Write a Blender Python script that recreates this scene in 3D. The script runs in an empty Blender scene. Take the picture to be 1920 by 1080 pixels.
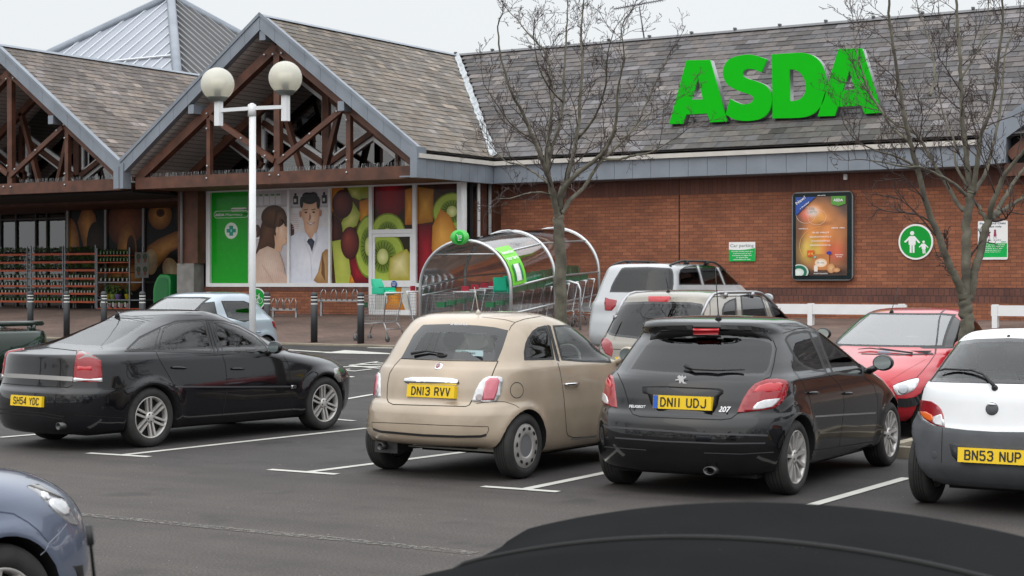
import bpy, bmesh, math, random
import numpy as np
from math import radians, sin, cos, pi, sqrt, atan2
from mathutils import Vector, Matrix
from mathutils.bvhtree import BVHTree

# ------------------------------------------------------------ camera, sky, sun, exposure
SC = bpy.context.scene
COL = SC.collection
F = 3190.0; HY = 532.0; CZ = 1.75; YAW = radians(32)
CP = Vector((0, 0, CZ))
FW = Vector((-sin(YAW), cos(YAW), 0)); RT = Vector((cos(YAW), sin(YAW), 0))
cam = bpy.data.cameras.new("camera"); camo = bpy.data.objects.new("camera", cam); COL.objects.link(camo)
camo.location = CP; camo.rotation_euler = (radians(90), 0, YAW)
cam.sensor_width = 36; cam.lens = 36 * F / 1920; cam.shift_y = -8 / 1920
cam.clip_start = 0.1; cam.clip_end = 2000
cam.dof.use_dof = True; cam.dof.focus_distance = 19; cam.dof.aperture_fstop = 11
SC.camera = camo
SC.view_settings.view_transform = 'Standard'; SC.view_settings.look = 'None'
SC.view_settings.exposure = 0.45; SC.view_settings.gamma = 1
W = bpy.data.worlds.new("World"); SC.world = W; W.use_nodes = True
nt = W.node_tree; bg = nt.nodes['Background']
sky = nt.nodes.new('ShaderNodeTexSky'); sky.sky_type = 'NISHITA'; sky.sun_disc = False
sky.sun_elevation = radians(38); sky.sun_rotation = radians(200); sky.dust_density = 6; sky.air_density = 1.5
# overcast: the clear sky is veiled by an even cloud layer, brighter towards the zenith
tc = nt.nodes.new('ShaderNodeTexCoord'); sep = nt.nodes.new('ShaderNodeSeparateXYZ')
nt.links.new(tc.outputs['Generated'], sep.inputs[0])
ramp = nt.nodes.new('ShaderNodeValToRGB'); nt.links.new(sep.outputs['Z'], ramp.inputs[0])
ramp.color_ramp.elements[0].position = 0.0; ramp.color_ramp.elements[0].color = (6.5, 6.75, 6.95, 1)
ramp.color_ramp.elements[1].position = 1.0; ramp.color_ramp.elements[1].color = (19.0, 19.6, 20.2, 1)
e = ramp.color_ramp.elements.new(0.22); e.color = (6.6, 6.85, 7.05, 1); e = ramp.color_ramp.elements.new(0.48); e.color = (12.5, 12.9, 13.3, 1)
mx = nt.nodes.new('ShaderNodeMix'); mx.data_type = 'RGBA'; mx.inputs['Factor'].default_value = 0.93
nt.links.new(sky.outputs[0], mx.inputs['A']); nt.links.new(ramp.outputs[0], mx.inputs['B'])
nz = nt.nodes.new('ShaderNodeTexNoise'); nz.inputs['Scale'].default_value = 2.2; nz.inputs['Detail'].default_value = 4
nt.links.new(tc.outputs['Generated'], nz.inputs['Vector'])
mr = nt.nodes.new('ShaderNodeMapRange'); mr.inputs[3].default_value = 0.95; mr.inputs[4].default_value = 1.05
nt.links.new(nz.outputs[0], mr.inputs[0])
vm = nt.nodes.new('ShaderNodeVectorMath'); vm.operation = 'SCALE'
nt.links.new(mx.outputs['Result'], vm.inputs[0]); nt.links.new(mr.outputs[0], vm.inputs['Scale'])
nt.links.new(vm.outputs[0], bg.inputs['Color']); bg.inputs['Strength'].default_value = 0.1
sun = bpy.data.lights.new("sun", 'SUN'); sun.energy = 0.5; sun.angle = radians(80); sun.color = (1, .97, .93)
suno = bpy.data.objects.new("sun", sun); COL.objects.link(suno)
suno.rotation_euler = (radians(52), 0, radians(20)); suno.location = (0, -5, 20)

# ------------------------------------------------------------ pixel -> place helpers (measured photo positions)
def ray(px, py): return FW + RT * ((px - 960) / F) + Vector((0, 0, (HY - py) / F))
def onY(px, py, Y): r = ray(px, py); return CP + r * (Y / r.y)
def onX(px, py, X): r = ray(px, py); return CP + r * (X / r.x)
def onD(px, py, d): return CP + ray(px, py) * d
RY0, RY1, RS = 22.0, 33.0, 0.09
def gz(Y): return 0.0 if Y < RY0 else (min(Y, RY1) - RY0) * RS
def gnd(px, py):
    r = ray(px, py)
    if r.z >= -1e-6: return CP + r * 100
    lo, hi = 0.5, 200.0
    for _ in range(50):
        m = (lo + hi) / 2; p = CP + r * m
        if p.z > gz(p.y): lo = m
        else: hi = m
    p = CP + r * lo; p.z = gz(p.y); return p

# ------------------------------------------------------------ materials
MATS = {}
def M(name, col, rough=.6, metal=0, coat=0, var=0, vs=4, bump=0, bs=60, spec=.5, attr=None, emit=None, es=1, trans=0, detail=4):
    if name in MATS: return MATS[name]
    m = bpy.data.materials.new(name); m.use_nodes = True; n = m.node_tree; b = n.nodes['Principled BSDF']
    c = (*col, 1)
    b.inputs['Base Color'].default_value = c; b.inputs['Roughness'].default_value = rough
    b.inputs['Metallic'].default_value = metal; b.inputs['Coat Weight'].default_value = coat
    b.inputs['Coat Roughness'].default_value = .04; b.inputs['Specular IOR Level'].default_value = spec
    if trans: b.inputs['Transmission Weight'].default_value = trans
    src = None
    if attr:
        a = n.nodes.new('ShaderNodeVertexColor'); a.layer_name = attr; src = a.outputs[0]
        n.links.new(src, b.inputs['Base Color'])
    tcn = None
    if var or bump:
        tcn = n.nodes.new('ShaderNodeTexCoord')
    if var:
        t = n.nodes.new('ShaderNodeTexNoise'); t.inputs['Scale'].default_value = vs; t.inputs['Detail'].default_value = detail
        n.links.new(tcn.outputs['Object'], t.inputs['Vector'])
        r = n.nodes.new('ShaderNodeMapRange'); r.inputs[1].default_value = .3; r.inputs[2].default_value = .7
        r.inputs[3].default_value = 1 - var; r.inputs[4].default_value = 1 + var
        n.links.new(t.outputs[0], r.inputs[0])
        v = n.nodes.new('ShaderNodeVectorMath'); v.operation = 'SCALE'
        if src: n.links.new(src, v.inputs[0])
        else: v.inputs[0].default_value = col
        n.links.new(r.outputs[0], v.inputs['Scale']); n.links.new(v.outputs[0], b.inputs['Base Color'])
    if bump:
        t = n.nodes.new('ShaderNodeTexNoise'); t.inputs['Scale'].default_value = bs; t.inputs['Detail'].default_value = 3
        n.links.new(tcn.outputs['Object'], t.inputs['Vector'])
        bp = n.nodes.new('ShaderNodeBump'); bp.inputs['Strength'].default_value = bump; bp.inputs['Distance'].default_value = .01
        n.links.new(t.outputs[0], bp.inputs['Height']); n.links.new(bp.outputs[0], b.inputs['Normal'])
    if emit:
        b.inputs['Emission Color'].default_value = (*emit, 1); b.inputs['Emission Strength'].default_value = es
    MATS[name] = m; return m

def glassmat(name, tint, fac=.5, ior=1.5, rough=0.0):
    """thin glass sheet: tinted see-through, mirror reflection by Fresnel"""
    if name in MATS: return MATS[name]
    m = bpy.data.materials.new(name); m.use_nodes = True; n = m.node_tree
    n.nodes.remove(n.nodes['Principled BSDF']); out = n.nodes['Material Output']
    tr = n.nodes.new('ShaderNodeBsdfTransparent'); tr.inputs[0].default_value = (*tint, 1)
    gl = n.nodes.new('ShaderNodeBsdfGlossy'); gl.inputs['Roughness'].default_value = rough
    fr = n.nodes.new('ShaderNodeFresnel'); fr.inputs[0].default_value = ior
    mu = n.nodes.new('ShaderNodeMath'); mu.operation = 'MULTIPLY_ADD'; mu.inputs[1].default_value = 1.3; mu.inputs[2].default_value = fac
    mu.use_clamp = True
    n.links.new(fr.outputs[0], mu.inputs[0])
    mi = n.nodes.new('ShaderNodeMixShader'); n.links.new(mu.outputs[0], mi.inputs[0])
    n.links.new(tr.outputs[0], mi.inputs[1]); n.links.new(gl.outputs[0], mi.inputs[2])
    n.links.new(mi.outputs[0], out.inputs[0]); MATS[name] = m; return m

# ------------------------------------------------------------ objects
def tag(o, label=None, cat=None, group=None, kind=None):
    if label: o['label'] = label
    if cat: o['category'] = cat
    if group: o['group'] = group
    if kind: o['kind'] = kind
    return o
def thing(name, label, cat, loc=(0, 0, 0), rz=0, group=None):
    o = bpy.data.objects.new(name, None); COL.objects.link(o); o.location = loc; o.rotation_euler = (0, 0, rz)
    o.empty_display_size = .2
    return tag(o, label, cat, group)
def obj(name, bm, mats, parent=None, smooth=False, world=False):
    me = bpy.data.meshes.new(name)
    if isinstance(bm, bmesh.types.BMesh): bm.to_mesh(me); bm.free()
    else: me = bm
    if not isinstance(mats, (list, tuple)): mats = [mats]
    for m in mats: me.materials.append(m)
    o = bpy.data.objects.new(name, me); COL.objects.link(o)
    if parent:
        o.parent = parent
        if world:   # mesh was built in world coordinates
            o.matrix_parent_inverse = rootmat(parent).inverted()
    if smooth:
        me.polygons.foreach_set('use_smooth', [True] * len(me.polygons))
    return o
def rootmat(o):
    m = Matrix.Translation(o.location) @ o.rotation_euler.to_matrix().to_4x4()
    return rootmat(o.parent) @ m if o.parent else m
def B(): return bmesh.new()
def box(bm, lo, hi, mi=0, mat=None):
    x0, y0, z0 = lo; x1, y1, z1 = hi
    c = [(x0, y0, z0), (x1, y0, z0), (x1, y1, z0), (x0, y1, z0), (x0, y0, z1), (x1, y0, z1), (x1, y1, z1), (x0, y1, z1)]
    if mat: c = [mat @ Vector(p) for p in c]
    v = [bm.verts.new(p) for p in c]; r = []
    for f in ((3, 2, 1, 0), (4, 5, 6, 7), (0, 1, 5, 4), (1, 2, 6, 5), (2, 3, 7, 6), (3, 0, 4, 7)):
        q = bm.faces.new([v[i] for i in f]); q.material_index = mi; r.append(q)
    return r
def beam(bm, a, b, w, d, up=Vector((0, 1, 0)), mi=0):
    """box from a to b, width w in the plane across `up`, depth d along `up`"""
    a = Vector(a); b = Vector(b); t = (b - a).normalized(); s = t.cross(up).normalized(); u = s.cross(t).normalized()
    v = []
    for p in (a, b):
        for i, j in ((-1, -1), (1, -1), (1, 1), (-1, 1)): v.append(bm.verts.new(p + s * (i * w / 2) + u * (j * d / 2)))
    for f in ((0, 1, 2, 3), (7, 6, 5, 4), (0, 4, 5, 1), (1, 5, 6, 2), (2, 6, 7, 3), (3, 7, 4, 0)):
        bm.faces.new([v[i] for i in f]).material_index = mi
def tube(bm, pts, rad, n=8, mi=0, caps=True, smooth=True):
    pts = [Vector(p) for p in pts]; k = len(pts)
    if not isinstance(rad, (list, tuple)): rad = [rad] * k
    prev = None; rings = []; ref = None
    for i, p in enumerate(pts):
        t = (pts[min(i + 1, k - 1)] - pts[max(i - 1, 0)])
        if t.length < 1e-9: t = Vector((0, 0, 1))
        t.normalize()
        if ref is None:
            ref = Vector((0, 0, 1)) if abs(t.z) < .9 else Vector((1, 0, 0))
        s = t.cross(ref)
        if s.length < 1e-4: s = t.orthogonal()
        s.normalize(); u = t.cross(s); ref = -u if False else ref
        ref = u.cross(t) if False else ref
        rings.append([bm.verts.new(p + (s * cos(2 * pi * j / n) + u * sin(2 * pi * j / n)) * rad[i]) for j in range(n)])
    for a, b in zip(rings, rings[1:]):
        for j in range(n):
            f = bm.faces.new((a[j], a[(j + 1) % n], b[(j + 1) % n], b[j])); f.material_index = mi; f.smooth = smooth
    if caps:
        bm.faces.new(rings[0][::-1]).material_index = mi; bm.faces.new(rings[-1]).material_index = mi
def lathe(bm, prof, n=24, mat=Matrix.Identity(4), mi=0, smooth=True, caps=True):
    """revolve (r, h) pairs about local Z"""
    rings = []
    for r, h in prof:
        rings.append([bm.verts.new(mat @ Vector((r * cos(2 * pi * j / n), r * sin(2 * pi * j / n), h))) for j in range(n)])
    for a, b in zip(rings, rings[1:]):
        for j in range(n):
            try:
                f = bm.faces.new((a[j], a[(j + 1) % n], b[(j + 1) % n], b[j])); f.material_index = mi; f.smooth = smooth
            except ValueError: pass
    if caps and prof[0][0] > 1e-5: bm.faces.new(rings[0][::-1]).material_index = mi
    if caps and prof[-1][0] > 1e-5: bm.faces.new(rings[-1]).material_index = mi
    bmesh.ops.remove_doubles(bm, verts=[v for r in (rings[0], rings[-1]) for v in r], dist=1e-6)
def ball(bm, c, r, mi=0, seg=16, sc=(1, 1, 1)):
    q = bmesh.ops.create_uvsphere(bm, u_segments=seg, v_segments=max(6, seg * 2 // 3), radius=r,
                                  matrix=Matrix.Translation(c) @ Matrix.Diagonal((*sc, 1)))
    for v in q['verts']:
        for f in v.link_faces: f.material_index = mi; f.smooth = True
def extr(loops, O, U, V, N, t, name='shape', bev=0):
    """filled 2-D outline (with holes) in plane O+U,V, extruded t along N (away from the front); returns mesh"""
    cu = bpy.data.curves.new(name, 'CURVE'); cu.dimensions = '2D'; cu.fill_mode = 'BOTH'; cu.extrude = t / 2 - bev
    cu.bevel_depth = bev; cu.bevel_resolution = 1; cu.offset = -bev
    for lp in loops:
        s = cu.splines.new('POLY'); s.points.add(len(lp) - 1)
        for i, p in enumerate(lp): s.points[i].co = (p[0], p[1], 0, 1)
        s.use_cyclic_u = True
    to = bpy.data.objects.new(name, cu); COL.objects.link(to)
    me = bpy.data.meshes.new_from_object(to.evaluated_get(bpy.context.evaluated_depsgraph_get()))
    bpy.data.objects.remove(to); bpy.data.curves.remove(cu)
    U = Vector(U); V = Vector(V); N = Vector(N)
    m = Matrix(((U.x, V.x, -N.x), (U.y, V.y, -N.y), (U.z, V.z, -N.z))).to_4x4(); m.translation = Vector(O) + N * (t / 2)
    me.transform(m); me.materials.clear(); return me
def text(s, O, U, V, width=None, height=.1, bold=0, align='LEFT', t=.002, spacing=1, shear=0):
    """text mesh at O, along U, up V, cap height `height` (or fitted to width);
    '~5 3' draws unreadable marks laid out as words of 5 and 3 characters, for print the photo does not resolve"""
    if s.startswith('~'):
        ws = [int(k) for k in s[1:].split()]; n = sum(ws) + len(ws) - 1; width = width or n * height * .6; cw = width / n; x = {'LEFT': 0, 'CENTER': -width / 2, 'RIGHT': -width}[align]; i = 0
        V_, F_ = [], []; U = Vector(U); V = Vector(V)
        for w_ in ws:
            for _ in range(w_):
                h0 = height * (.62, .95, .7, .62, .85)[i % 5]; b = len(V_); V_ += [Vector(O) + U * (x + a) + V * c for a, c in ((0, 0), (cw * .78, 0), (cw * .78, h0), (0, h0))]; F_.append((b, b + 1, b + 2, b + 3)); x += cw; i += 1
            x += cw
        me = bpy.data.meshes.new('marks'); me.from_pydata(V_, [], F_); return me
    cu = bpy.data.curves.new('t', 'FONT'); cu.body = s; cu.size = 1; cu.offset = bold; cu.space_character = spacing
    cu.align_x = 'LEFT'; cu.resolution_u = 3; cu.shear = shear
    to = bpy.data.objects.new('t', cu); COL.objects.link(to)
    me = bpy.data.meshes.new_from_object(to.evaluated_get(bpy.context.evaluated_depsgraph_get()))
    bpy.data.objects.remove(to); bpy.data.curves.remove(cu)
    xs = [v.co.x for v in me.vertices]; ys = [v.co.y for v in me.vertices]
    if not xs: return me
    x0, x1, y0, y1 = min(xs), max(xs), min(ys), max(ys)
    sy = height / .69; sx = sy if width is None else width / (x1 - x0)
    ox = {'LEFT': x0, 'CENTER': (x0 + x1) / 2, 'RIGHT': x1}[align]
    U = Vector(U); V = Vector(V)
    for v in me.vertices: v.co = Vector(O) + U * ((v.co.x - ox) * sx) + V * (v.co.y * sy)
    me.materials.clear(); return me
def joinme(bm, me, mi=0):
    k = len(bm.faces); bm.from_mesh(me); bm.faces.ensure_lookup_table()
    for f in bm.faces[k:]: f.material_index = mi
    bpy.data.meshes.remove(me)
def poly(bm, pts, mi=0):
    f = bm.faces.new([bm.verts.new(p) for p in pts]); f.material_index = mi; return f
def copytree(o, parent=None):
    c = o.copy(); COL.objects.link(c); c.parent = parent
    if parent: c.matrix_parent_inverse = o.matrix_parent_inverse.copy()
    for ch in CH.get(o.name, []): copytree(ch, c)
    return c
CH = {}
def kids(o):
    for x in list(COL.objects):
        if x.parent: CH.setdefault(x.parent.name, [])
    CH.clear()
    for x in COL.objects:
        if x.parent: CH.setdefault(x.parent.name, []).append(x)
UPZ = Vector((0, 0, 1)); EX = Vector((1, 0, 0)); EY = Vector((0, 1, 0))

# shared materials
m_white = M('white_paint', (.72, .73, .74), .45, var=.04)
m_green = M('sign_green', (.005, .36, .03), .4, spec=.2)
m_txtw = M('sign_white', (.8, .8, .8), .5)
m_black = M('black_plastic', (.012, .012, .013), .5)
m_steel = M('galvanised_steel', (.42, .43, .44), .38, .8, var=.1, vs=8)
m_chrome = M('chrome', (.75, .76, .78), .12, 1)
m_zinc = M('zinc_flashing', (.205, .23, .265), .5, .25, var=.13, vs=1.8, detail=6)
m_timber = M('stained_timber', (.088, .033, .018), .6, var=.4, vs=3, bump=.2, bs=30, detail=8)
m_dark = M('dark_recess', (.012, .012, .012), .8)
# ------------------------------------------------------------ ground
def brickmat(name, c1, c2, mortar, sx, sy, plane='XZ', off=.5, bw=.225, bh=.075, ms=.010, bump=.4, dirt=.25, rough=.85, rot=0):
    m = bpy.data.materials.new(name); m.use_nodes = True; n = m.node_tree; b = n.nodes['Principled BSDF']
    g = n.nodes.new('ShaderNodeNewGeometry'); s = n.nodes.new('ShaderNodeSeparateXYZ'); c = n.nodes.new('ShaderNodeCombineXYZ')
    n.links.new(g.outputs['Position'], s.inputs[0])
    n.links.new(s.outputs[plane[0]], c.inputs[0]); n.links.new(s.outputs[plane[1]], c.inputs[1])
    mp = n.nodes.new('ShaderNodeMapping'); mp.inputs['Rotation'].default_value = (0, 0, rot); n.links.new(c.outputs[0], mp.inputs[0])
    t = n.nodes.new('ShaderNodeTexBrick'); n.links.new(mp.outputs[0], t.inputs[0])
    t.inputs['Color1'].default_value = (*c1, 1); t.inputs['Color2'].default_value = (*c2, 1); t.inputs['Mortar'].default_value = (*mortar, 1)
    t.inputs['Scale'].default_value = 1; t.inputs['Mortar Size'].default_value = ms / 2; t.inputs['Mortar Smooth'].default_value = .1
    t.inputs['Brick Width'].default_value = bw; t.inputs['Row Height'].default_value = bh; t.offset = off
    z = n.nodes.new('ShaderNodeTexNoise'); z.inputs['Scale'].default_value = .8; z.inputs['Detail'].default_value = 6
    n.links.new(c.outputs[0], z.inputs[0])
    r = n.nodes.new('ShaderNodeMapRange'); r.inputs[1].default_value = .3; r.inputs[2].default_value = .7
    r.inputs[3].default_value = 1 - dirt; r.inputs[4].default_value = 1 + dirt; n.links.new(z.outputs[0], r.inputs[0])
    z2 = n.nodes.new('ShaderNodeTexNoise'); z2.inputs['Scale'].default_value = 28; z2.inputs['Detail'].default_value = 3
    n.links.new(c.outputs[0], z2.inputs[0])
    r2 = n.nodes.new('ShaderNodeMapRange'); r2.inputs[3].default_value = .7; r2.inputs[4].default_value = 1.3; n.links.new(z2.outputs[0], r2.inputs[0])
    mm = n.nodes.new('ShaderNodeMath'); mm.operation = 'MULTIPLY'; n.links.new(r.outputs[0], mm.inputs[0]); n.links.new(r2.outputs[0], mm.inputs[1])
    v = n.nodes.new('ShaderNodeVectorMath'); v.operation = 'SCALE'; n.links.new(t.outputs[0], v.inputs[0]); n.links.new(mm.outputs[0], v.inputs['Scale'])
    n.links.new(v.outputs[0], b.inputs['Base Color']); b.inputs['Roughness'].default_value = rough
    bp = n.nodes.new('ShaderNodeBump'); bp.inputs['Strength'].default_value = bump; bp.inputs['Distance'].default_value = .008; bp.invert = True
    n.links.new(t.outputs['Fac'], bp.inputs['Height']); n.links.new(bp.outputs[0], b.inputs['Normal'])
    return m
def asphaltmat():
    m = bpy.data.materials.new('asphalt'); m.use_nodes = True; n = m.node_tree; b = n.nodes['Principled BSDF']
    g = n.nodes.new('ShaderNodeNewGeometry')
    def noise(sc, lo, hi, det=4, a=.3, c=.7):
        z = n.nodes.new('ShaderNodeTexNoise'); z.inputs['Scale'].default_value = sc; z.inputs['Detail'].default_value = det
        n.links.new(g.outputs['Position'], z.inputs[0])
        r = n.nodes.new('ShaderNodeMapRange'); r.inputs[1].default_value = a; r.inputs[2].default_value = c
        r.inputs[3].default_value = lo; r.inputs[4].default_value = hi; n.links.new(z.outputs[0], r.inputs[0]); return r.outputs[0], z
    a, _ = noise(.35, .74, 1.24, 6); c, _ = noise(2.3, .88, 1.12, 5); d, zf = noise(60, .35, 1.75, 3, .3, .7)
    m1 = n.nodes.new('ShaderNodeMath'); m1.operation = 'MULTIPLY'; n.links.new(a, m1.inputs[0]); n.links.new(c, m1.inputs[1])
    m2 = n.nodes.new('ShaderNodeMath'); m2.operation = 'MULTIPLY'; n.links.new(m1.outputs[0], m2.inputs[0]); n.links.new(d, m2.inputs[1])
    mp = n.nodes.new('ShaderNodeMapping'); mp.inputs['Scale'].default_value = (.18, 2.6, 1); n.links.new(g.outputs['Position'], mp.inputs[0])
    zt_ = n.nodes.new('ShaderNodeTexNoise'); zt_.inputs['Scale'].default_value = 1; zt_.inputs['Detail'].default_value = 5; n.links.new(mp.outputs[0], zt_.inputs[0])
    rt_ = n.nodes.new('ShaderNodeMapRange'); rt_.inputs[1].default_value = .35; rt_.inputs[2].default_value = .65; rt_.inputs[3].default_value = .86; rt_.inputs[4].default_value = 1.12; n.links.new(zt_.outputs[0], rt_.inputs[0])
    oo, _ = noise(1.7, .55, 1.0, 3, .28, .40)
    m3 = n.nodes.new('ShaderNodeMath'); m3.operation = 'MULTIPLY'; n.links.new(m2.outputs[0], m3.inputs[0]); n.links.new(rt_.outputs[0], m3.inputs[1])
    m2 = n.nodes.new('ShaderNodeMath'); m2.operation = 'MULTIPLY'; n.links.new(m3.outputs[0], m2.inputs[0]); n.links.new(oo, m2.inputs[1])
    # the bays are a darker, newer surface than the worn lane
    s = n.nodes.new('ShaderNodeSeparateXYZ'); n.links.new(g.outputs['Position'], s.inputs[0])
    wn, _ = noise(.9, -.5, .5, 3)
    ad = n.nodes.new('ShaderNodeMath'); n.links.new(s.outputs['Y'], ad.inputs[0]); n.links.new(wn, ad.inputs[1])
    r = n.nodes.new('ShaderNodeMapRange'); r.inputs[1].default_value = 11.6; r.inputs[2].default_value = 13.2; n.links.new(ad.outputs[0], r.inputs[0])
    mi = n.nodes.new('ShaderNodeMix'); mi.data_type = 'RGBA'; n.links.new(r.outputs[0], mi.inputs['Factor'])
    mi.inputs['A'].default_value = (.046, .038, .0335, 1); mi.inputs['B'].default_value = (.0315, .0275, .026, 1)
    v = n.nodes.new('ShaderNodeVectorMath'); v.operation = 'SCALE'; n.links.new(mi.outputs['Result'], v.inputs[0]); n.links.new(m2.outputs[0], v.inputs['Scale'])
    # pale grit specks
    vo = n.nodes.new('ShaderNodeTexVoronoi'); vo.inputs['Scale'].default_value = 5.5; n.links.new(g.outputs['Position'], vo.inputs[0])
    lt = n.nodes.new('ShaderNodeMath'); lt.operation = 'LESS_THAN'; lt.inputs[1].default_value = .035; n.links.new(vo.outputs['Distance'], lt.inputs[0])
    sm = n.nodes.new('ShaderNodeMix'); sm.data_type = 'RGBA'; n.links.new(lt.outputs[0], sm.inputs['Factor'])
    n.links.new(v.outputs[0], sm.inputs['A']); sm.inputs['B'].default_value = (.28, .27, .24, 1)
    n.links.new(sm.outputs['Result'], b.inputs['Base Color']); b.inputs['Roughness'].default_value = .82
    bp = n.nodes.new('ShaderNodeBump'); bp.inputs['Strength'].default_value = .5; bp.inputs['Distance'].default_value = .01
    n.links.new(zf.outputs[0], bp.inputs['Height']); n.links.new(bp.outputs[0], b.inputs['Normal'])
    return m
bm = B()
ys = [-400, 0, 10, RY0 - 1, RY0, 24.5, 27, 30, RY1, RY1 + .001, 600]
xs = [-600, -60, -30, 0, 30, 600]
gv = [[bm.verts.new((x, y, gz(y))) for x in xs] for y in ys]
for i in range(len(ys) - 1):
    for j in range(len(xs) - 1): bm.faces.new((gv[i][j], gv[i][j + 1], gv[i + 1][j + 1], gv[i + 1][j]))
tag(obj('ground', bm, asphaltmat()), 'dark worn asphalt car park surface', 'ground', kind='structure')
KY = gnd(600, 648).y
# paved forecourt with its kerb
bm = B()
m_pave = brickmat('block_paving', (.150, .095, .074), (.108, .074, .060), (.060, .046, .038), 1, 1, 'XY', .5, .21, .105, .008, .3, .3)
def slab(bm, x0, x1, y0, y1, h, mi=0):
    a = [(x0, y0), (x1, y0), (x1, y1), (x0, y1)]
    top = [bm.verts.new((x, y, gz(y) + h)) for x, y in a]; bot = [bm.verts.new((x, y, gz(y) - .05)) for x, y in a]
    bm.faces.new(top).material_index = mi
    for i in range(4): bm.faces.new((bot[i], bot[(i + 1) % 4], top[(i + 1) % 4], top[i])).material_index = mi
slab(bm, -90, 12, KY + .12, RY1, .02); slab(bm, -90, 12, RY1, 60, .02)
tag(obj('pavement', bm, m_pave), 'brown block paving rising to the shop front', 'pavement', kind='structure')
bm = B(); slab(bm, -90, 12, KY, KY + .12, .03)
tag(obj('kerb', bm, M('kerb_stone', (.22, .19, .14), .8, var=.3, vs=3)), 'low pale kerb edging the paved forecourt', 'kerb', kind='structure')
# planting strip kerb beside the front wheels
bm = B()
for (x0, x1) in ((-10.6, -9.4), (-6.0, -4.4)):
    box(bm, (x0, 16.55, 0), (x1, 16.7, .11)); box(bm, (x0, 17.55, 0), (x1, 17.7, .11))
    box(bm, (x0, 16.7, 0), (x0 + .12, 17.55, .108)); box(bm, (x1 - .12, 16.7, 0), (x1, 17.55, .108)); box(bm, (x0 + .12, 16.7, 0), (x1 - .12, 17.55, .07), 1)
tag(obj('kerb', bm, [MATS['kerb_stone'], M('tree_pit_soil', (.05, .038, .028), .95, var=.3, vs=20)]), 'low kerbs round the two tree pits between the bays', 'kerb', kind='structure')
# painted markings
def worn_paint(name, col, cut):
    m = bpy.data.materials.new(name); m.use_nodes = True; n = m.node_tree; b = n.nodes['Principled BSDF']; out = n.nodes['Material Output']
    b.inputs['Roughness'].default_value = .7
    g = n.nodes.new('ShaderNodeNewGeometry'); z = n.nodes.new('ShaderNodeTexNoise'); z.inputs['Scale'].default_value = 22; z.inputs['Detail'].default_value = 6
    z.inputs['Roughness'].default_value = .75
    n.links.new(g.outputs['Position'], z.inputs[0])
    r = n.nodes.new('ShaderNodeMapRange'); r.inputs[1].default_value = cut - .06; r.inputs[2].default_value = cut + .06; n.links.new(z.outputs[0], r.inputs[0])
    t = n.nodes.new('ShaderNodeBsdfTransparent'); mi = n.nodes.new('ShaderNodeMixShader'); n.links.new(r.outputs[0], mi.inputs[0])
    z3 = n.nodes.new('ShaderNodeTexNoise'); z3.inputs['Scale'].default_value = 3; n.links.new(g.outputs['Position'], z3.inputs[0])
    cr = n.nodes.new('ShaderNodeMix'); cr.data_type = 'RGBA'; n.links.new(z3.outputs[0], cr.inputs['Factor'])
    cr.inputs['A'].default_value = tuple(c * .75 for c in col) + (1,); cr.inputs['B'].default_value = tuple(c * 1.15 for c in col) + (1,)
    n.links.new(cr.outputs['Result'], b.inputs['Base Color'])
    n.links.new(t.outputs[0], mi.inputs[1]); n.links.new(b.outputs[0], mi.inputs[2]); n.links.new(mi.outputs[0], out.inputs[0]); return m
m_line = worn_paint('road_paint', (.5, .49, .45), .30); m_old = worn_paint('faded_road_paint', (.13, .118, .105), .50)
def stroke(bm, pts, w, h=.004):
    P = [gnd(*p) for p in pts]; L = []; R = []
    for i, p in enumerate(P):
        t = (P[min(i + 1, len(P) - 1)] - P[max(i - 1, 0)]); t.z = 0; t.normalize(); s = Vector((t.y, -t.x, 0))
        for lst, k in ((L, -1), (R, 1)):
            q = p + s * (k * w / 2); lst.append(bm.verts.new((q.x, q.y, gz(q.y) + h)))
    for i in range(len(P) - 1): bm.faces.new((L[i], R[i], R[i + 1], L[i + 1]))
bm = B(); h = [.004]
def st(w, *pts): h[0] += .0004; stroke(bm, pts, w, h[0])
for (a, b, T0, T1) in (((225, 854), (688, 803), (165, 850), (280, 857)), ((575, 886), (880, 847), (505, 881), (632, 890)),
                       ((985, 918), (1150, 884), (905, 913), (1047, 923)), ((1515, 950), (1700, 897), None, None)):
    pa, pb = gnd(*a), gnd(*b); X = (pa.x + pb.x) / 2
    box_y0 = 12.5 if T0 else pa.y
    st(.10, a, b)
    if T0: st(.10, T0, T1)
st(.10, (0, 821), (215, 803)); st(.10, (619, 786), (664, 790)); st(.10, (645, 749.5), (703, 739.5))
st(.10, (540, 656.6), (604, 660.8), (680, 662.5), (757, 665)); st(.09, (689, 652.7), (760, 653.5))
h[0] += .0004
f = bm.faces.new([bm.verts.new(Vector((0, 0, h[0])) + gnd(*p)) for p in ((604, 662.6), (636, 658.8), (646, 657.2), (683, 659.5), (753, 664.8), (700, 664.6))])
for s in (((670, 684), (709, 678.6), (701, 681.2), (740, 682.6)), ((655, 685.6), (676, 684), (736, 686)), ((630, 689), (668, 688.4), (734, 688.4)),
          ((655, 686), (712, 691.6)), ((636, 695), (656, 693)), ((637, 695.5), (666, 696.8), (697, 692.8)), ((641, 706.5), (663, 708))):
    st(.085, *s)
tag(obj('road_markings', bm, m_line), 'white painted bay lines and arrows on the asphalt', 'road marking', kind='structure')
bm = B(); stroke(bm, [(140, 964), (420, 991), (620, 1010), (890, 1038)], .13, .004)
stroke(bm, [(560, 669.5), (640, 672), (750, 675)], .03, .004)
tag(obj('faded_line', bm, m_old), 'long faded white line across the lane', 'road marking', kind='structure')

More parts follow.
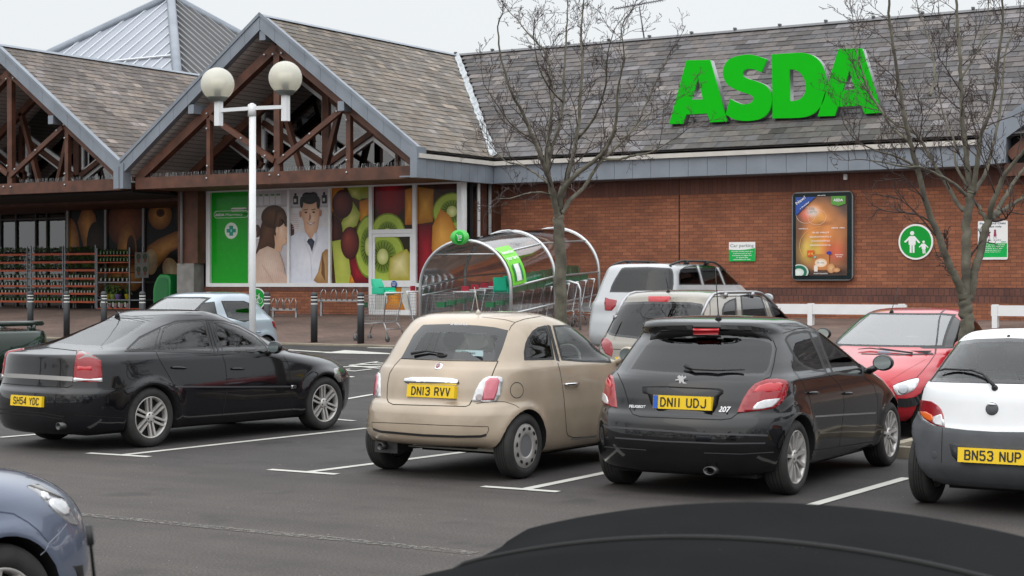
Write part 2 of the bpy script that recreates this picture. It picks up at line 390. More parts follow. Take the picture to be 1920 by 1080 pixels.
# ------------------------------------------------------------ store building
YF, YW, YG = 30.8, 34.5, 33.0          # gable fronts, main brick wall, pharmacy glazing
XR, XV, XA, XA2 = -21.7, -30.75, -26.2, -35.3  # gable corner, valley, mid apex, left apex
ZE, ZR = 4.72, 8.05; YR = 39.0
store = thing('supermarket_building', 'brick supermarket with slate roofs, timber gables and grey zinc eaves', 'building', (-20, YW, gz(YW)))
def S(name, bm, m, **k): return obj(name, bm, m, store, world=True, **k)
m_brick = brickmat('red_brick', (.29, .105, .052), (.20, .070, .037), (.085, .042, .030), 1, 1)
m_band = brickmat('soldier_band', (.135, .052, .036), (.10, .04, .03), (.055, .03, .025), 1, 1, 'XZ', 0, .11, .34, .010)
m_plinth = brickmat('plinth_brick', (.145, .058, .040), (.10, .042, .034), (.05, .03, .026), 1, 1, 'XZ', .5, .112, .15, .012, .8)
zB = onY(1400, 362, YW).z
zP1 = onY(1500, 539, YW).z
bm = B(); box(bm, (-21.9, YW, .6), (6, YW + .3, zB)); S('wall', bm, m_brick)
bm = B(); box(bm, (-21.9, YW - .012, zB), (6, YW + .3, 4.5)); S('brick_band', bm, m_band)
bm = B(); box(bm, (-21.9, YW - .03, zP1 - .15), (6, YW - .001, zP1)); box(bm, (-21.9, YW - .06, zP1 - .31), (6, YW - .001, zP1 - .151)); S('plinth_course', bm, m_plinth)
bm = B(); box(bm, (-21.9, YW - .075, .6), (6, YW - .001, zP1 - .311)); S('plinth', bm, m_brick)
# expansion joint
bm = B(); x = onY(1273, 450, YW).x; box(bm, (x, YW - .016, 1.4), (x + .02, YW + .1, zB + .35)); S('expansion_joint', bm, m_dark)
# main fascia and gutter (runs along wall, then out to the gable corner)
ZF1, ZF0 = onY(1400, 282, YW - .6).z, onY(1400, 326.5, YW - .6).z
ysf = YW - .6
m_gut = M('gutter_board', (.50, .47, .43), .6, var=.08)
XF = XR + .0
def fasc(bm, a, b, z0, z1, n, t=.04, gap=.008, out=Vector((0, -1, 0))):
    a = Vector(a); b = Vector(b); L = (b - a).length; k = max(1, int(L / n)); d = (b - a) / k
    for i in range(k):
        p = a + d * i + d.normalized() * gap; q = a + d * (i + 1)
        vs = []
        for z in (z0, z1):
            for r in (p, q, q - out * t, p - out * t): vs.append(bm.verts.new((r.x, r.y, z)))
        for f in ((0, 1, 5, 4), (1, 2, 6, 5), (3, 0, 4, 7), (2, 3, 7, 6), (4, 5, 6, 7), (3, 2, 1, 0)): bm.faces.new([vs[j] for j in f])
XG3 = onY(1838, 300, ysf).x
bm = B(); fasc(bm, (XF, ysf, 0), (XG3, ysf, 0), ZF0, ZF1 - .1, .45); fasc(bm, (XF, YF, 0), (XF, ysf, 0), ZF0 - .01, ZF1 - .1, .32, out=Vector((1, 0, 0)))
box(bm, (XF, ysf + .05, ZF0 - .01), (XG3, YW + .1, ZF0 + .02)); box(bm, (XF - .5, YF, ZF0 + .0), (XF - .05, ysf, ZF0 + .03))
S('fascia', bm, m_zinc)
bm = B(); box(bm, (XF + .06, ysf - .09, ZF1 - .098), (XG3, ysf + .1, ZF1 + .0)); box(bm, (XF - .1, YF, ZF1 - .098), (XF + .062, ysf + .1, ZF1 + .001))
S('gutter', bm, m_gut)
# slates ------------------------------------------------
def slates(name, O, eS, eU, L, Hh, keep, base, var, seed, cw=.34, ch=.205, patch=None):
    """individual slates as slabs in courses up the slope: O eave corner, eS along eave, eU up slope"""
    rnd = random.Random(seed); O = Vector(O); eS = Vector(eS).normalized(); eU = Vector(eU).normalized(); N = eS.cross(eU).normalized()
    if N.z < 0: N = -N
    V = []; Fc = []; Cc = []
    from mathutils import noise
    rows = int(Hh / ch) + 1
    for r in range(rows):
        off = (r % 2) * cw / 2
        for c in range(-1, int(L / cw) + 1):
            s0 = c * cw + off + .004; s1 = s0 + cw - .008; t0 = r * ch; t1 = t0 + ch * 1.25
            sm = (s0 + s1) / 2; tm = t0 + ch / 2
            if not keep(sm, tm): continue
            s0 = max(s0, 0); s1 = min(s1, L); t1 = min(t1, Hh + .02)
            if s1 - s0 < .05: continue
            j = rnd.uniform(-.006, .006); k = rnd.uniform(-.003, .005); hh = .020 + k
            b = len(V)
            tt = t0 + j
            for (s, t, h) in ((s0, tt, hh), (s1, tt, hh + rnd.uniform(-.002, .002)), (s1, t1, .006), (s0, t1, .006), (s0, tt, hh - .014), (s1, tt, hh - .014)):
                V.append(O + eS * s + eU * t + N * h)
            Fc += [(b, b + 1, b + 2, b + 3), (b + 4, b + 5, b + 1, b)]
            p = O + eS * sm + eU * tm
            w = noise.noise(p * .45) * .9 + noise.noise(p * 1.5) * .6 + noise.noise(Vector((sm * 1.6, tm * .5, seed))) * .6
            f = 1 + var * rnd.gauss(0, .5) + w * .42
            if w > .30: f *= .55
            if rnd.random() < .07: f *= 1.45
            if rnd.random() < .05: f *= .7
            hs = rnd.uniform(-.5, .5)
            col = [max(.01, base[0] * f * (1 + .10 * hs)), max(.01, base[1] * f), max(.01, base[2] * f * (1 - .14 * hs)), 1]
            Cc += [col] * 2
    me = bpy.data.meshes.new(name); me.from_pydata(V, [], Fc); ca = me.color_attributes.new('Col', 'BYTE_COLOR', 'CORNER')
    arr = []
    for c in Cc: arr += c * 4
    ca.data.foreach_set('color_srgb' if False else 'color', arr)
    return me
m_slate = M('slate', (.1, .1, .1), .72, var=.18, vs=9, bump=.3, bs=40, attr='Col', spec=.35)
m_under = M('roof_underlay', (.03, .028, .027), .9)
uM = Vector((0, YR - (ysf), ZR - ZE)); LM = uM.length
# main roof front slope; valley with mid gable
valx = lambda y: XR + (XA - XR) * (y - ysf) / (YR - ysf)
def keepM(s, t): y = ysf + uM.y * t / LM; x = -30 + s; return x > valx(y) + .02
S('roof_slates', slates('main_slates', (-30, ysf + .0, ZE), EX, uM, 38, LM, keepM, (.100, .090, .088), .34, 3, cw=.36, ch=.25), m_slate)
bm = B()
poly(bm, [(XR, ysf, ZE - .03), (8, ysf, ZE - .03), (8, YR, ZR - .03), (XA, YR, ZR - .03)])
poly(bm, [(8, YR, ZR - .03), (8, 46, 3.5), (-55, 46, 3.5), (-55, YR, ZR - .03)])
# gable slabs
for xa, x0, x1 in ((XA, XV, XR), (XA2, XA2 - 4.55, XV)):
    for xe in (x0, x1):
        a = [Vector((xa, YF + .02, ZR - .03)), Vector((xe, YF + .02, ZE - .03)), Vector((xe, YR, ZE - .03)), Vector((xa, YR, ZR - .03))]
        if xe == XR: a[2] = Vector((xe, ysf, ZE - .03))
        poly(bm, a)
S('roof_deck', bm, m_under)
Lg = Vector((XR - XA, 0, ZR - ZE)).length
uR = Vector((XA - XR, 0, ZR - ZE)); uL = Vector((XA2 - XV, 0, ZR - ZE)); uML = Vector((XA - XV, 0, ZR - ZE))
S('roof_slates', slates('gable_slates', (XR, YF, ZE), EY, uR, YR - YF, Lg, lambda s, t: (YF + s) < ysf + (YR - ysf) * t / Lg + .02, (.160, .135, .112), .18, 7, cw=.30, ch=.205), m_slate)
S('roof_slates', slates('left_slates', (XV, YF, ZE), EY, uL, 12, Lg, lambda s, t: True, (.150, .125, .110), .30, 11, cw=.30, ch=.205), m_slate)
S('roof_slates', slates('left_slates2', (XV, YF, ZE), EY, uML, 8.2, Lg, lambda s, t: True, (.2, .17, .15), .2, 12, cw=.30, ch=.205), m_slate)
# valley flashing: crumpled lead strip
bm = B(); rnd = random.Random(5); prev = None
for i in range(41):
    k = i / 40; y = ysf + (YR - ysf) * k; p = Vector((valx(y), y, ZE + (ZR - ZE) * k + .035)); w = .10 + rnd.uniform(-.03, .02)
    cur = [bm.verts.new(p + Vector((-w, 0, .05 + rnd.uniform(-.012, .02)))), bm.verts.new(p + Vector((0, -.03, rnd.uniform(-.01, .02)))), bm.verts.new(p + Vector((w, -.0, .05 + rnd.uniform(-.012, .02))))]
    if prev:
        for j in (0, 1): bm.faces.new((prev[j], prev[j + 1], cur[j + 1], cur[j]))
    prev = cur
S('valley_flashing', bm, M('lead_flashing', (.36, .385, .40), .5, .2, var=.3, vs=6))
# ridges
m_rdg = M('ridge_slate', (.10, .10, .105), .6, var=.2)
for a, b in (((XA, YF - .06, ZR), (XA, YR, ZR)), ((XA2, YF - .06, ZR), (XA2, 43, ZR)), ((XA, YR, ZR), (8, YR, ZR))):
    bm = B(); a = Vector(a); b = Vector(b); n = int((b - a).length / .6); d = (b - a) / n; s = d.normalized().cross(UPZ) * .13
    zc = a.x == b.x
    for i in range(n):
        p = a + d * i + Vector((0, 0, .045)); q = a + d * (i + 1.0) + Vector((0, 0, .043))
        dn = Vector((0, 0, -.075)); poly(bm, [p, q, q + s + dn, p + s + dn], 0 if zc else 1); poly(bm, [q, p, p - s + dn, q - s + dn], 0 if zc else 1)
        if not zc and i % 2 == 0: box(bm, tuple(p + Vector((-.03, -.05, .0))), tuple(p + Vector((.03, .05, .05))), 1)
    S('ridge_cap', bm, [m_zinc, m_rdg])
# barge boards (zinc) on the gable fronts
def barge(bm, x0, z0, x1, z1, y0, y1, hgt):
    n = 10
    for i in range(n):
        a = i / n + .0015; b = (i + 1) / n
        P = []
        for k in (a, b):
            x = x0 + (x1 - x0) * k; z = z0 + (z1 - z0) * k
            P += [Vector((x, y0, z + .05)), Vector((x, y0, z + .05 - hgt)), Vector((x, y1, z + .05 - hgt)), Vector((x, y1, z + .05))]
        v = [bm.verts.new(p) for p in P]
        for f in ((0, 1, 5, 4), (1, 2, 6, 5), (2, 3, 7, 6), (3, 0, 4, 7), (0, 3, 2, 1), (4, 5, 6, 7)): bm.faces.new([v[j] for j in f])
bm = B()
for xa, x0, x1 in ((XA, XV, XR), (XA2, XA2 - 4.55, XV)):
    barge(bm, xa, ZR, x0, ZE + .02, YF - .05, YF + .12, .38); barge(bm, xa, ZR, x1, ZE + .02, YF - .052, YF + .118, .38)
    barge(bm, xa, ZR + .03, x1, ZE + .05, YF - .075, YF - .054, .09); barge(bm, xa, ZR + .03, x0, ZE + .05, YF - .075, YF - .054, .09)
# corner box and valley box
box(bm, (XR - .16, YF - .07, ZF0 - .02), (XR + .02, YF + .3, ZE + .06)); box(bm, (XR - .02, YF - .06, ZF0 - .015), (XR + .005, YF + .06, ZE))
zvb = onY(222, 354, YF).z
box(bm, (XV - .17, YF - .08, zvb), (XV + .16, YF + .2, ZE + .03)); box(bm, (XV - .03, YF - .105, zvb), (XV + .03, YF - .081, ZE - .05))
# little purlin end caps
for (px, py) in ((494, 66), (641, 198), (360, 204), (97, 224)):
    p = onY(px, py, YF + .02); box(bm, (p.x - .09, YF - .02, p.z - .12), (p.x + .09, YF + .5, p.z + .1))
S('barge_board', bm, m_zinc)
# soffits (pale boards with grooves)
m_soff = brickmat('soffit_boards', (.68, .63, .60), (.62, .58, .55), (.20, .18, .17), 1, 1, 'YZ', .5, 4.0, .088, .012, .5, .12, .6)
bm = B()
for xa, x0, x1 in ((XA, XV, XR), (XA2, XA2 - 4.55, XV)):
    for xe in (x0, x1):
        poly(bm, [(xa, YF + .1, ZR - .30), (xe, YF + .1, ZE - .28), (xe, YR - .5, ZE - .28), (xa, YR - .5, ZR - .30)])
S('soffit', bm, m_soff)
# ------------------------------------------------------------ timber trusses, written from the mid gable and repeated on the left one
def truss(dx, Yp, front=True):
    bm = B()
    def m(a, b, wpx, dep=.16, y=0.0):
        Y = Yp + y; p = onY(*a, YT); q = onY(*b, YT); k = YT
        p = Vector((p.x + dx, Y, p.z)); q = Vector((q.x + dx, Y, q.z)); beam(bm, p, q, wpx / 80.0, dep, EY)
    YT = YF + .35
    m((522, 88), (786, 309), 17, .2); m((522, 88), (262, 336), 17, .2, .002)
    m((523, 90), (524, 322), 14, .14, -.03); m((526, 306), (650, 203), 10, .1, -.09); m((520, 302), (400, 219), 10, .1, -.095)
    m((657, 206), (657, 322), 10, .12, -.03); m((395, 222), (395, 330), 9, .12, -.03)
    # tie beam
    a = onY(785, 322.5, YT); z = a.z
    beam(bm, (XA - 4.25 + dx, Yp - .02, z - .0), (XR - .16 + dx, Yp - .02, z), .285, .24, EY)
    # second truss behind
    o = 1.25
    for a, b, w in (((522, 100), (772, 309), 15), ((522, 100), (280, 330), 15), ((585, 150), (545, 316), 9), ((460, 160), (505, 316), 9)):
        p = onY(*a, YT); q = onY(*b, YT); beam(bm, (p.x + dx, Yp + o, p.z - .08), (q.x + dx, Yp + o, q.z - .08), w / 80, .14, EY)
    beam(bm, (XA - 4.2 + dx, Yp + .9, z - .03), (XR - .2 + dx, Yp + .9, z - .03), .20, 1.5, EY)
    t = obj('gable_truss', bm, m_timber, store, world=True)
    for (px, py) in ((535, 101), (519, 103), (503, 104), (655, 198), (638, 210), (588, 252), (539, 292), (504, 293), (657, 226), (657, 301), (766, 285), (779, 296),
                     (657, 324), (513, 329), (530, 329), (395, 242), (396, 312), (395, 335), (459, 260), (521, 285), (395, 214)):
        bolts = B(); p = onY(px, py, YT); c = Vector((p.x + dx, Yp - .155, p.z))
        lathe(bolts, [(.028, -.02), (.028, .006), (.012, .012), (.0, .012)], 8, Matrix.Translation(c) @ Matrix.Rotation(radians(90), 4, 'X'))
        obj('bolt', bolts, m_steel, t).matrix_parent_inverse = Matrix.Identity(4) 
    return t
truss(0, YF + .35); truss(XA2 - XA, YF + .35)
# gable glazing behind the mid truss
m_glz = glassmat('dark_glazing', (.16, .18, .17), .13)
def gable_glaze(xa, x0, x1, Y):
    bm = B(); z0 = 4.3
    poly(bm, [(x0 + .35, Y, z0), (x1 - .25, Y, z0), (x1 - .25, Y, ZE - .1), (xa, Y, ZR - .42), (x0 + .35, Y, ZE - .1)]); S('gable_window', bm, m_glz)
    fr = B(); tb = B(); YT = YG
    def mm(b_, a, b, w, d, y):
        p = onY(*a, YT); q = onY(*b, YT); dx = xa - XA; beam(b_, (p.x + dx, Y + y, p.z), (q.x + dx, Y + y, q.z), w / 77, d, EY)
    for a, b, w in (((613, 165), (613, 318), 16), ((613, 310), (494, 230), 10), ((613, 310), (706, 243), 10), ((747, 275), (747, 315), 7), ((484, 200), (484, 318), 12), ((493, 310), (400, 240), 10)):
        mm(tb, a, b, w, .14, -.10)
        mm(fr, a, b, w + 13, .06, -.04)
    mm(tb, (522, 108), (790, 318), 13, .1, -.09); mm(tb, (522, 108), (268, 320), 13, .1, -.092)
    mm(fr, (522, 112), (790, 322), 24, .05, -.03); mm(fr, (522, 112), (268, 324), 24, .05, -.032)
    S('gable_frame', fr, m_white); S('gable_mullion', tb, m_timber)
gable_glaze(XA, XV, XR, YG + .1); gable_glaze(XA2, XA2 - 4.55, XV, YG + .6)
bm = B()
box(bm, (XV, YG + 1.6, 4.2), (XR - .3, YG + 1.65, ZR - .5)) if False else None
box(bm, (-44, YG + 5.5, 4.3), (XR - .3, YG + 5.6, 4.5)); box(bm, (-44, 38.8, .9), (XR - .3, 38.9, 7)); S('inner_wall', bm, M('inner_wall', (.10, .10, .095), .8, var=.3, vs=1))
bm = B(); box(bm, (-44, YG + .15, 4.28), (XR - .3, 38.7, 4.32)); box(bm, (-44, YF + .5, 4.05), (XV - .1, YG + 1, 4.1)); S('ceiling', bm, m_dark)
# bird spikes
bm = B(); rnd = random.Random(2)
for i in range(260):
    x = XV + .6 + i * .032; zz = onY(785, 311, YF + .35).z; p = Vector((x, YF + .33, zz)); beam(bm, p, p + Vector((rnd.uniform(-.04, .04), rnd.uniform(-.04, .04), .11)), .004, .004, EY)
S('bird_spikes', bm, m_steel); bm = B()
for i in range(110):
    x = XA2 + .6 + i * .032; p = Vector((x, YF + .33, zz)); beam(bm, p, p + Vector((rnd.uniform(-.04, .04), rnd.uniform(-.04, .04), .11)), .004, .004, EY)
S('bird_spikes', bm, m_steel)

# ------------------------------------------------------------ print helper: flat printed artwork with radial colour blends
def rgb(r, g, b):
    f = lambda c: ((c / 255 + .055) / 1.055) ** 2.4 if c > 10 else c / 255 / 12.92
    return (f(r), f(g), f(b), 1)
class Print:
    def __init__(s, O, U, V, w, h): s.O = Vector(O); s.U = Vector(U); s.V = Vector(V); s.w = w; s.h = h; s.N = s.U.cross(s.V).normalized(); s.vs = []; s.fs = []; s.cs = []; s.k = 0
    def P(s, x, y): x = min(max(x, 0), 1); y = min(max(y, 0), 1); return s.O + s.U * (x * s.w) + s.V * (y * s.h) + s.N * (s.k * .0006)
    def fan(s, pts, cin, cout, ctr=None, rings=4):
        s.k += 1
        if ctr is None: ctr = (sum(p[0] for p in pts) / len(pts), sum(p[1] for p in pts) / len(pts))
        n = len(pts); mix = lambda t: tuple(cin[i] * (1 - t) + cout[i] * t for i in range(4))
        for r in range(rings):
            t0, t1 = r / rings, (r + 1) / rings
            for i in range(n):
                a, b = pts[i], pts[(i + 1) % n]; f = lambda p, t: s.P(ctr[0] + (p[0] - ctr[0]) * t, ctr[1] + (p[1] - ctr[1]) * t)
                base = len(s.vs)
                if r == 0: s.vs += [f(a, 0), f(a, t1), f(b, t1)]; s.fs.append((base, base + 1, base + 2)); s.cs += [mix(0), mix(t1), mix(t1)]
                else: s.vs += [f(a, t0), f(a, t1), f(b, t1), f(b, t0)]; s.fs.append((base, base + 1, base + 2, base + 3)); s.cs += [mix(t0), mix(t1), mix(t1), mix(t0)]
    def ell(s, x, y, rx, ry, cin, cout, off=(0, 0), rot=0, n=24, a0=0, a1=360):
        pts = []
        for i in range(n):
            a = radians(a0 + (a1 - a0) * i / n); u, v = rx * cos(a), ry * sin(a)
            pts.append((x + u * cos(rot) - v * sin(rot) * s.h / s.w * 1.0, y + u * sin(rot) * s.w / s.h + v * cos(rot)))
        s.fan(pts, cin, cout, (x + off[0], y + off[1]))
    def field(s, fn, nx=30, ny=44):
        s.k += 1
        for i in range(nx):
            for j in range(ny):
                b = len(s.vs); q = [(i / nx, j / ny), ((i + 1) / nx, j / ny), ((i + 1) / nx, (j + 1) / ny), (i / nx, (j + 1) / ny)]
                s.vs += [s.P(*p) for p in q]; s.cs += [fn(*p) for p in q]; s.fs.append((b, b + 1, b + 2, b + 3))
    def rect(s, x0, y0, x1, y1, c): s.fan([(x0, y0), (x1, y0), (x1, y1), (x0, y1)], c, c, rings=1)
    def line(s, pts, w, c):
        for a, b in zip(pts, pts[1:]):
            dx, dy = (b[0] - a[0]) * s.w, (b[1] - a[1]) * s.h; L = max(1e-6, sqrt(dx * dx + dy * dy)); nx, ny = -dy / L * w / 2 / s.w, dx / L * w / 2 / s.h
            s.fan([(a[0] - nx, a[1] - ny), (b[0] - nx, b[1] - ny), (b[0] + nx, b[1] + ny), (a[0] + nx, a[1] + ny)], c, c, rings=1)
    def done(s, name='print'):
        me = bpy.data.meshes.new(name); me.from_pydata(s.vs, [], s.fs); ca = me.color_attributes.new('Col', 'FLOAT_COLOR', 'CORNER'); arr = []
        for f in s.fs:
            for i in f: arr += list(s.cs[i])
        ca.data.foreach_set('color', arr); return me
m_print = M('printed_vinyl', (.5, .5, .5), .3, attr='Col', var=.06, vs=7, coat=.15, spec=.15)
m_printd = M('printed_vinyl_bread', (.5, .5, .5), .35, spec=.2, attr='Col', var=.15, vs=6)

# ------------------------------------------------------------ pharmacy window
YQ = YG
def XZ(px, py, Y=YQ): p = onY(px, py, Y); return p.x, p.z
zT = XZ(640, 352)[1]; zS = XZ(640, 531)[1]; zD = XZ(735, 593)[1]
xe = [XZ(x, 440)[0] for x in (389, 470, 543, 620, 699, 777, 868)]
wf = B()   # white frame
y0, y1 = YQ - .06, YQ + .04
def fr(x0, x1, z0, z1, yy=0): box(wf, (x0, y0 + yy, z0), (x1, y1, z1))
xd0, xd1 = xe[4] - .03, xe[5] + .03
fr(xe[0], xe[6], zT, zT + .09); fr(xe[0], xd0, zS - .09, zS); fr(xd1, xe[6], zS - .09, zS)
fr(xe[0], xe[0] + .13, zS, zT, .001); fr(xe[6] - .13, xe[6], zS, zT, .001)
for x in xe[1:4]: fr(x - .035, x + .035, zS, zT, .002)
for x in (xd0, xd1): fr(x - .05, x + .05, zD, zT, -.002)
zt2 = XZ(735, 434)[1]; fr(xd0 + .05, xd1 - .05, zt2 - .05, zt2 + .05, .003)
S('window_frame', wf, m_white)
# door (swing door inside frame)
dr = B(); dx0, dx1 = xd0 + .055, xd1 - .055; zd = lambda py: XZ(735, py)[1]
for a in ((dx0, zD + .02, dx0 + .07, zt2 - .055), (dx1 - .07, zD + .02, dx1, zt2 - .055), (dx0 + .07, zD + .02, dx1 - .07, zd(581)), (dx0 + .07, zd(538), dx1 - .07, zd(526)), (dx0 + .07, zt2 - .13, dx1 - .07, zt2 - .055)):
    box(dr, (a[0], YQ - .05, a[1]), (a[2], YQ - .0, a[3]))
door = S('door', dr, m_white)
def panel(x0, x1, z0, z1, Y=YQ + .01): return Print((x0, Y, z0), EX, UPZ, x1 - x0, z1 - z0)
def dull(c, k=1): return tuple(v * k for v in c[:3]) + (1,)
# green pharmacy panel
G = rgb(20, 150, 30)
p = panel(xe[0] + .13, xe[1] - .035, zS, zT); p.rect(0, 0, 1, 1, G)
Wt = rgb(205, 215, 205)
def rr(x0, y0, x1, y1, r, asp, n=6):
    out = []
    for cx, cy, a in ((x1 - r, y1 - r * asp, 0), (x0 + r, y1 - r * asp, 90), (x0 + r, y0 + r * asp, 180), (x1 - r, y0 + r * asp, 270)):
        for i in range(n + 1): t = radians(a + 90 * i / n); out.append((cx + r * cos(t), cy + r * asp * sin(t)))
    return out
asp = p.w / p.h
p.fan(rr(.06, .715, .97, .795, .08, asp), Wt, Wt, rings=1); p.fan(rr(.075, .72, .955, .79, .075, asp), G, G, rings=1)
p.fan(rr(.5, .785, .93, .825, .05, asp), rgb(215, 220, 210), rgb(215, 220, 210), rings=1)
p.ell(.52, .575, .17, .09, Wt, Wt)
for a in ((.47, .52, .57, .63), (.40, .555, .64, .595)): p.rect(*a, rgb(30, 140, 120))
p.rect(.5, .56, .54, .59, rgb(120, 200, 190))
pg = S('window_print', p.done(), m_print)
bmt = B(); joinme(bmt, text('Pharmacy', p.P(.38, .74) - EY * .008, EX, UPZ, .44 * p.w, .055, .0)); joinme(bmt, text('ASDA', p.P(.10, .74) - EY * .008, EX, UPZ, .25 * p.w, .055, .03))
joinme(bmt, text('Late Opening', p.P(.55, .795) - EY * .008, EX, UPZ, .34 * p.w, .035, .0), 1)
S('lettering', bmt, [m_txtw, m_green])
# customer panel
p = panel(xe[1] + .035, xe[2] - .035, zS, zT); bgc = rgb(190, 185, 190); p.rect(0, 0, 1, 1, bgc)
p.rect(0, .70, 1, .83, rgb(205, 203, 205)); p.rect(0, .83, 1, 1, rgb(182, 176, 182)); p.rect(0, .82, 1, .84, rgb(170, 165, 170)); p.rect(0, .48, 1, .50, rgb(222, 222, 222))
for i in range(5): p.rect(.02 + i * .16, .845, .15 + i * .16, .97, rgb(205, 205, 210)); p.rect(.03 + i * .16, .94, .14 + i * .16, .965, rgb(110, 140, 110))
p.ell(.14, .565, .1, .07, rgb(90, 70, 65), rgb(60, 45, 45)); p.rect(0, .5, .14, .57, rgb(150, 130, 125))
skin0, skin1 = rgb(236, 204, 180), rgb(210, 168, 138); H0, H1 = rgb(112, 80, 58), rgb(60, 40, 30)
p.fan([(.60, .80), (.34, .72), (.24, .60), (.20, .45), (.10, .32), (.06, .28), (.25, .32), (.62, .36), (.68, .55), (.70, .75)], H0, H1, (.45, .58))
p.fan([(.62, .52), (.64, .40), (.60, .34), (.80, .34), (.84, .42)], skin1, skin1, (.72, .40))
p.fan([(.66, .72), (.88, .72), (.96, .66), (.965, .60), (.955, .57), (.995, .52), (.965, .505), (.972, .48), (.955, .465), (.95, .43), (.86, .405), (.74, .43), (.66, .50)], skin0, skin1, (.80, .57))
p.ell(.60, .715, .34, .125, H0, H1, (-.05, .03))
p.fan([(.66, .78), (.86, .79), (.96, .71), (.98, .61), (.93, .60), (.86, .67), (.76, .66), (.73, .60), (.66, .52), (.60, .60)], H0, H1, (.76, .72))
p.ell(.70, .565, .045, .042, skin0, skin1); p.line([(.88, .615), (.94, .615)], .012, rgb(80, 55, 45)); p.line([(.92, .475), (.96, .478)], .012, rgb(170, 90, 85))
for k_ in range(9): p.line([(.30 + k_ * .045, .76 - abs(k_ - 5) * .006), (.22 + k_ * .042, .50), (.16 + k_ * .045, .37)], .006, rgb(88 + 6 * (k_ % 3), 60, 44))
bl = [(.45, .40), (.62, .37), (.76, .33), (.86, .22), (.92, .1), (1, .06), (1, 0), (.05, 0), (.06, .12), (.08, .28), (.22, .36)]
p.fan(bl, rgb(222, 200, 186), rgb(196, 168, 152), (.5, .2))
for i in range(14): x = .12 + i * .055; p.line([(x + .12, .33 - abs(i - 7) * .008), (x, .02)], .006, rgb(188, 150, 138))
p.line([(.30, .20), (.62, .0)], .01, rgb(170, 135, 125)); p.ell(.0, .18, .04, .02, rgb(60, 120, 170), rgb(90, 150, 190))
S('window_print', p.done(), m_print)
# pharmacist panel
p = panel(xe[2] + .035, xe[3] - .035, zS, zT); p.rect(0, 0, 1, 1, bgc); p.rect(0, .48, 1, .82, rgb(208, 205, 208)); p.rect(0, .80, 1, .825, rgb(172, 168, 172))
for x in (.06, .80): p.rect(x, .84, x + .13, .93, rgb(35, 30, 32)); p.rect(x + .02, .865, x + .08, .90, rgb(190, 190, 190)); p.rect(x + .03, .93, x + .09, .96, rgb(35, 30, 32))
p.ell(.0, .55, .09, .09, rgb(90, 60, 55), rgb(60, 45, 45))
for i in range(8): p.rect(.03, .58 + i * .022, .2, .586 + i * .022, rgb(196, 165, 168))
coat = [(.38, .53), (.30, .56), (.0, .50), (0, 0), (1, 0), (1, .58), (.72, .60), (.66, .52), (.52, .47)]
p.fan(coat, rgb(228, 230, 238), rgb(205, 208, 220), (.5, .25))
p.fan([(.32, .85), (.27, .72), (.33, .66), (.36, .57), (.42, .50), (.53, .465), (.62, .50), (.70, .58), (.73, .68), (.76, .76), (.72, .85), (.6, .90), (.45, .9)], rgb(232, 198, 172), rgb(198, 152, 124), (.55, .68))
HB, HC = rgb(44, 37, 34), rgb(22, 19, 18)
for ex_, ez_, er_, eq_ in ((.50, .90, .215, .062), (.42, .93, .12, .035), (.58, .93, .11, .035), (.285, .86, .045, .06), (.715, .85, .045, .065)): p.ell(ex_, ez_, er_, eq_, HB, HC)
p.ell(.255, .735, .03, .035, rgb(190, 140, 115), rgb(160, 115, 92)); p.ell(.765, .74, .028, .035, rgb(190, 140, 115), rgb(160, 115, 92))
for x in (.40, .60): p.ell(x, .752, .035, .010, rgb(50, 35, 30), rgb(90, 60, 50)); p.line([(x - .06, .778), (x + .05, .784)], .018, rgb(60, 42, 35))
p.fan([(.50, .75), (.54, .70), (.50, .665), (.47, .67)], rgb(190, 145, 120), rgb(150, 105, 85)); p.ell(.53, .632, .10, .021, rgb(235, 230, 225), rgb(200, 160, 145)); p.line([(.42, .645), (.52, .618), (.64, .648)], .012, rgb(150, 90, 80))
p.fan([(.40, .54), (.53, .46), (.45, .40), (.38, .50)], rgb(225, 228, 236), rgb(200, 204, 216)); p.fan([(.64, .54), (.53, .46), (.62, .40), (.68, .5)], rgb(225, 228, 236), rgb(200, 204, 216))
p.fan([(.47, .47), (.56, .475), (.63, .44), (.57, .36), (.56, .33), (.5, .40), (.43, .44)], rgb(70, 75, 90), rgb(40, 44, 60)); p.line([(.35, .47), (.52, .30), (.56, .02)], .008, rgb(180, 184, 198)); p.line([(.72, .5), (.56, .30)], .008, rgb(180, 184, 198))
p.fan([(.60, .03), (.72, .12), (.82, .32), (.92, .36), (1, .35), (1, 0), (.7, 0)], rgb(196, 160, 110), rgb(150, 112, 70)); p.fan([(.80, .1), (.82, .32), (.88, .2), (.9, .02)], rgb(120, 85, 55), rgb(110, 75, 45))
S('window_print', p.done(), m_print)
# fruit artwork across four panels and the door
def kiwi(p, x, y, rx, ry, rot=0):
    p.ell(x, y, rx, ry, rgb(120, 140, 40), rgb(110, 130, 30)); p.ell(x, y, rx * .93, ry * .93, rgb(130, 155, 50), rgb(165, 185, 75)); p.ell(x, y, rx * .62, ry * .62, rgb(70, 85, 20), rgb(120, 145, 50))
    for i in range(22):
        a = i * 2 * pi / 22; p.line([(x + rx * .3 * cos(a), y + ry * .3 * sin(a)), (x + rx * .55 * cos(a), y + ry * .55 * sin(a))], .012, rgb(30, 30, 12))
    p.ell(x, y, rx * .26, ry * .3, rgb(215, 215, 160), rgb(165, 175, 90))
ORA, ORB = rgb(226, 158, 50), rgb(170, 100, 25)
MEL, MEB = rgb(205, 205, 120), rgb(140, 155, 50)
RED, REB = rgb(160, 25, 40), rgb(85, 10, 20)
p = panel(xe[3] + .035, xd0 - .05, zS, zT); p.rect(0, 0, 1, 1, rgb(70, 45, 15))
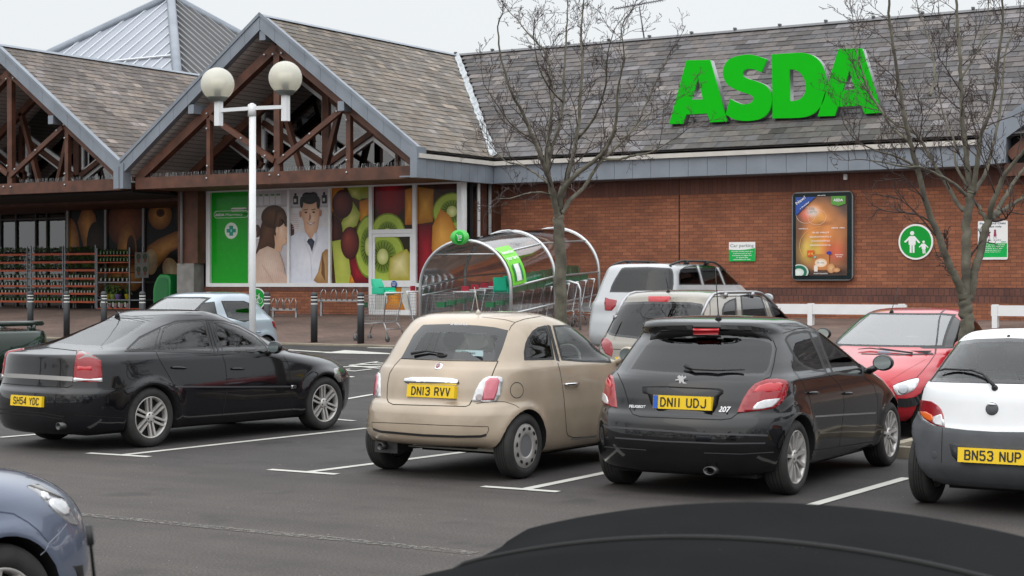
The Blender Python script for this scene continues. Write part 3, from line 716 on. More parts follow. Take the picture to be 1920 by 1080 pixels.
p.fan([(0, .75), (.4, .8), (.3, 1), (0, 1)], ORA, ORB); p.fan([(.5, .9), (.75, .86), (.75, 1), (.4, 1)], MEL, MEB); p.fan([(.75, .88), (1, .88), (1, 1), (.75, 1)], rgb(150, 150, 50), MEB)
p.fan([(.72, .85), (1, .88), (1, .45), (.85, .6), (.72, .66)], ORA, ORB); p.fan([(.2, .6), (.55, .85), (.75, .72), (.65, .6), (.3, .52)], MEL, MEB)
p.ell(.02, .55, .26, .16, rgb(80, 35, 25), rgb(45, 15, 12)); p.ell(.28, .83, .27, .15, rgb(120, 55, 45), rgb(50, 14, 14), (-.08, .05))
p.fan([(.0, .44), (.30, .46), (.5, .2), (.48, .0), (.1, .0)], rgb(190, 195, 90), rgb(160, 170, 70)); p.fan([(.5, .1), (.45, 0), (.7, 0), (.65, .12)], ORA, ORB)
p.fan([(.45, .25), (.6, .3), (.9, .05), (1, .0), (.6, 0), (.5, .1)], RED, REB); kiwi(p, .97, .38, .37, .33); p.ell(.48, .42, .24, .17, rgb(140, 60, 50), rgb(60, 18, 18), (-.06, .06))
S('window_print', p.done(), m_print)
p = panel(xd0 + .05, xd1 - .05, zt2 + .05, zT); p.rect(0, 0, 1, 1, rgb(50, 30, 10)); p.ell(.4, .75, .42, .5, RED, REB, (.0, .2)); p.fan([(.78, .1), (1, .1), (1, .95), (.78, .9)], ORA, ORB); kiwi(p, .35, -.12, .45, .50)
S('window_print', p.done(), m_print)
p = panel(dx0 + .07, dx1 - .07, zd(526), zt2 - .13, YQ - .02); p.rect(0, 0, 1, 1, rgb(40, 35, 10)); kiwi(p, .22, .55, .62, .62); p.fan([(.38, .12), (.42, .5), (.62, .62), (.9, .72), (1, .6), (1, 0), (.4, 0)], rgb(225, 215, 160), rgb(160, 150, 40), (.7, .4))
obj('glass_print', p.done(), m_print, door).matrix_parent_inverse = Matrix()
p = panel(dx0 + .07, dx1 - .07, zd(581), zd(538), YQ - .02); p.rect(0, 0, 1, 1, rgb(190, 190, 185)); p.fan([(.3, 1), (.36, .4), (.22, 0), (.85, 0), (.72, .5), (.75, 1)], ORA, ORB)
obj('glass_print', p.done(), m_print, door).matrix_parent_inverse = Matrix()
p = panel(xd1 + .05, xe[6] - .13, zS, zT); p.rect(0, 0, 1, 1, rgb(60, 38, 18)); p.fan([(0, .6), (.38, .62), (.4, .95), (0, .98)], rgb(205, 150, 50), rgb(150, 95, 25)); p.fan([(.0, .02), (.0, .6), (.34, .6), (.42, .3), (.36, .05)], RED, REB)
p.ell(.75, 1.0, .35, .12, rgb(70, 35, 25), rgb(40, 20, 15)); kiwi(p, .85, .72, .48, .19); p.fan([(.36, .35), (.38, .58), (.58, .75), (.8, .68), (.97, .52), (.95, .3), (.7, .2), (.42, .25)], rgb(222, 165, 75), rgb(175, 110, 35), (.6, .5)); p.fan([(.4, .1), (.9, .15), (1, 0), (.3, 0)], rgb(170, 180, 70), MEB)
S('window_print', p.done(), m_print)
bm = B(); c = onY(739, 533, YQ - .06); lathe(bm, [(.085, 0), (.085, .01), (0, .01)], 20, Matrix.Translation(c) @ Matrix.Rotation(radians(90), 4, 'X')); obj('door_sticker', bm, M('sticker_blue', (.02, .10, .38), .4), door).matrix_parent_inverse = Matrix()
bm = B()
for i, s in enumerate(('~4 4', '~5', '~6')): joinme(bm, text(s, c + Vector((0, -.014, .03 - i * .035)), EX, UPZ, .1, .018, .02, 'CENTER'))
obj('sticker_text', bm, m_txtw, door).matrix_parent_inverse = Matrix()
# brick under the pharmacy windows, side return and piers
bm = B(); box(bm, (xe[0] - .1, YQ - .02, .9), (xd0 - .05, YQ + .25, zS - .09)); box(bm, (xd1 + .05, YQ - .02, .9), (xe[6], YQ + .25, zS - .09)); S('brick_panel', bm, m_brick)
bm = B(); zq = XZ(640, 546)[1]; box(bm, (xe[0] - .1, YQ - .04, zq), (xd0 - .05, YQ - .0201, zS - .091)); box(bm, (xd1 + .05, YQ - .04, zq), (xe[6], YQ - .0201, zS - .091)); S('brick_panel', bm, m_band)
bm = B(); box(bm, (xe[0], YQ - .03, zT + .09), (XR - .1, YQ + .2, 4.4)); box(bm, (-60, 34, 3.98), (XV + 1.5, 38, 4.3)); S('head_beam', bm, m_timber)
xs_ = xe[6]
bm = B(); box(bm, (xs_ - .02, YQ + .04, .9), (xs_ + .0, YQ + .75, 4.3)); S('side_glazing', bm, m_glz)
bm = B()
for yy in (YQ + .041, YQ + .62): box(bm, (xs_ - .03, yy, 1.7), (xs_ + .02, yy + .09, 4.25))
S('side_frame', bm, m_white)
bm = B(); box(bm, (xs_ - .06, YQ + .76, .9), (xs_ + .03, YQ + .98, 4.3)); box(bm, (xs_ - .06, YQ + 1.16, .9), (-21.86, YW - .02, 4.3)); S('timber_post', bm, m_timber)
bm = B(); tube(bm, [(xs_ + .07, YQ + 1.05, .9), (xs_ + .07, YQ + 1.05, 4.3)], .045, 8); S('downpipe', bm, M('grey_pipe', (.25, .25, .25), .5))
# left of the pharmacy: column, recess, bread windows, entrance glazing
YB = 37.0; YL = 38.3
bm = B(); a = onY(336, 400, YG - .3); b = onY(373, 400, YG - .3); zc = onY(350, 494, YG - .3).z
box(bm, (a.x, YG - .35, zc), (b.x, YG - .0, 4.35)); S('timber_post', bm, m_timber)
bm = B(); box(bm, (a.x - .02, YG - .36, .9), (b.x - .12, YG + .02, zc)); S('post_base', bm, M('concrete', (.2, .195, .185), .8, var=.2, vs=4, bump=.2))
bm = B(); q = onY(341, 420, YG - .4); tube(bm, [(q.x, YG - .41, zc), (q.x, YG - .41, 4.3)], .035, 8); S('downpipe', bm, MATS['grey_pipe'])
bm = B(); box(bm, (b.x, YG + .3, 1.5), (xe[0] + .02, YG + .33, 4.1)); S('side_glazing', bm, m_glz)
bx = [onY(x, 450, YB).x for x in (130, 201, 272, 334)]; zb1 = onY(230, 375, YB).z; zb0 = onY(230, 560, YB).z - .55
bm = B(); box(bm, (bx[0] - .08, YB - .08, zb1), (bx[3] + .5, YB + .05, zb1 + .07)); box(bm, (bx[0] - .08, YB - .08, zb0 - .1), (bx[3] + .5, YB + .05, zb0))
for x in bx[:3]: box(bm, (x - .05, YB - .079, zb0), (x + .03, YB + .05, zb1))
S('bread_window_frame', bm, M('grey_frame', (.38, .38, .38), .5))
DK = rgb(14, 13, 14); C0, C1 = rgb(225, 160, 85), rgb(125, 72, 35); PL0, PL1 = rgb(240, 220, 180), rgb(180, 145, 100)
for i in range(3):
    p = Print((bx[i] + .03, YB - .02, zb0), EX, UPZ, (bx[i + 1] if i < 2 else bx[3] + .45) - bx[i] - .08, zb1 - zb0); p.rect(0, 0, 1, 1, DK)
    if i == 0: p.ell(.0, .60, .28, .26, C0, C1); p.fan([(.22, .82), (.35, .93), (.55, .96), (.72, .88), (.78, .75), (.62, .5), (.5, .4), (.4, .6)], C0, C1, (.5, .8)); p.ell(.72, .62, .24, .2, rgb(60, 38, 25), rgb(30, 18, 14)); p.ell(.7, .34, .42, .16, rgb(150, 128, 95), rgb(105, 82, 55))
    if i == 1: p.ell(.5, .80, .52, .20, rgb(150, 85, 45), rgb(80, 38, 22)); p.ell(.55, .52, .28, .3, C0, C1); p.ell(.66, .58, .12, .12, rgb(30, 16, 10), rgb(70, 38, 20)); p.ell(.3, .36, .36, .13, C0, C1); p.ell(.7, .36, .3, .14, C0, C1)
    if i == 2: p.ell(.35, .86, .28, .12, C0, C1); p.ell(.36, .88, .1, .035, rgb(60, 35, 15), rgb(90, 55, 25)); p.ell(.85, .88, .2, .14, rgb(70, 62, 35), rgb(35, 30, 18)); p.fan([(.0, .50), (.05, .60), (.3, .66), (.7, .72), (1, .74), (1, .62), (.6, .55), (.3, .42), (.05, .38)], C0, C1); p.ell(.14, .47, .16, .11, PL0, PL1); p.ell(.62, .38, .19, .13, PL0, PL1, rot=.5)
    S('bread_print', p.done(), m_printd)
bm = B(); box(bm, (-60, YL, .9), (bx[0], YL + .02, zb1)); S('entrance_glazing', bm, glassmat('lobby_glass', (.35, .36, .33), .10))
bm = B()
for px in (3, 32, 69, 90, 126): x = onY(px, 450, YL).x; box(bm, (x - .03, YL - .06, .9), (x + .03, YL - .001, zb1))
for zz in (zb1 - .15, zb1 - .45): box(bm, (-60, YL - .05, zz), (bx[0] - .1, YL - .002, zz + .05))
S('entrance_frame', bm, M('dark_frame', (.06, .06, .06), .5))
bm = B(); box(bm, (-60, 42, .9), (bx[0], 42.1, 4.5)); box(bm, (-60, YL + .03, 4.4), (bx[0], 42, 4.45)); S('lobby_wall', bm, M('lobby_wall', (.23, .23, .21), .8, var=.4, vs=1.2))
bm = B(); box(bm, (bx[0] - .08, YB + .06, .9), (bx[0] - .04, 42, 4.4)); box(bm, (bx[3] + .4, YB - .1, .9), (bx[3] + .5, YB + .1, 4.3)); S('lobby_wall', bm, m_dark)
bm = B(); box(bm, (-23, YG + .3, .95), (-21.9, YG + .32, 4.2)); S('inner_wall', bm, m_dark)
for px, py in ((55, 412), (66, 415)):
    c = onY(px, py, 40.2 if px == 66 else 39.2); t = thing('pendant_lamp', 'lit pendant lamp behind the entrance glass, ' + ('nearer and left one' if px == 55 else 'farther and right one'), 'lamp', c)
    bm = B(); lathe(bm, [(.19, 0), (.17, .08), (.07, .16), (.03, .18), (.0, .18)], 16); obj('lamp_shade', bm, M('lamp_shade_lit', (.5, .45, .3), .5, emit=(1, .85, .5), es=.5), t, smooth=True)
    bm = B(); ball(bm, (0, 0, .02), .07); obj('bulb', bm, M('lit_bulb', (1, .9, .6), .5, emit=(1, .85, .55), es=2.5), t)
    bm = B(); tube(bm, [(0, 0, .18), (0, 0, 4.4 - c.z)], .008, 4); obj('cable', bm, m_black, t)
# third gable starting at the right edge of the photo
y3 = ysf - .02
def P3(px, py, dy=0): q = onY(px, py, y3); return Vector((q.x, y3 + dy, q.z))
pts = [(1838, 309), (1836, 256), (1870, 228), (1935, 181), (2100, 62), (2300, 205), (2300, 240), (2100, 100), (1887, 258), (1885, 305)]
bm = B(); fr_ = [bm.verts.new(P3(*q)) for q in pts]; bk = [bm.verts.new(P3(*q, .35)) for q in pts]; bm.faces.new(fr_); bm.faces.new(bk[::-1])
for i in range(len(pts)): bm.faces.new((fr_[i], fr_[(i + 1) % len(pts)], bk[(i + 1) % len(pts)], bk[i]))
S('barge_board', bm, m_zinc)
bm = B(); poly(bm, [P3(1880, 330, .4), P3(2300, 330, .4), P3(2300, 230, .4), P3(2100, 90, .4), P3(1880, 250, .4)]); S('gable_window', bm, m_dark)
bm = B(); beam(bm, P3(1880, 318, .2), P3(2300, 300, .2), .25, .2); beam(bm, P3(1889, 292, .2), P3(2010, 190, .2), .2, .18); S('gable_truss', bm, m_timber)
# pyramid rooflight behind
pyr = thing('pyramid_rooflight', 'pyramid of grey glazed panels and ribbed metal rising behind the gables', 'rooflight', (-45.3, 48, 7.4))
a = 7.0; ap = Vector((-45.3, 48, 12.62)); zb = 7.5; c4 = [ap + Vector((sx * a, sy * a, zb - ap.z)) for sx, sy in ((-1, -1), (1, -1), (1, 1), (-1, 1))]
bm = B(); poly(bm, [c4[0], c4[1], ap]); poly(bm, [c4[3], c4[0], ap]); obj('glazed_face', bm, M('rooflight_panel', (.24, .26, .30), .45, .0, var=.05, vs=.6), pyr, world=True)
bm = B(); poly(bm, [c4[1], c4[2], ap]); poly(bm, [c4[2], c4[3], ap]); obj('metal_face', bm, M('standing_seam', (.22, .22, .225), .45, .3, var=.06, vs=1), pyr, world=True)
bars = B(); sd = (c4[1] - c4[0]); nrm = (c4[1] - c4[0]).cross(ap - c4[0]).normalized(); mid = (c4[0] + c4[1]) / 2; upv = (ap - mid)
for i in range(1, 24):
    t = i / 24; k = 1 - abs(2 * t - 1); p0 = c4[0] + sd * t; beam(bars, p0 + nrm * .02, p0 + upv * k + nrm * .02, .06, .04, nrm)
beam(bars, c4[0] + (ap - c4[0]) * .42 + nrm * .05, c4[1] + (ap - c4[1]) * .42 + nrm * .05, .08, .06, nrm)
obj('glazing_bar', bars, M('glazing_bar_white', (.50, .52, .55), .5), pyr, world=True)
bars = B(); sd = (c4[2] - c4[1]); nrm = (c4[2] - c4[1]).cross(ap - c4[1]).normalized(); mid = (c4[1] + c4[2]) / 2; upv = (ap - mid)
for i in range(1, 34):
    t = i / 34; k = 1 - abs(2 * t - 1); p0 = c4[1] + sd * t; beam(bars, p0 + nrm * .04, p0 + upv * k + nrm * .04, .05, .14, nrm)
obj('seam', bars, MATS['standing_seam'], pyr, world=True)
bm = B()
for c in c4: tube(bm, [c + Vector((0, 0, .05)), ap + Vector((0, 0, .05))], .17, 8)
obj('hip_cap', bm, m_zinc, pyr, world=True)
bm = B(); box(bm, (c4[0].x, c4[0].y, 4), (c4[2].x, c4[2].y, zb)); obj('base', bm, m_zinc, pyr, world=True)
# TV aerial on the ridge
b0 = onY(1208, 66, YR); aer = thing('tv_aerial', 'thin television aerial on a mast above the main roof ridge', 'aerial', b0 + Vector((0, 0, -.1)))
bm = B(); top = onY(1199, 14, YR); tube(bm, [b0 + Vector((0, 0, -.1)), top], .018, 6); obj('mast', bm, M('old_metal', (.12, .12, .13), .5, .6), aer, world=True)
bm = B(); l = onY(1151, 17, YR); r = onY(1243, 0, YR); tube(bm, [l, r], .012, 5)
for i in range(22): q = l.lerp(r, i / 21); tube(bm, [q + Vector((0, -.15, .0)), q + Vector((0, .15, 0))], .005, 4); tube(bm, [q + Vector((0, 0, -.05)), q + Vector((0, 0, .05))], .005, 4)
tube(bm, [top + Vector((-.13, 0, .03)), top + Vector((-.1, 0, -.1)), top + Vector((.1, 0, -.07)), top + Vector((.14, 0, .08))], .01, 5); obj('boom', bm, MATS['old_metal'], aer, world=True)
# ------------------------------------------------------------ car kit
def paint(name, c, metal=.0, rough=.3, dirt=.10, coat=1.0): return M(name, c, rough, metal, coat, var=dirt, vs=2.5, detail=8, spec=.08)
m_gls = glassmat('car_glass', (.80, .86, .84), .01)
m_gld = glassmat('privacy_glass', (.07, .075, .08), .0)
m_glw = glassmat('screen_glass', (.75, .84, .84), .20)
m_frit = M('black_glass_border', (.008, .008, .009), .08, coat=.5)
m_rub = M('black_rubber', (.014, .014, .015), .55)
m_tyre = M('tyre_rubber', (.022, .021, .020), .85, var=.3, vs=9, bump=.2, bs=60)
m_alloy = M('alloy_wheel', (.50, .48, .46), .38, .45, var=.15, vs=10)
m_hub = M('wheel_well', (.006, .006, .006), .9)
m_red = M('red_lens', (.26, .004, .010), .12, coat=.5, var=.12, vs=30)
m_red2 = M('bright_red_lens', (.48, .01, .018), .12, coat=.8)
m_pink = M('pink_lens', (.55, .13, .17), .12, coat=.8, var=.1, vs=20)
m_clear = M('clear_lens', (.62, .62, .63), .12, .25, coat=.8, var=.12, vs=25)
m_smoke = M('smoked_lens', (.16, .15, .14), .15, coat=.8)
m_orange = M('orange_lens', (.75, .14, .02), .15, coat=.8)
m_plate = M('yellow_plate', (.78, .52, .01), .4)
m_plt = M('plate_text', (.012, .012, .01), .5)
m_seat = M('seat_fabric', (.09, .09, .095), .85)
m_trim = M('dash_plastic', (.04, .04, .042), .7)
m_gap = M('shut_gap', (.004, .004, .004), .9)
m_mirror = M('mirror_glass', (.55, .62, .62), .03, 1)

def pchip(xs, ys, x):
    xs = np.asarray(xs, float); ys = np.asarray(ys, float); h = np.diff(xs); d = np.diff(ys) / h; m = np.zeros_like(ys)
    for i in range(1, len(xs) - 1):
        if d[i - 1] * d[i] > 0:
            w1 = 2 * h[i] + h[i - 1]; w2 = h[i] + 2 * h[i - 1]; m[i] = (w1 + w2) / (w1 / d[i - 1] + w2 / d[i])
    m[0] = d[0]; m[-1] = d[-1]
    k = np.clip(np.searchsorted(xs, x) - 1, 0, len(h) - 1); t = (x - xs[k]) / h[k]
    return ((1 + 2 * t) * (1 - t) ** 2 * ys[k] + t * (1 - t) ** 2 * h[k] * m[k] + t * t * (3 - 2 * t) * ys[k + 1] + t * t * (t - 1) * h[k] * m[k + 1])

GL = {'D': [[(0, 0), (0, 1), (.6, 1), (1, .7), (1, .3), (.6, 0), (0, 0)]], 'N': [[(0, 0), (0, 1), (1, 0), (1, 1)]], '1': [[(.5, 0), (.5, 1)]], '3': [[(0, .85), (.2, 1), (.8, 1), (1, .8), (1, .65), (.75, .52), (.4, .52)], [(.75, .52), (1, .38), (1, .2), (.8, 0), (.2, 0), (0, .15)]],
      'R': [[(0, 0), (0, 1), (.75, 1), (1, .8), (1, .65), (.75, .47), (0, .47)], [(.55, .47), (1, 0)]], 'V': [[(0, 1), (.5, 0), (1, 1)]], 'U': [[(0, 1), (0, .2), (.2, 0), (.8, 0), (1, .2), (1, 1)]], 'J': [[(1, 1), (1, .2), (.8, 0), (.2, 0), (0, .2)]],
      'S': [[(1, .82), (.8, 1), (.2, 1), (0, .82), (0, .66), (.2, .52), (.8, .48), (1, .34), (1, .18), (.8, 0), (.2, 0), (0, .18)]], 'H': [[(0, 0), (0, 1)], [(1, 0), (1, 1)], [(0, .5), (1, .5)]], '5': [[(.95, 1), (.05, 1), (.05, .55), (.7, .6), (1, .42), (1, .18), (.8, 0), (.2, 0), (0, .15)]],
      '4': [[(.75, 0), (.75, 1), (.65, 1), (0, .3), (0, .25), (1, .25)]], 'Y': [[(0, 1), (.5, .48), (1, 1)], [(.5, .48), (.5, 0)]], 'C': [[(1, .82), (.8, 1), (.2, 1), (0, .8), (0, .2), (.2, 0), (.8, 0), (1, .18)]],
      'B': [[(0, 0), (0, 1), (.75, 1), (.95, .85), (.95, .65), (.75, .52), (0, .52)], [(.75, .52), (1, .38), (1, .18), (.8, 0), (0, 0)]], 'P': [[(0, 0), (0, 1), (.75, 1), (1, .8), (1, .62), (.75, .45), (0, .45)]]}
def platetext(bm, txt, m, x0, x1, h):
    """number plate characters drawn with an even stroke"""
    units = [(.55 if c == ' ' else (.45 if c == '1' else 1)) for c in txt]; n = len(txt); u = (x1 - x0) / (sum(units) + .22 * (n - 1)); x = x0; cz = -h / 2; w = u * .78; sw = .0125
    for c, k in zip(txt, units):
        if c != ' ':
            for pl in GL.get(c, GL['H']):
                P = [(x + (a * w * (1 if c != '1' else .45) + sw / 2 if c != '1' else w * .25), cz + sw / 2 + b * (h - sw)) for a, b in pl]
                for i, (a, b) in enumerate(zip(P, P[1:])):
                    d = math.dist(a, b); tx, tz = (b[0] - a[0]) / d, (b[1] - a[1]) / d; nx, nz = -tz * sw / 2, tx * sw / 2; e0 = e1 = sw * .28
                    q = [(a[0] - tx * e0 + nx, a[1] - tz * e0 + nz), (a[0] - tx * e0 - nx, a[1] - tz * e0 - nz), (b[0] + tx * e1 - nx, b[1] + tz * e1 - nz), (b[0] + tx * e1 + nx, b[1] + tz * e1 + nz)]
                    bm.faces.new([bm.verts.new(m @ Vector((p[0], -.0058 - .00012 * i, p[1]))) for p in q])
        x += u * (k + .22)

class Car:
    """Body of closed horizontal rings; rows = (z, y_rear, y_front, half_width, rear_cap, front_cap)."""
    def __init__(s, root, rows, pmat, nr=2.6, nf=2.4, arch=None, ring=46, barrel=.03, hood=None):
        s.root = root; s.rows = rows; s.pm = pmat
        R = np.array(rows, float); L = R[:, 2].max() - R[:, 1].min()
        # ring parameter by profile arc length
        d = np.sqrt(np.diff(R[:, 0]) ** 2 + (np.maximum(abs(np.diff(R[:, 1])), abs(np.diff(R[:, 2]))) * .6) ** 2 + np.diff(R[:, 3]) ** 2) + 1e-3
        t = np.concatenate([[0], np.cumsum(d)]); K = int(t[-1] / .022); q = np.linspace(0, t[-1], K)
        q = np.unique(np.concatenate([q, t]))
        P = np.stack([pchip(t, R[:, j], q) for j in range(6)], 1)
        s.P = P; ym0 = (R[:, 1].min() + R[:, 2].max()) / 2
        def half(z, yr, yf, w, er, ef):
            k = min(1, .98 * (yf - yr) / (er + ef)); er *= k; ef *= k; out = []
            m = 60
            for i in range(m + 1):
                a = pi / 2 * i / m; out.append((w * sin(a) ** (2 / nr), yr + er - er * cos(a) ** (2 / nr)))
            st_ = yf - ef - yr - er
            for i in range(1, 30): out.append((w, yr + er + st_ * i / 30))
            for i in range(m, -1, -1):
                a = pi / 2 * i / m; out.append((w * sin(a) ** (2 / nf), yf - ef + ef * cos(a) ** (2 / nf)))
            A = np.array(out); A[:, 0] *= 1 - barrel * ((A[:, 1] - ym0) / (L / 2)) ** 2
            g = np.sqrt((np.diff(A, axis=0) ** 2).sum(1)); c = np.concatenate([[0], np.cumsum(g)]); u = np.linspace(0, c[-1], ring * 2)
            return np.stack([np.interp(u, c, A[:, 0]), np.interp(u, c, A[:, 1])], 1)
        bm = B(); rings = []
        for row in P:
            H = half(*row); z = row[0]; pts = [Vector((x, y, z)) for x, y in H] + [Vector((-x, y, z)) for x, y in H[-2:0:-1]]
            rings.append(pts)
        if arch:
            R0, hh, ww, cs = arch[:4]
            for pts in rings:
                for p in pts:
                    for (ya, za) in cs:
                        r = sqrt((p.y - ya) ** 2 + (p.z - za) ** 2)
                        if abs(p.x) > .45: p.x += (1 if p.x > 0 else -1) * hh * math.exp(-((r - R0) / ww) ** 2) * min(1, max(0, (abs(p.x) - .45) / .2))
        if hood:
            for pts in rings:
                for p in pts: hood(p)
        V = [[bm.verts.new(p) for p in pts] for pts in rings]; n = len(V[0])
        for a, b in zip(V, V[1:]):
            for j in range(n): bm.faces.new((a[j], a[(j + 1) % n], b[(j + 1) % n], b[j]))
        c0 = bm.verts.new((0, ym0, P[0][0])); c1 = bm.verts.new((0, sum(v.co.y for v in V[-1]) / n, P[-1][0] + .001))
        for j in range(n): bm.faces.new((c0, V[0][(j + 1) % n], V[0][j])); bm.faces.new((c1, V[-1][j], V[-1][(j + 1) % n]))
        for f in bm.faces: f.smooth = True
        bmesh.ops.recalc_face_normals(bm, faces=bm.faces[:])
        s.bm = bm; s.bvh = BVHTree.FromBMesh(bm); s.mi = rootmat(root).inverted(); s.C = s.mi @ CP; s.R3 = s.mi.to_3x3()
    # --- projections: pixel polygons of the photo measured on this car, mirrored for the other side
    def pray(s, px, mir=0):
        d = s.R3 @ ray(*px); C = s.C.copy()
        if mir: d.x = -d.x; C.x = -C.x
        return C, d.normalized()
    def hit(s, px, mir=0):
        C, d = s.pray(px, mir); h = s.bvh.ray_cast(C, d)
        return (h[0], h[1]) if h[0] is not None else (None, None)
    def cut(s, poly, mir=0, view=None, bm=None):
        """split the body along the outline and lift the faces inside out as a new bmesh"""
        bm = bm or s.bm
        if view is None:
            C, _ = s.pray(poly[0], mir); rays = [s.pray(p, mir)[1] for p in poly]
            planes = [(C, rays[i].cross(rays[(i + 1) % len(poly)]).normalized()) for i in range(len(poly))]
            cd = sum(rays, Vector()).normalized(); u = cd.orthogonal().normalized(); v = cd.cross(u)
            def to2(p): q = p - C; k = q.dot(cd); return (q.dot(u) / k, q.dot(v) / k) if k > .01 else (99, 99)
            face = lambda f: f.normal.dot(f.calc_center_median() - C) < 0
            P2 = [to2(C + r) for r in rays]
            def vis(p): h = s.bvh.ray_cast(C, (p - C).normalized()); return h[0] is not None and (h[0] - p).length < .06
        else:
            ax, sg = view; a, b = ((0, 2) if ax == 1 else (1, 2)) if ax < 2 else (0, 1)
            P2 = poly; D = Vector((0, 0, 0)); D[ax] = sg
            to2 = lambda p: (p[a], p[b]); face = lambda f: f.normal.dot(D) > .12
            planes = []
            for i in range(len(poly)):
                p, q = poly[i], poly[(i + 1) % len(poly)]; N = Vector((0, 0, 0)); N[a] = q[1] - p[1]; N[b] = -(q[0] - p[0]); O = Vector((0, 0, 0)); O[a] = p[0]; O[b] = p[1]; planes.append((O, N.normalized()))
            vis = lambda p: True
        x0, x1 = min(p[0] for p in P2), max(p[0] for p in P2); y0, y1 = min(p[1] for p in P2), max(p[1] for p in P2); n = len(P2)
        sz = max(x1 - x0, y1 - y0) * .02
        def inb(f, X0, X1, Y0, Y1):
            q = [to2(v.co) for v in f.verts]
            return max(a[0] for a in q) >= X0 and min(a[0] for a in q) <= X1 and max(a[1] for a in q) >= Y0 and min(a[1] for a in q) <= Y1
        cand = [f for f in bm.faces if face(f) and inb(f, x0, x1, y0, y1)]
        lay = bm.faces.layers.int.get('c') or bm.faces.layers.int.new('c')
        cand = [f for f in bm.faces if face(f) and inb(f, x0, x1, y0, y1)]
        for f in bm.faces: f[lay] = 0
        for f in cand: f[lay] = 1
        for i in range(n):
            a_, b_ = P2[i], P2[(i + 1) % n]; X0, X1 = min(a_[0], b_[0]) - sz, max(a_[0], b_[0]) + sz; Y0, Y1 = min(a_[1], b_[1]) - sz, max(a_[1], b_[1]) + sz
            fs = [f for f in bm.faces if f[lay] == 1 and inb(f, X0, X1, Y0, Y1)]
            if not fs: continue
            ge = list({e for f in fs for e in f.edges}) + list({v for f in fs for v in f.verts}) + fs
            bmesh.ops.bisect_plane(bm, geom=ge, dist=1e-6, plane_co=planes[i][0], plane_no=planes[i][1])
        def inside(p):
            x, y = p; r = False; j = n - 1
            for i in range(n):
                xi, yi = P2[i]; xj, yj = P2[j]
                if (yi > y) != (yj > y) and x < (xj - xi) * (y - yi) / (yj - yi + 1e-12) + xi: r = not r
                j = i
            return r
        sel = [f for f in bm.faces if f[lay] == 1 and inside(to2(f.calc_center_median())) and vis(f.calc_center_median())]
        nb = B(); mp = {}
        for f in sel:
            vs = []
            for v in f.verts:
                if v not in mp: mp[v] = nb.verts.new(v.co)
                vs.append(mp[v])
            try: nf_ = nb.faces.new(vs); nf_.smooth = True
            except ValueError: pass
        bmesh.ops.delete(bm, geom=sel, context='FACES')
        nb.normal_update()
        return nb
    def part(s, name, bm, mats, parent=None, smooth=False, label=None):
        o = obj(name, bm, mats, parent or s.root, smooth=smooth)
        if label: o['label'] = label
        return o
    def win(s, poly, glass, border=.018, mir=(0, 1), view=None, name='window', bmat=None):
        """glass cut out of the body, with a rubber or black-printed border cut from the same surface"""
        for m in mir:
            nb = s.cut(poly, m, view)
            if not nb.faces: nb.free(); print('no window', s.root.name, name, m); continue
            b = border
            if view is None:
                p, _ = s.hit((sum(q_[0] for q_ in poly) / len(poly), sum(q_[1] for q_ in poly) / len(poly)), m); C, _ = s.pray(poly[0], m)
                b = border * F / ((p - C).length if p is not None else 15)
            ar = sum(a[0] * c[1] - c[0] * a[1] for a, c in zip(poly, poly[1:] + poly[:1])); sg = 1 if ar > 0 else -1; inn = []; n = len(poly)
            for i in range(n):
                p0, p1, p2 = Vector(poly[i - 1]), Vector(poly[i]), Vector(poly[(i + 1) % n]); d1 = (p1 - p0).normalized(); d2 = (p2 - p1).normalized()
                n1 = Vector((-d1.y, d1.x)) * sg; n2 = Vector((-d2.y, d2.x)) * sg; k = (n1 + n2); k = k / max(.35, k.length_squared / 2) if k.length > .2 else n1
                inn.append(tuple(p1 + k * b))
            g = s.cut(inn, m, view, nb)
            w = s.part(name, g, glass)
            s.part('window_trim', nb, bmat or m_rub, w)
    def lens(s, name, poly, mat, mir=(0, 1), off=.006, view=None, label=None, parent=None, rim=None):
        """lamp lens / panel: cut piece pushed out a little with a turned-in edge"""
        out = None
        for m in mir:
            nb = s.cut(poly, m, view)
            if not nb.faces: nb.free(); continue
            for v in nb.verts: v.co += v.normal * off
            be = [e for e in nb.edges if e.is_boundary]; ex = bmesh.ops.extrude_edge_only(nb, edges=be)
            for v in [g for g in ex['geom'] if isinstance(g, bmesh.types.BMVert)]: v.co -= v.normal * .0; v.co += (Vector((0, v.co.y * 0 + s.P[:, 1].mean(), .6)) - v.co).normalized() * (.02 + off)
            nb.normal_update()
            out = s.part(name, nb, mat, parent, label=label)
        return out
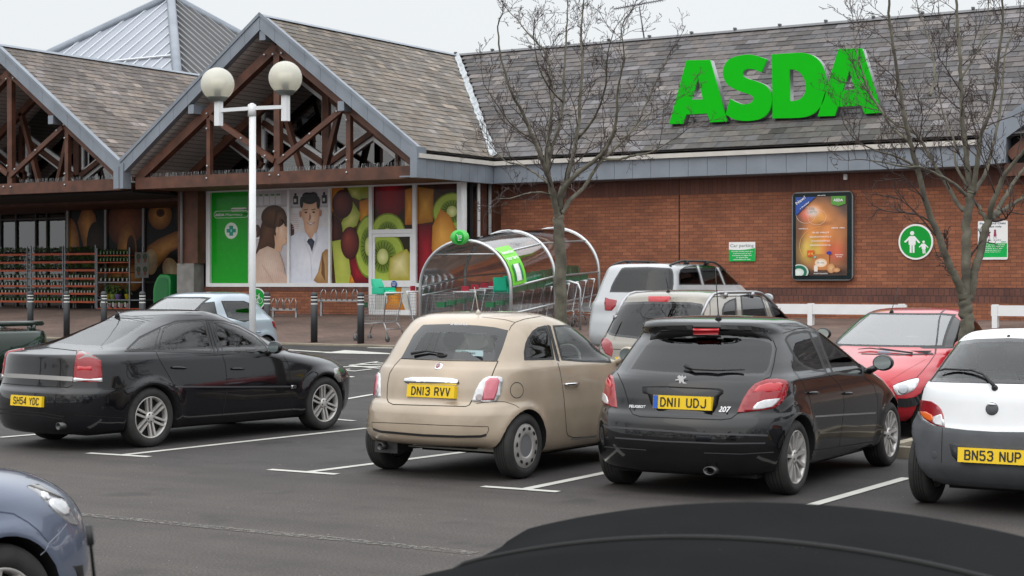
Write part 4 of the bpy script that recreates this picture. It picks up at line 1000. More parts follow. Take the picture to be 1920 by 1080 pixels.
    def over(s, name, poly, mat, mir=(0, 1), off=.009, parent=None, label=None):
        """thin piece lying on the body (inner lens, badge field): traced outline draped over the surface"""
        for m in mir:
            P = [s.hit(p, m) for p in poly]
            if any(p[0] is None for p in P): print('over off', name); continue
            c = (sum(p[0] for p in poly) / len(poly), sum(p[1] for p in poly) / len(poly)); bm = B(); R = 5; rr_ = []
            for r in range(R + 1):
                row = []
                for p in poly:
                    q = (c[0] + (p[0] - c[0]) * r / R, c[1] + (p[1] - c[1]) * r / R); h, nn = s.hit(q, m)
                    if h is None: h, nn = s.hit(p, m)
                    row.append(bm.verts.new(h + nn * off))
                rr_.append(row)
            n = len(poly)
            for a, b in zip(rr_, rr_[1:]):
                for j in range(n):
                    try: bm.faces.new((a[j], a[(j + 1) % n], b[(j + 1) % n], b[j])).smooth = True
                    except ValueError: pass
            bmesh.ops.remove_doubles(bm, verts=bm.verts[:], dist=1e-6)
            # skirt
            be = [e for e in bm.edges if e.is_boundary]; ex = bmesh.ops.extrude_edge_only(bm, edges=be)
            cc = Vector((0, s.P[:, 1].mean(), .6))
            for v in [g for g in ex['geom'] if isinstance(g, bmesh.types.BMVert)]: v.co += (cc - v.co).normalized() * (off + .004)
            s.part(name, bm, mat, parent, label=label)
    def line(s, name, polys, w=.006, mat=None, mir=(0, 1), off=.0015, parent=None, step=.03):
        o = None
        for m in mir:
            for pl in polys:
                bm = B(); L = []
                for a, b in zip(pl, pl[1:]):
                    n = max(2, int(math.dist(a, b) / 4))
                    for i in range(n + (b == pl[-1])): L.append((a[0] + (b[0] - a[0]) * i / n, a[1] + (b[1] - a[1]) * i / n))
                H = [s.hit(p, m) for p in L]; H = [h for h in H if h[0] is not None]
                prev = None
                for i in range(len(H)):
                    a = H[max(i - 1, 0)][0]; b = H[min(i + 1, len(H) - 1)][0]; t = b - a
                    if t.length < 1e-5 or t.length > .35 or s.pray(L[0], m)[1].dot(H[i][1]) > -.12: prev = None; continue
                    p, nn = H[i]; sd = t.cross(nn).normalized() * (w / 2); q = p + nn * off
                    cur = (bm.verts.new(q - sd), bm.verts.new(q + sd))
                    if prev: bm.faces.new((prev[0], prev[1], cur[1], cur[0]))
                    prev = cur
                if bm.faces: o = s.part(name, bm, mat or m_gap, parent)
        return o
    def plate(s, px, txt, tilt=0, w=.52, h=.111, blue=False, yo=.0, front=False):
        p, nn = s.hit(px); c = p + nn * .012; c.y -= yo; d = -1
        U = EX; Nn = Vector((0, -cos(tilt), sin(tilt))); V = U.cross(-Nn).normalized() * 1
        V = Vector((0, sin(tilt), cos(tilt))); bm = B(); m = Matrix(((1, 0, 0), (0, cos(tilt), sin(tilt)), (0, -sin(tilt), cos(tilt)))).to_4x4(); m.translation = c
        box(bm, (-w / 2, -.004, -h / 2), (w / 2, .06, h / 2), 0, m); pl = s.part('number_plate', bm, m_plate)
        if not txt: return pl
        bm = B(); platetext(bm, txt, m, -w / 2 + (.065 if blue else .05), w / 2 - .045, .079); s.part('plate_text', bm, m_plt, pl)
        if blue: bm = B(); box(bm, (-w / 2 + .002, -.0055, -h / 2 + .002), (-w / 2 + .045, -.004, h / 2 - .002), 0, m); s.part('plate_band', bm, M('plate_blue', (.02, .10, .45), .4), pl)
        return pl
    def blob(s, name, px, r, mat, sc=(1, 1, 1), off=0, parent=None, mir=(0,), rot=None):
        for m in mir:
            p, nn = s.hit(px, m)
            if p is None: print('blob off', name); continue
            bm = B(); mt = nn.to_track_quat('Z', 'Y').to_matrix().to_4x4(); mt.translation = p + nn * off
            q = bmesh.ops.create_uvsphere(bm, u_segments=16, v_segments=10, radius=r, matrix=mt @ Matrix.Diagonal((*sc, 1)))
            for f in bm.faces: f.smooth = True
            s.part(name, bm, mat, parent)
    def handle(s, a, b, mat=None, r=.011, mir=(0, 1), recess=True):
        for m in mir:
            pa, na = s.hit(a, m); pb, nb_ = s.hit(b, m)
            if pa is None or pb is None: continue
            bm = B(); mid = (pa + pb) / 2
            tube(bm, [pa + na * .0, pa + na * .025 + (pb - pa) * .08, mid + na * .036, pb + na * .025 - (pb - pa) * .08, pb], [r * .9, r, r * 1.15, r, r * .9], 8)
            s.part('door_handle', bm, mat or s.pm, smooth=True)
    def mirrorpod(s, y, z, x, r=(.10, .07, .075), mat=None, arm=.07, facing=-1):
        for sg in (1, -1):
            bm = B(); c = Vector((sg * x, y, z))
            ball(bm, c, 1, 0, 20, (r[0], r[1], r[2])); 
            for v in list(bm.verts):
                if (v.co.y - y) * facing > .03: v.co.y = y + facing * .03
            tube(bm, [(sg * (x - r[0] * .6), y, z - r[2] * .5), (sg * (x - r[0] - arm), y + .02, z - r[2] * 1.0 - .02)], [.03, .035], 8)
            o = s.part('wing_mirror', bm, mat or s.pm, smooth=True)
            bm = B(); mt = Matrix.Translation((c.x, y + facing * .032, z)) @ Matrix.Rotation(radians(90), 4, 'X') @ Matrix.Diagonal((r[0] * .82, r[2] * .8, 1, 1)); lathe(bm, [(1, 0), (1, .002), (0, .002)], 20, mt, smooth=False); s.part('mirror_glass', bm, m_mirror, o)
    def wheels(s, ys, tw, r=.31, wd=.20, rimr=.21, style='multi', n=10, zc=None, steer=0):
        zc = zc or r
        for iy, y in enumerate(ys):
            for sg in (1, -1):
                w = bpy.data.objects.new('wheel', None); COL.objects.link(w); w.parent = s.root; w.location = (sg * (tw - wd / 2), y, zc); w.empty_display_size = .1
                w.rotation_euler = (0, 0, steer if y == max(ys) else 0)
                m = Matrix.Rotation(radians(90) * sg, 4, 'Y'); bm = B(); h = wd / 2
                prof = [(rimr - .02, -h), (rimr + .01, -h), (rimr + .045, -h - .004), (r - .02, -h + .010), (r - .006, -h + .022), (r, -h + .04), (r, h - .04), (r - .006, h - .022), (r - .02, h - .008), (rimr + .045, h + .004), (rimr + .01, h - .001), (rimr, h - .012)]
                lathe(bm, prof, 48, m, caps=False)
                for k in range(4):   # tread grooves
                    zz = -h + .055 + k * (wd - .11) / 3; lathe(bm, [(r + .0015, zz - .004), (r + .0015, zz + .004)], 48, m, 1, caps=False)
                s.part('tyre', bm, [m_tyre, m_gap], w)
                bm = B(); lathe(bm, [(rimr, h - .012), (rimr - .006, h - .006), (rimr - .016, h - .016), (rimr - .022, h - .06), (rimr - .03, -h)], 48, m, caps=False)
                lathe(bm, [(rimr - .02, h - .075), (0, h - .078)], 32, m, 1)
                def at(a, rr_, hh): return m @ Vector((rr_ * cos(a), rr_ * sin(a), hh))
                if style == 'multi' or style == 'twin':
                    angs = [(2 * pi * i / n, 0) for i in range(n)] if style == 'multi' else [(2 * pi * i / n + .15, k) for i in range(n) for k in (-1, 1)]
                    for a, k in angs:
                        da = k * .16; a0 = a + k * .42; a1 = a + k * .13
                        P0 = (at(a0, .05 if style == 'multi' else .055, h - .03), at(a1, rimr - .008, h - .012)); t = (P0[1] - P0[0]).normalized(); ax = (m @ Vector((0, 0, 1))); sd = t.cross(ax).normalized()
                        w0, w1 = (.010, .017) if style == 'multi' else (.011, .012)
                        v = [bm.verts.new(P0[0] + sd * w0 - ax * .0), bm.verts.new(P0[0] - sd * w0), bm.verts.new(P0[1] - sd * w1), bm.verts.new(P0[1] + sd * w1)]
                        v2 = [bm.verts.new(q.co - ax * .035) for q in v]
                        bm.faces.new(v); 
                        for i in range(4): bm.faces.new((v[i], v[(i + 1) % 4], v2[(i + 1) % 4], v2[i]))
                    lathe(bm, [(.062, h - .05), (.060, h - .024), (.045, h - .018), (0, h - .016)], 20, m)
                    for i in range(5):
                        a = 2 * pi * i / 5; lathe(bm, [(.009, 0), (.009, .003), (0, .003)], 8, m @ Matrix.Translation((.042 * cos(a), .042 * sin(a), h - .019)), 1)
                else:   # plastic trim with round slots and a darker dished centre
                    lathe(bm, [(rimr - .008, h - .010), (rimr - .02, h - .004), (rimr - .06, h + .002), (rimr * .55, h + .004), (rimr * .5, h - .006)], 48, m, caps=False)
                    lathe(bm, [(rimr * .5, h - .006), (rimr * .3, h - .016), (.03, h - .02), (0, h - .014)], 32, m, 2)
                    for i in range(n):
                        a = 2 * pi * i / n; mm_ = m @ Matrix.Rotation(a, 4, 'Z') @ Matrix.Translation((rimr * .80, 0, h + .0035)) @ Matrix.Diagonal((.8, 1.2, 1, 1)); lathe(bm, [(.019, 0), (.019, .0012), (0, .0012)], 10, mm_, 1)
                s.part('rim', bm, [m_alloy, m_hub, M('hub_grey', (.22, .22, .23), .45, .3)], w)
    def arches(s, ys, R0, zc=None, x0=.40, zrear=None):
        for y in ys:
            for sg in (1, -1):
                z = zc or .31; pl = [(y + R0 * cos(a), z + R0 * sin(a)) for a in [2 * pi * i / 32 for i in range(32)]]
                nb = s.cut(pl, 0, (0, sg))
                nb.free(); zb_ = s.P[0][0] + .04; bm = B(); n = 24; a0 = math.asin(max(-.9, min(0, (zb_ - z) / R0))); r1 = R0 + .012; A = []; Bv = []
                for i in range(n + 1):
                    a1_ = math.asin((zrear - z) / R0) if (zrear and y == min(ys)) else a0
                    a = a0 + (pi - a0 - a1_) * i / n; A.append(bm.verts.new((sg * x0, y + r1 * cos(a), z + r1 * sin(a))))
                    h = s.bvh.ray_cast(Vector((sg * 2, y + (R0 + .004) * cos(a), z + (R0 + .004) * sin(a))), Vector((-sg, 0, 0)))
                    xx = abs(h[0].x) - .002 if h[0] is not None and abs(h[0].x) > x0 + .05 else s.P[len(s.P) // 8][3] - .02
                    Bv.append(bm.verts.new((sg * xx, y + (R0 + .001) * cos(a), z + (R0 + .001) * sin(a))))
                for i in range(n): bm.faces.new((A[i], A[i + 1], Bv[i + 1], Bv[i]))
                bm.faces.new(A)
                s.part('wheel_arch', bm, m_hub)
    def cabin(s, y0, y1, w, zb, zt, belt, sy=None, rear=None, dash=None, drv=1, hd=0, m_seat=m_seat, m_trim=m_trim):
        """dark tub, seats, dashboard and steering wheel seen through the glass"""
        bm = B(); box(bm, (-w, y0, .25), (w, y1, belt - .12))
        for f in bm.faces:
            pass
        bmesh.ops.delete(bm, geom=[f for f in bm.faces if f.normal.z > .5 or f.calc_center_median().z > belt - .13], context='FACES'); bm.normal_update()
        s.part('cabin_lining', bm, m_trim)
        if dash: bm = B(); box(bm, (-w * .98, dash - .25, belt - .35), (w * .98, dash + .25, belt - .02)); bmesh.ops.bevel(bm, geom=bm.edges[:], offset=.06, segments=3, affect='EDGES'); s.part('dashboard', bm, m_trim, smooth=True)
        def seat(x, y, wd, hd=True):
            zs_ = .48 + (zt - .48) * (.62 if wd < .7 else .50)
            bm = B(); box(bm, (x - wd / 2, y - .25, .30), (x + wd / 2, y + .28, .50)); box(bm, (x - wd / 2, y - .36, .48), (x + wd / 2, y - .22, zs_), 0)
            for v in bm.verts:
                if v.co.z > .6: v.co.y -= .12
            bmesh.ops.bevel(bm, geom=bm.edges[:], offset=.04, segments=3, affect='EDGES'); o = s.part('seat', bm, m_seat, smooth=True)
            if hd:
                for xx in ((x,) if wd < .7 else (x - .4, x + .4)):
                    bm = B(); zh = .48 + (zt - .48) * .62 + .10; ball(bm, (xx, y - .41, zh), 1, 0, 14, (.13, .055, .095)); tube(bm, [(xx - .05, y - .41, zh - .18), (xx - .05, y - .41, zh)], .007, 6); tube(bm, [(xx + .05, y - .41, zh - .18), (xx + .05, y - .41, zh)], .007, 6); s.part('headrest', bm, m_seat, o, smooth=True)
        if sy: seat(.36, sy, .5); seat(-.36, sy, .5)
        if rear: seat(0, rear + .15, w * 1.6, hd)
        if sy:
            bm = B(); c = Matrix.Translation((.36 * drv, sy + .42, belt - .02)) @ Matrix.Rotation(radians(65), 4, 'X'); n = 24
            tube(bm, [c @ Vector((.185 * cos(2 * pi * i / n), .185 * sin(2 * pi * i / n), 0)) for i in range(n + 1)], .015, 8); 
            for a in (0, pi, -pi / 2): tube(bm, [c @ Vector((0, 0, 0)), c @ Vector((.18 * cos(a), .18 * sin(a), 0))], .018, 6)
            s.part('steering_wheel', bm, m_trim, smooth=True)
    def aerial(s, px0, L=.35, lean=(0, -.6), base=.035, mat=None):
        p, nn = s.hit(px0); bm = B()
        if p is None: print('aerial off'); p = Vector((0, .8, s.P[-1][0]))
        d = Vector((lean[0], lean[1], 1)).normalized()
        tube(bm, [p - UPZ * .01, p + UPZ * base, p + UPZ * base * 1.3], [.035, .012, .006], 10); tube(bm, [p + UPZ * base, p + UPZ * base + d * L], [.005, .0028], 6); s.part('roof_aerial', bm, mat or m_black, smooth=True)
    def wiper(s, pts, w=.018, off=.03):
        bm = B(); H = [h for h in (s.hit(p) for p in pts) if h[0] is not None]
        if len(H) < 2: print('wiper off body'); return
        tube(bm, [h[0] + h[1] * off for h in H], [w * .8] + [w * .55] * (len(H) - 2) + [w * .3], 6); s.part('wiper', bm, m_black)
    def finish(s, name='body', mats=None):
        s.bm.normal_update(); return s.part(name, s.bm, mats or s.pm)
def carroot(name, label, X, Y, rz, group='cars parked in the supermarket car park', cat='car'):
    return thing(name, label, cat, (X, Y, gz(Y)), rz, group)
def cv(s, ox, oy): return lambda *pts: [(ox + a / s, oy + b / s) for a, b in pts]
def ellp(cx, cy, rx, ry, n=18): return [(cx + rx * cos(2 * pi * i / n), cy + ry * sin(2 * pi * i / n)) for i in range(n)]
WS = lambda w0, w1, z0, z1: [(-w0, z0), (w0, z0), (w1, z1), (w1 * .8, z1 + .015), (-w1 * .8, z1 + .015), (-w1, z1)]
# ------------------------------------------------------------ beige small hatchback
q = cv(3, 660, 560)
def fi_under(p):   # the rear bumper's lower edge sweeps up
    if p.y < .45 and p.z < .40: k = min(1, (.45 - p.y) / .2); p.z += (.105 * k) * max(0, (.40 - p.z) / .21)
r = carroot('hatchback_car', 'rounded beige three-door hatchback with pink and white tail lamps, between the two black cars', -8.80, 12.43, radians(-1))
fi = Car(r, [(.19, .14, 3.36, .70, .5, .6), (.22, .08, 3.42, .76, .55, .7), (.32, .02, 3.50, .80, .6, .8), (.45, 0, 3.54, .813, .6, .85), (.58, .01, 3.53, .815, .6, .85), (.66, .045, 3.50, .81, .62, .9), (.70, .085, 3.47, .807, .62, .9),
             (.82, .105, 3.36, .80, .62, .95), (.92, .13, 3.16, .79, .62, .95), (.98, .155, 2.92, .78, .62, .8), (1.01, .18, 2.66, .765, .62, .6), (1.05, .205, 2.54, .742, .62, .6), (1.2, .30, 2.30, .692, .62, .6), (1.33, .40, 2.06, .635, .6, .6),
             (1.40, .47, 1.90, .59, .55, .6), (1.44, .54, 1.76, .545, .5, .6), (1.47, .66, 1.60, .46, .5, .6), (1.484, .84, 1.42, .32, .3, .4), (1.49, 1.0, 1.25, .16, .1, .1)],
         paint('beige_paint', (.40, .325, .245), .15, .32), arch=(.33, .025, .05, [(.60, .30), (2.90, .30)]), hood=fi_under)
fi.arches((.60, 2.90), .325, .30, zrear=.335)
for p_ in (q((275, 335), (295, 300), (345, 205), (390, 155), (402, 146), (550, 142), (700, 150), (800, 160), (880, 178), (868, 215), (845, 285), (818, 349), (550, 345), (400, 340)),): fi.win(p_, m_gls, .075, (0,), name='rear_window', bmat=m_frit)
fi.win(q((968, 348), (966, 300), (975, 250), (988, 220), (1015, 180), (1045, 160), (1085, 150), (1097, 152), (1118, 220), (1140, 345)), m_gld, .02)
fi.win(q((1127, 150), (1200, 146), (1280, 165), (1350, 215), (1410, 275), (1450, 330), (1460, 362), (1300, 358), (1178, 348), (1150, 240)), m_gls, .02)
fi.win(WS(.60, .50, 1.06, 1.38), m_gls, .03, (0,), (1, 1), 'windscreen')
fi.line('pillar_trim', [q((1106, 150), (1128, 230), (1158, 350))], .05, m_rub, off=.003)
LR = q((683, 577), (700, 520), (722, 475), (745, 448), (770, 438), (830, 440), (843, 446), (847, 458), (840, 510), (825, 555), (812, 577), (760, 581))
lm = fi.lens('tail_lamp', LR, m_clear, off=.012)
fi.over('inner_lens', q((734, 574), (742, 520), (755, 465), (775, 448), (815, 448), (826, 462), (815, 520), (798, 572)), m_pink, off=.018)
fi.over('reversing_lens', q(*ellp(717, 555, 17, 20)), M('grey_lens', (.35, .3, .3), .2, coat=.8), off=.02)
fi.lens('tailgate_handle', q((298, 466), (302, 452), (340, 444), (450, 444), (560, 450), (596, 457), (602, 468), (600, 482), (550, 476), (400, 471), (305, 470)), m_chrome, (0,), .022)
fi.plate(q((446, 522))[0], 'DN13 RVV', .12)
bg_ = q((487, 380))[0]; fi.blob('badge', bg_, .042, m_chrome, (1, 1, .25)); fi.blob('badge_field', bg_, .034, M('badge_red', (.18, .01, .03), .3), (1, 1, .38))
c, nn = fi.hit(bg_); bm = B(); joinme(bm, text('FIAT', c + Vector((0, -.016, -.015)), EX, UPZ, .05, .03, .02, 'CENTER')); fi.part('badge_text', bm, m_txtw)
fi.line('tailgate_gap', [q((275, 337), (240, 375), (212, 420), (200, 480), (197, 560), (205, 582), (230, 595), (430, 601), (640, 607), (660, 598), (676, 570)), q((822, 350), (800, 400), (786, 436)), q((275, 337), (400, 343), (550, 349), (818, 352))], .008, mir=(0,))
fi.line('door_gap', [q((1157, 360), (1168, 400), (1178, 455), (1192, 560), (1202, 680), (1207, 750), (1215, 770), (1245, 782), (1320, 778), (1395, 768))], .007)
fi.line('roof_gap', [q((916, 135), (895, 155), (884, 178)), q((916, 134), (970, 115), (1060, 100)), q((730, 103), (860, 118), (916, 134))], .006)
fi.line('bumper_groove', [q((120, 733), (160, 747), (400, 768), (600, 776), (725, 774), (755, 765))], .022, m_black, (0,), .004)
fi.line('bumper_gap', [q((112, 700), (113, 720), (125, 740)), q((112, 695), (300, 702), (500, 712), (765, 720), (770, 738), (755, 765)), q((700, 590), (780, 578), (860, 580), (920, 600), (940, 615))], .005, mir=(0,))
fi.line('fuel_cap', [q(*(ellp(927, 515, 37, 44) + [ellp(927, 515, 37, 44)[0]]))], .006, mir=(0,))
fi.line('sill_trim', [q((1232, 790), (1395, 772))], .014, m_chrome)
fi.handle(*q((1195, 482), (1270, 478)), mat=m_chrome)
fi.wiper(q((345, 318), (430, 303), (520, 318)), .02); fi.blob('wiper_cover', q((505, 318))[0], .045, m_black, (1.3, .6, .5))
fi.mirrorpod(2.30, 1.06, .90, (.09, .06, .075), arm=.05)
fi.aerial(q((710, 84))[0], .22, (-.05, -.22), .03, M('cream_plastic', (.5, .47, .4), .5))
bm = B(); c, nn = fi.hit(q((665, 306))[0]); joinme(bm, text('T J Vickers', c + nn * .006 + Vector((-.02, 0, -.012)), EX, UPZ, .15, .022, .01, 'CENTER')); st_ = fi.part('sticker_text', bm, m_black)
bm = B(); box(bm, (c.x - .16, c.y - .002, c.z - .026), (c.x + .14, c.y + .001, c.z + .026)); mt_ = fi.part('window_sticker', bm, M('pale_sticker', (.45, .6, .62), .5)); st_.parent = mt_
bm = B(); c, nn = fi.hit(q((603, 151))[0]); joinme(bm, text('~3 9 2 2', c + nn * .006, EX, UPZ, .19, .022, .01, 'CENTER')); fi.part('screen_text', bm, m_txtw)
fi.cabin(.35, 2.6, .68, .2, 1.49, 1.0, sy=1.55, rear=.95, dash=2.45, m_seat=M('ivory_seat', (.30, .29, .27), .8), m_trim=M('ivory_trim', (.33, .32, .28), .7))
fi.wheels((.60, 2.90), .81, .295, .185, .20, 'disc', 11)
bm = B(); lathe(bm, [(0, .12), (.03, .12), (.03, 0), (.035, 0), (.035, .16)], 14, Matrix.Translation((-.46, .10, .265)) @ Matrix.Rotation(radians(-90), 4, 'X')); box(bm, (-.58, .18, .20), (-.32, .42, .30)); fi.part('exhaust', bm, M('dark_steel', (.08, .08, .08), .4, .8))
bm = B(); box(bm, (-.6, .95, .16), (.6, 3.2, .22)); box(bm, (-.42, .30, .27), (.45, .94, .33)); fi.part('underbody', bm, m_hub)
fi.finish()

# ------------------------------------------------------------ black five-door hatchback
q = cv(2.769, 1100, 560)
r = carroot('hatchback_car', 'black five-door hatchback with large red tail lamps, parked beside the beige one', -6.30, 12.50, radians(2))
pe = Car(r, [(.19, .12, 3.86, .72, .5, .6), (.22, .06, 3.93, .80, .55, .7), (.34, .01, 4.0, .855, .6, .85), (.46, -.01, 4.03, .87, .6, .9), (.58, 0, 4.02, .874, .6, .9), (.66, .03, 3.98, .872, .6, .95), (.70, .065, 3.95, .87, .6, 1.0),
             (.80, .09, 3.80, .862, .6, 1.05), (.88, .115, 3.56, .852, .6, 1.05), (.94, .14, 3.30, .842, .6, .9), (.975, .165, 3.08, .825, .62, .7), (1.01, .20, 2.96, .80, .62, .65), (1.1, .28, 2.75, .765, .62, .65), (1.22, .39, 2.46, .715, .62, .65), (1.32, .47, 2.22, .665, .6, .65),
             (1.385, .42, 2.04, .62, .55, .65), (1.425, .44, 1.88, .575, .5, .6), (1.452, .58, 1.66, .48, .5, .6), (1.467, .85, 1.45, .3, .3, .4), (1.472, 1.0, 1.3, .15, .1, .1)],
         paint('black_metallic_paint', (.006, .006, .007), .1, .25, .25), arch=(.36, .022, .06, [(.70, .32), (3.24, .32)]))
pe.arches((.70, 3.24), .345, .32)
pe.win(q((208, 376), (250, 310), (300, 238), (330, 212), (345, 202), (420, 196), (600, 192), (800, 193), (900, 202), (955, 218), (972, 232), (975, 270), (960, 345), (945, 380), (920, 399), (700, 402), (550, 400), (380, 390)), m_gld, .02, (0,), name='rear_window', bmat=m_frit)
pe.win(q((1027, 215), (1035, 195), (1060, 178), (1140, 162), (1160, 172), (1205, 270), (1250, 385), (1180, 377), (1125, 355), (1090, 325), (1058, 275)), m_gld, .02)
pe.win(q((1187, 163), (1240, 168), (1290, 192), (1340, 232), (1400, 295), (1438, 350), (1442, 404), (1350, 398), (1272, 388), (1225, 270)), m_gls, .02)
pe.win(WS(.64, .54, 1.02, 1.36), m_gls, .03, (0,), (1, 1), 'windscreen')
pe.lens('tail_lamp', q((789, 592), (800, 565), (818, 522), (850, 470), (880, 440), (925, 424), (985, 419), (1032, 428), (1042, 440), (1042, 465), (1030, 512), (1005, 545), (970, 570), (900, 582)), m_red, off=.012)
pe.over('clear_lens', q((862, 578), (868, 560), (885, 540), (920, 527), (965, 522), (1000, 517), (985, 540), (960, 562), (910, 573)), m_clear, off=.016)
pe.over('bright_lens', q((860, 487), (890, 455), (940, 440), (1000, 437), (1015, 445), (1010, 480), (940, 487)), m_red2, off=.015)
pe.over('spoiler_shadow_patch', q((338, 168), (400, 158), (550, 153), (800, 157), (905, 166), (955, 210), (900, 203), (800, 194), (600, 193), (420, 197), (330, 214)), m_black, (0,), .006)  # black sheet painted in for the shadow under the spoiler
pe.over('high_brake_lamp', q((557, 150), (690, 152), (690, 168), (557, 168)), m_red2, (0,), .016)
pe.line('spoiler_edge', [q((330, 172), (345, 160), (400, 150), (550, 147)), q((697, 147), (850, 152), (910, 162), (965, 215))], .035, m_black, (0,), .006)
pe.over('plate_recess', q((288, 466), (294, 457), (400, 458), (690, 470), (708, 476), (710, 492), (690, 508), (680, 555), (660, 590), (640, 596), (370, 582), (335, 550), (318, 497), (292, 490)), M('recess_black', (.006, .006, .007), .35), (0,), .003)
pe.line('recess_lip', [q((290, 460), (400, 457), (690, 470), (710, 480))], .008, m_gap, (0,), .006)
pe.plate(q((498, 541))[0], 'DN11 UDJ', .08, blue=True)
c, nn = pe.hit(q((494, 427))[0])
lion = [(-.5, .3), (-.3, .5), (0, .38), (.1, .55), (.25, .3), (.1, .2), (.5, .45), (.6, .3), (.25, .1), (.3, -.15), (.65, -.3), (.6, -.45), (.2, -.3), (.0, -.1), (-.1, -.35), (-.4, -.5), (-.55, -.42), (-.25, -.25), (-.3, .0), (-.7, -.05), (-.7, .05), (-.3, .15)]
pe.part('badge', extr([[(x * .075, y * .085) for x, y in lion]], c + nn * .012, EX, UPZ, -nn, .006), M('badge_silver', (.62, .62, .64), .35, .2))
for s_, px_, w_, h_ in (('PEUGEOT', (266, 568), .15, .022), ('207', (716, 590), .115, .045)):
    c, nn = pe.hit(q(px_)[0]); bm = B(); joinme(bm, text(s_, c + nn * .012, EX, (UPZ - nn * nn.z).normalized(), w_, h_, .03, 'CENTER', shear=.3 if s_ == '207' else 0)); pe.part('badge_text', bm, MATS['badge_silver'])
pe.line('tailgate_gap', [q((160, 385), (172, 410), (190, 450), (212, 520), (225, 575), (240, 600), (280, 613), (500, 622), (700, 629), (750, 622), (789, 592)), q((850, 470), (900, 430), (955, 405), (972, 340), (985, 260), (968, 215))], .007, mir=(0,))
pe.line('door_gap', [q((1250, 388), (1300, 430), (1330, 480), (1338, 560), (1325, 660), (1312, 765)), q((1062, 320), (1075, 375), (1125, 440), (1160, 520), (1175, 600), (1182, 700), (1185, 786), (1240, 780), (1490, 741)), q((1440, 406), (1490, 450), (1512, 520), (1512, 620), (1488, 741)), q((1020, 180), (1100, 155), (1180, 150), (1240, 160), (1330, 210), (1420, 290))], .006)
pe.line('bumper_strip', [q((92, 664), (300, 678), (600, 700), (940, 710))], .016, M('grey_trim', (.05, .05, .055), .4), (0,), .006)
pe.line('bumper_strip', [q((150, 722), (400, 740), (700, 752), (925, 750))], .012, MATS['grey_trim'], (0,), .006)
pe.line('bumper_gap', [q((85, 655), (120, 665)), q((610, 800), (800, 806), (970, 796)), q((95, 768), (200, 777), (310, 785))], .008, MATS['grey_trim'], (0,), .004)
pe.line('side_strip', [q((1187, 612), (1330, 602), (1500, 593))], .014, M('dull_chrome', (.4, .4, .41), .3, .8))
pe.handle(*q((1150, 490), (1195, 490))); pe.handle(*q((1337, 492), (1375, 492)))
pe.wiper(q((515, 360), (560, 378), (680, 383), (818, 380)), .02); pe.blob('wiper_cover', q((525, 372))[0], .04, m_black, (1, .6, .5))
pe.mirrorpod(2.62, 1.02, .97, (.10, .07, .075))
pe.aerial(q((684, 108))[0], .42, (-.02, -.12))
pe.cabin(.4, 3.0, .72, .2, 1.47, .98, sy=1.85, rear=1.05, dash=2.75)
pe.wheels((.70, 3.24), .855, .31, .205, .225, 'multi', 11)
bm = B(); lathe(bm, [(0, .12), (.036, .12), (.036, 0), (.045, 0), (.045, .16)], 16, Matrix.Translation((.36, -.0, .235)) @ Matrix.Rotation(radians(-90), 4, 'X') @ Matrix.Diagonal((1.2, .8, 1, 1))); pe.part('exhaust', bm, M('dark_steel', (.08, .08, .08), .4, .8))
bm = B(); box(bm, (-.65, .3, .16), (.65, 3.7, .22)); pe.part('underbody', bm, m_hub)
pe.finish()

# ------------------------------------------------------------ black saloon-like hatchback on the left
q = cv(2.909, 0, 530)
r = carroot('fastback_car', 'long black five-door car with twin-spoke alloy wheels, leftmost of the nose-in row', -13.87, 12.49, radians(-4.9))
ve = Car(r, [(.17, .12, 4.42, .74, .5, .6), (.20, .06, 4.48, .82, .55, .7), (.32, .01, 4.56, .88, .6, .85), (.46, 0, 4.59, .893, .6, .9), (.60, .01, 4.59, .897, .6, .9), (.66, .05, 4.57, .895, .6, .95), (.78, .07, 4.42, .885, .6, 1.1),
             (.86, .08, 4.16, .875, .6, 1.15), (.92, .085, 3.80, .865, .6, 1.1), (.965, .09, 3.50, .85, .6, .9), (1.0, .10, 3.42, .83, .6, .7), (1.03, .22, 3.32, .80, .6, .65), (1.08, .48, 3.20, .775, .7, .65), (1.18, .86, 2.98, .735, .75, .65), (1.28, 1.15, 2.76, .69, .75, .65), (1.36, 1.38, 2.56, .645, .7, .6),
             (1.41, 1.52, 2.40, .595, .65, .6), (1.44, 1.66, 2.25, .52, .6, .5), (1.455, 1.80, 2.1, .3, .3, .3)],
         paint('dark_black_paint', (.005, .005, .007), .1, .24, .2), arch=(.375, .03, .05, [(.98, .32), (3.68, .32)]), barrel=.05)
ve.arches((.98, 3.68), .35, .32)
ve.win(q((148, 337), (200, 300), (270, 262), (350, 228), (420, 203), (500, 190), (640, 188), (790, 200), (822, 212), (760, 255), (690, 300), (620, 340), (560, 360), (480, 356), (330, 345)), m_gls, .03, (0,), name='rear_window', bmat=m_frit)
ve.win(q((692, 368), (700, 350), (760, 300), (820, 265), (872, 244), (880, 250), (862, 300), (846, 370)), m_gls, .018)
ve.win(q((858, 371), (870, 310), (888, 247), (920, 228), (960, 215), (1050, 206), (1108, 208), (1125, 235), (1160, 379)), m_gls, .018)
ve.win(q((1150, 212), (1220, 216), (1300, 240), (1380, 282), (1440, 330), (1478, 380), (1480, 398), (1350, 393), (1215, 385), (1178, 290)), m_gls, .018)
ve.win(WS(.66, .55, 1.06, 1.38), m_gls, .03, (0,), (1, 1), 'windscreen')
ve.line('pillar_trim', [q((1128, 208), (1150, 290), (1172, 380)), q((1140, 208), (1165, 290), (1195, 383))], .03, m_rub, off=.003)
ve.line('window_trim', [q((680, 372), (850, 374), (1160, 384), (1480, 402)), q((692, 362), (760, 296), (880, 238), (960, 208), (1100, 200), (1220, 208), (1300, 232), (1400, 285), (1490, 372))], .016, m_rub, off=.003)
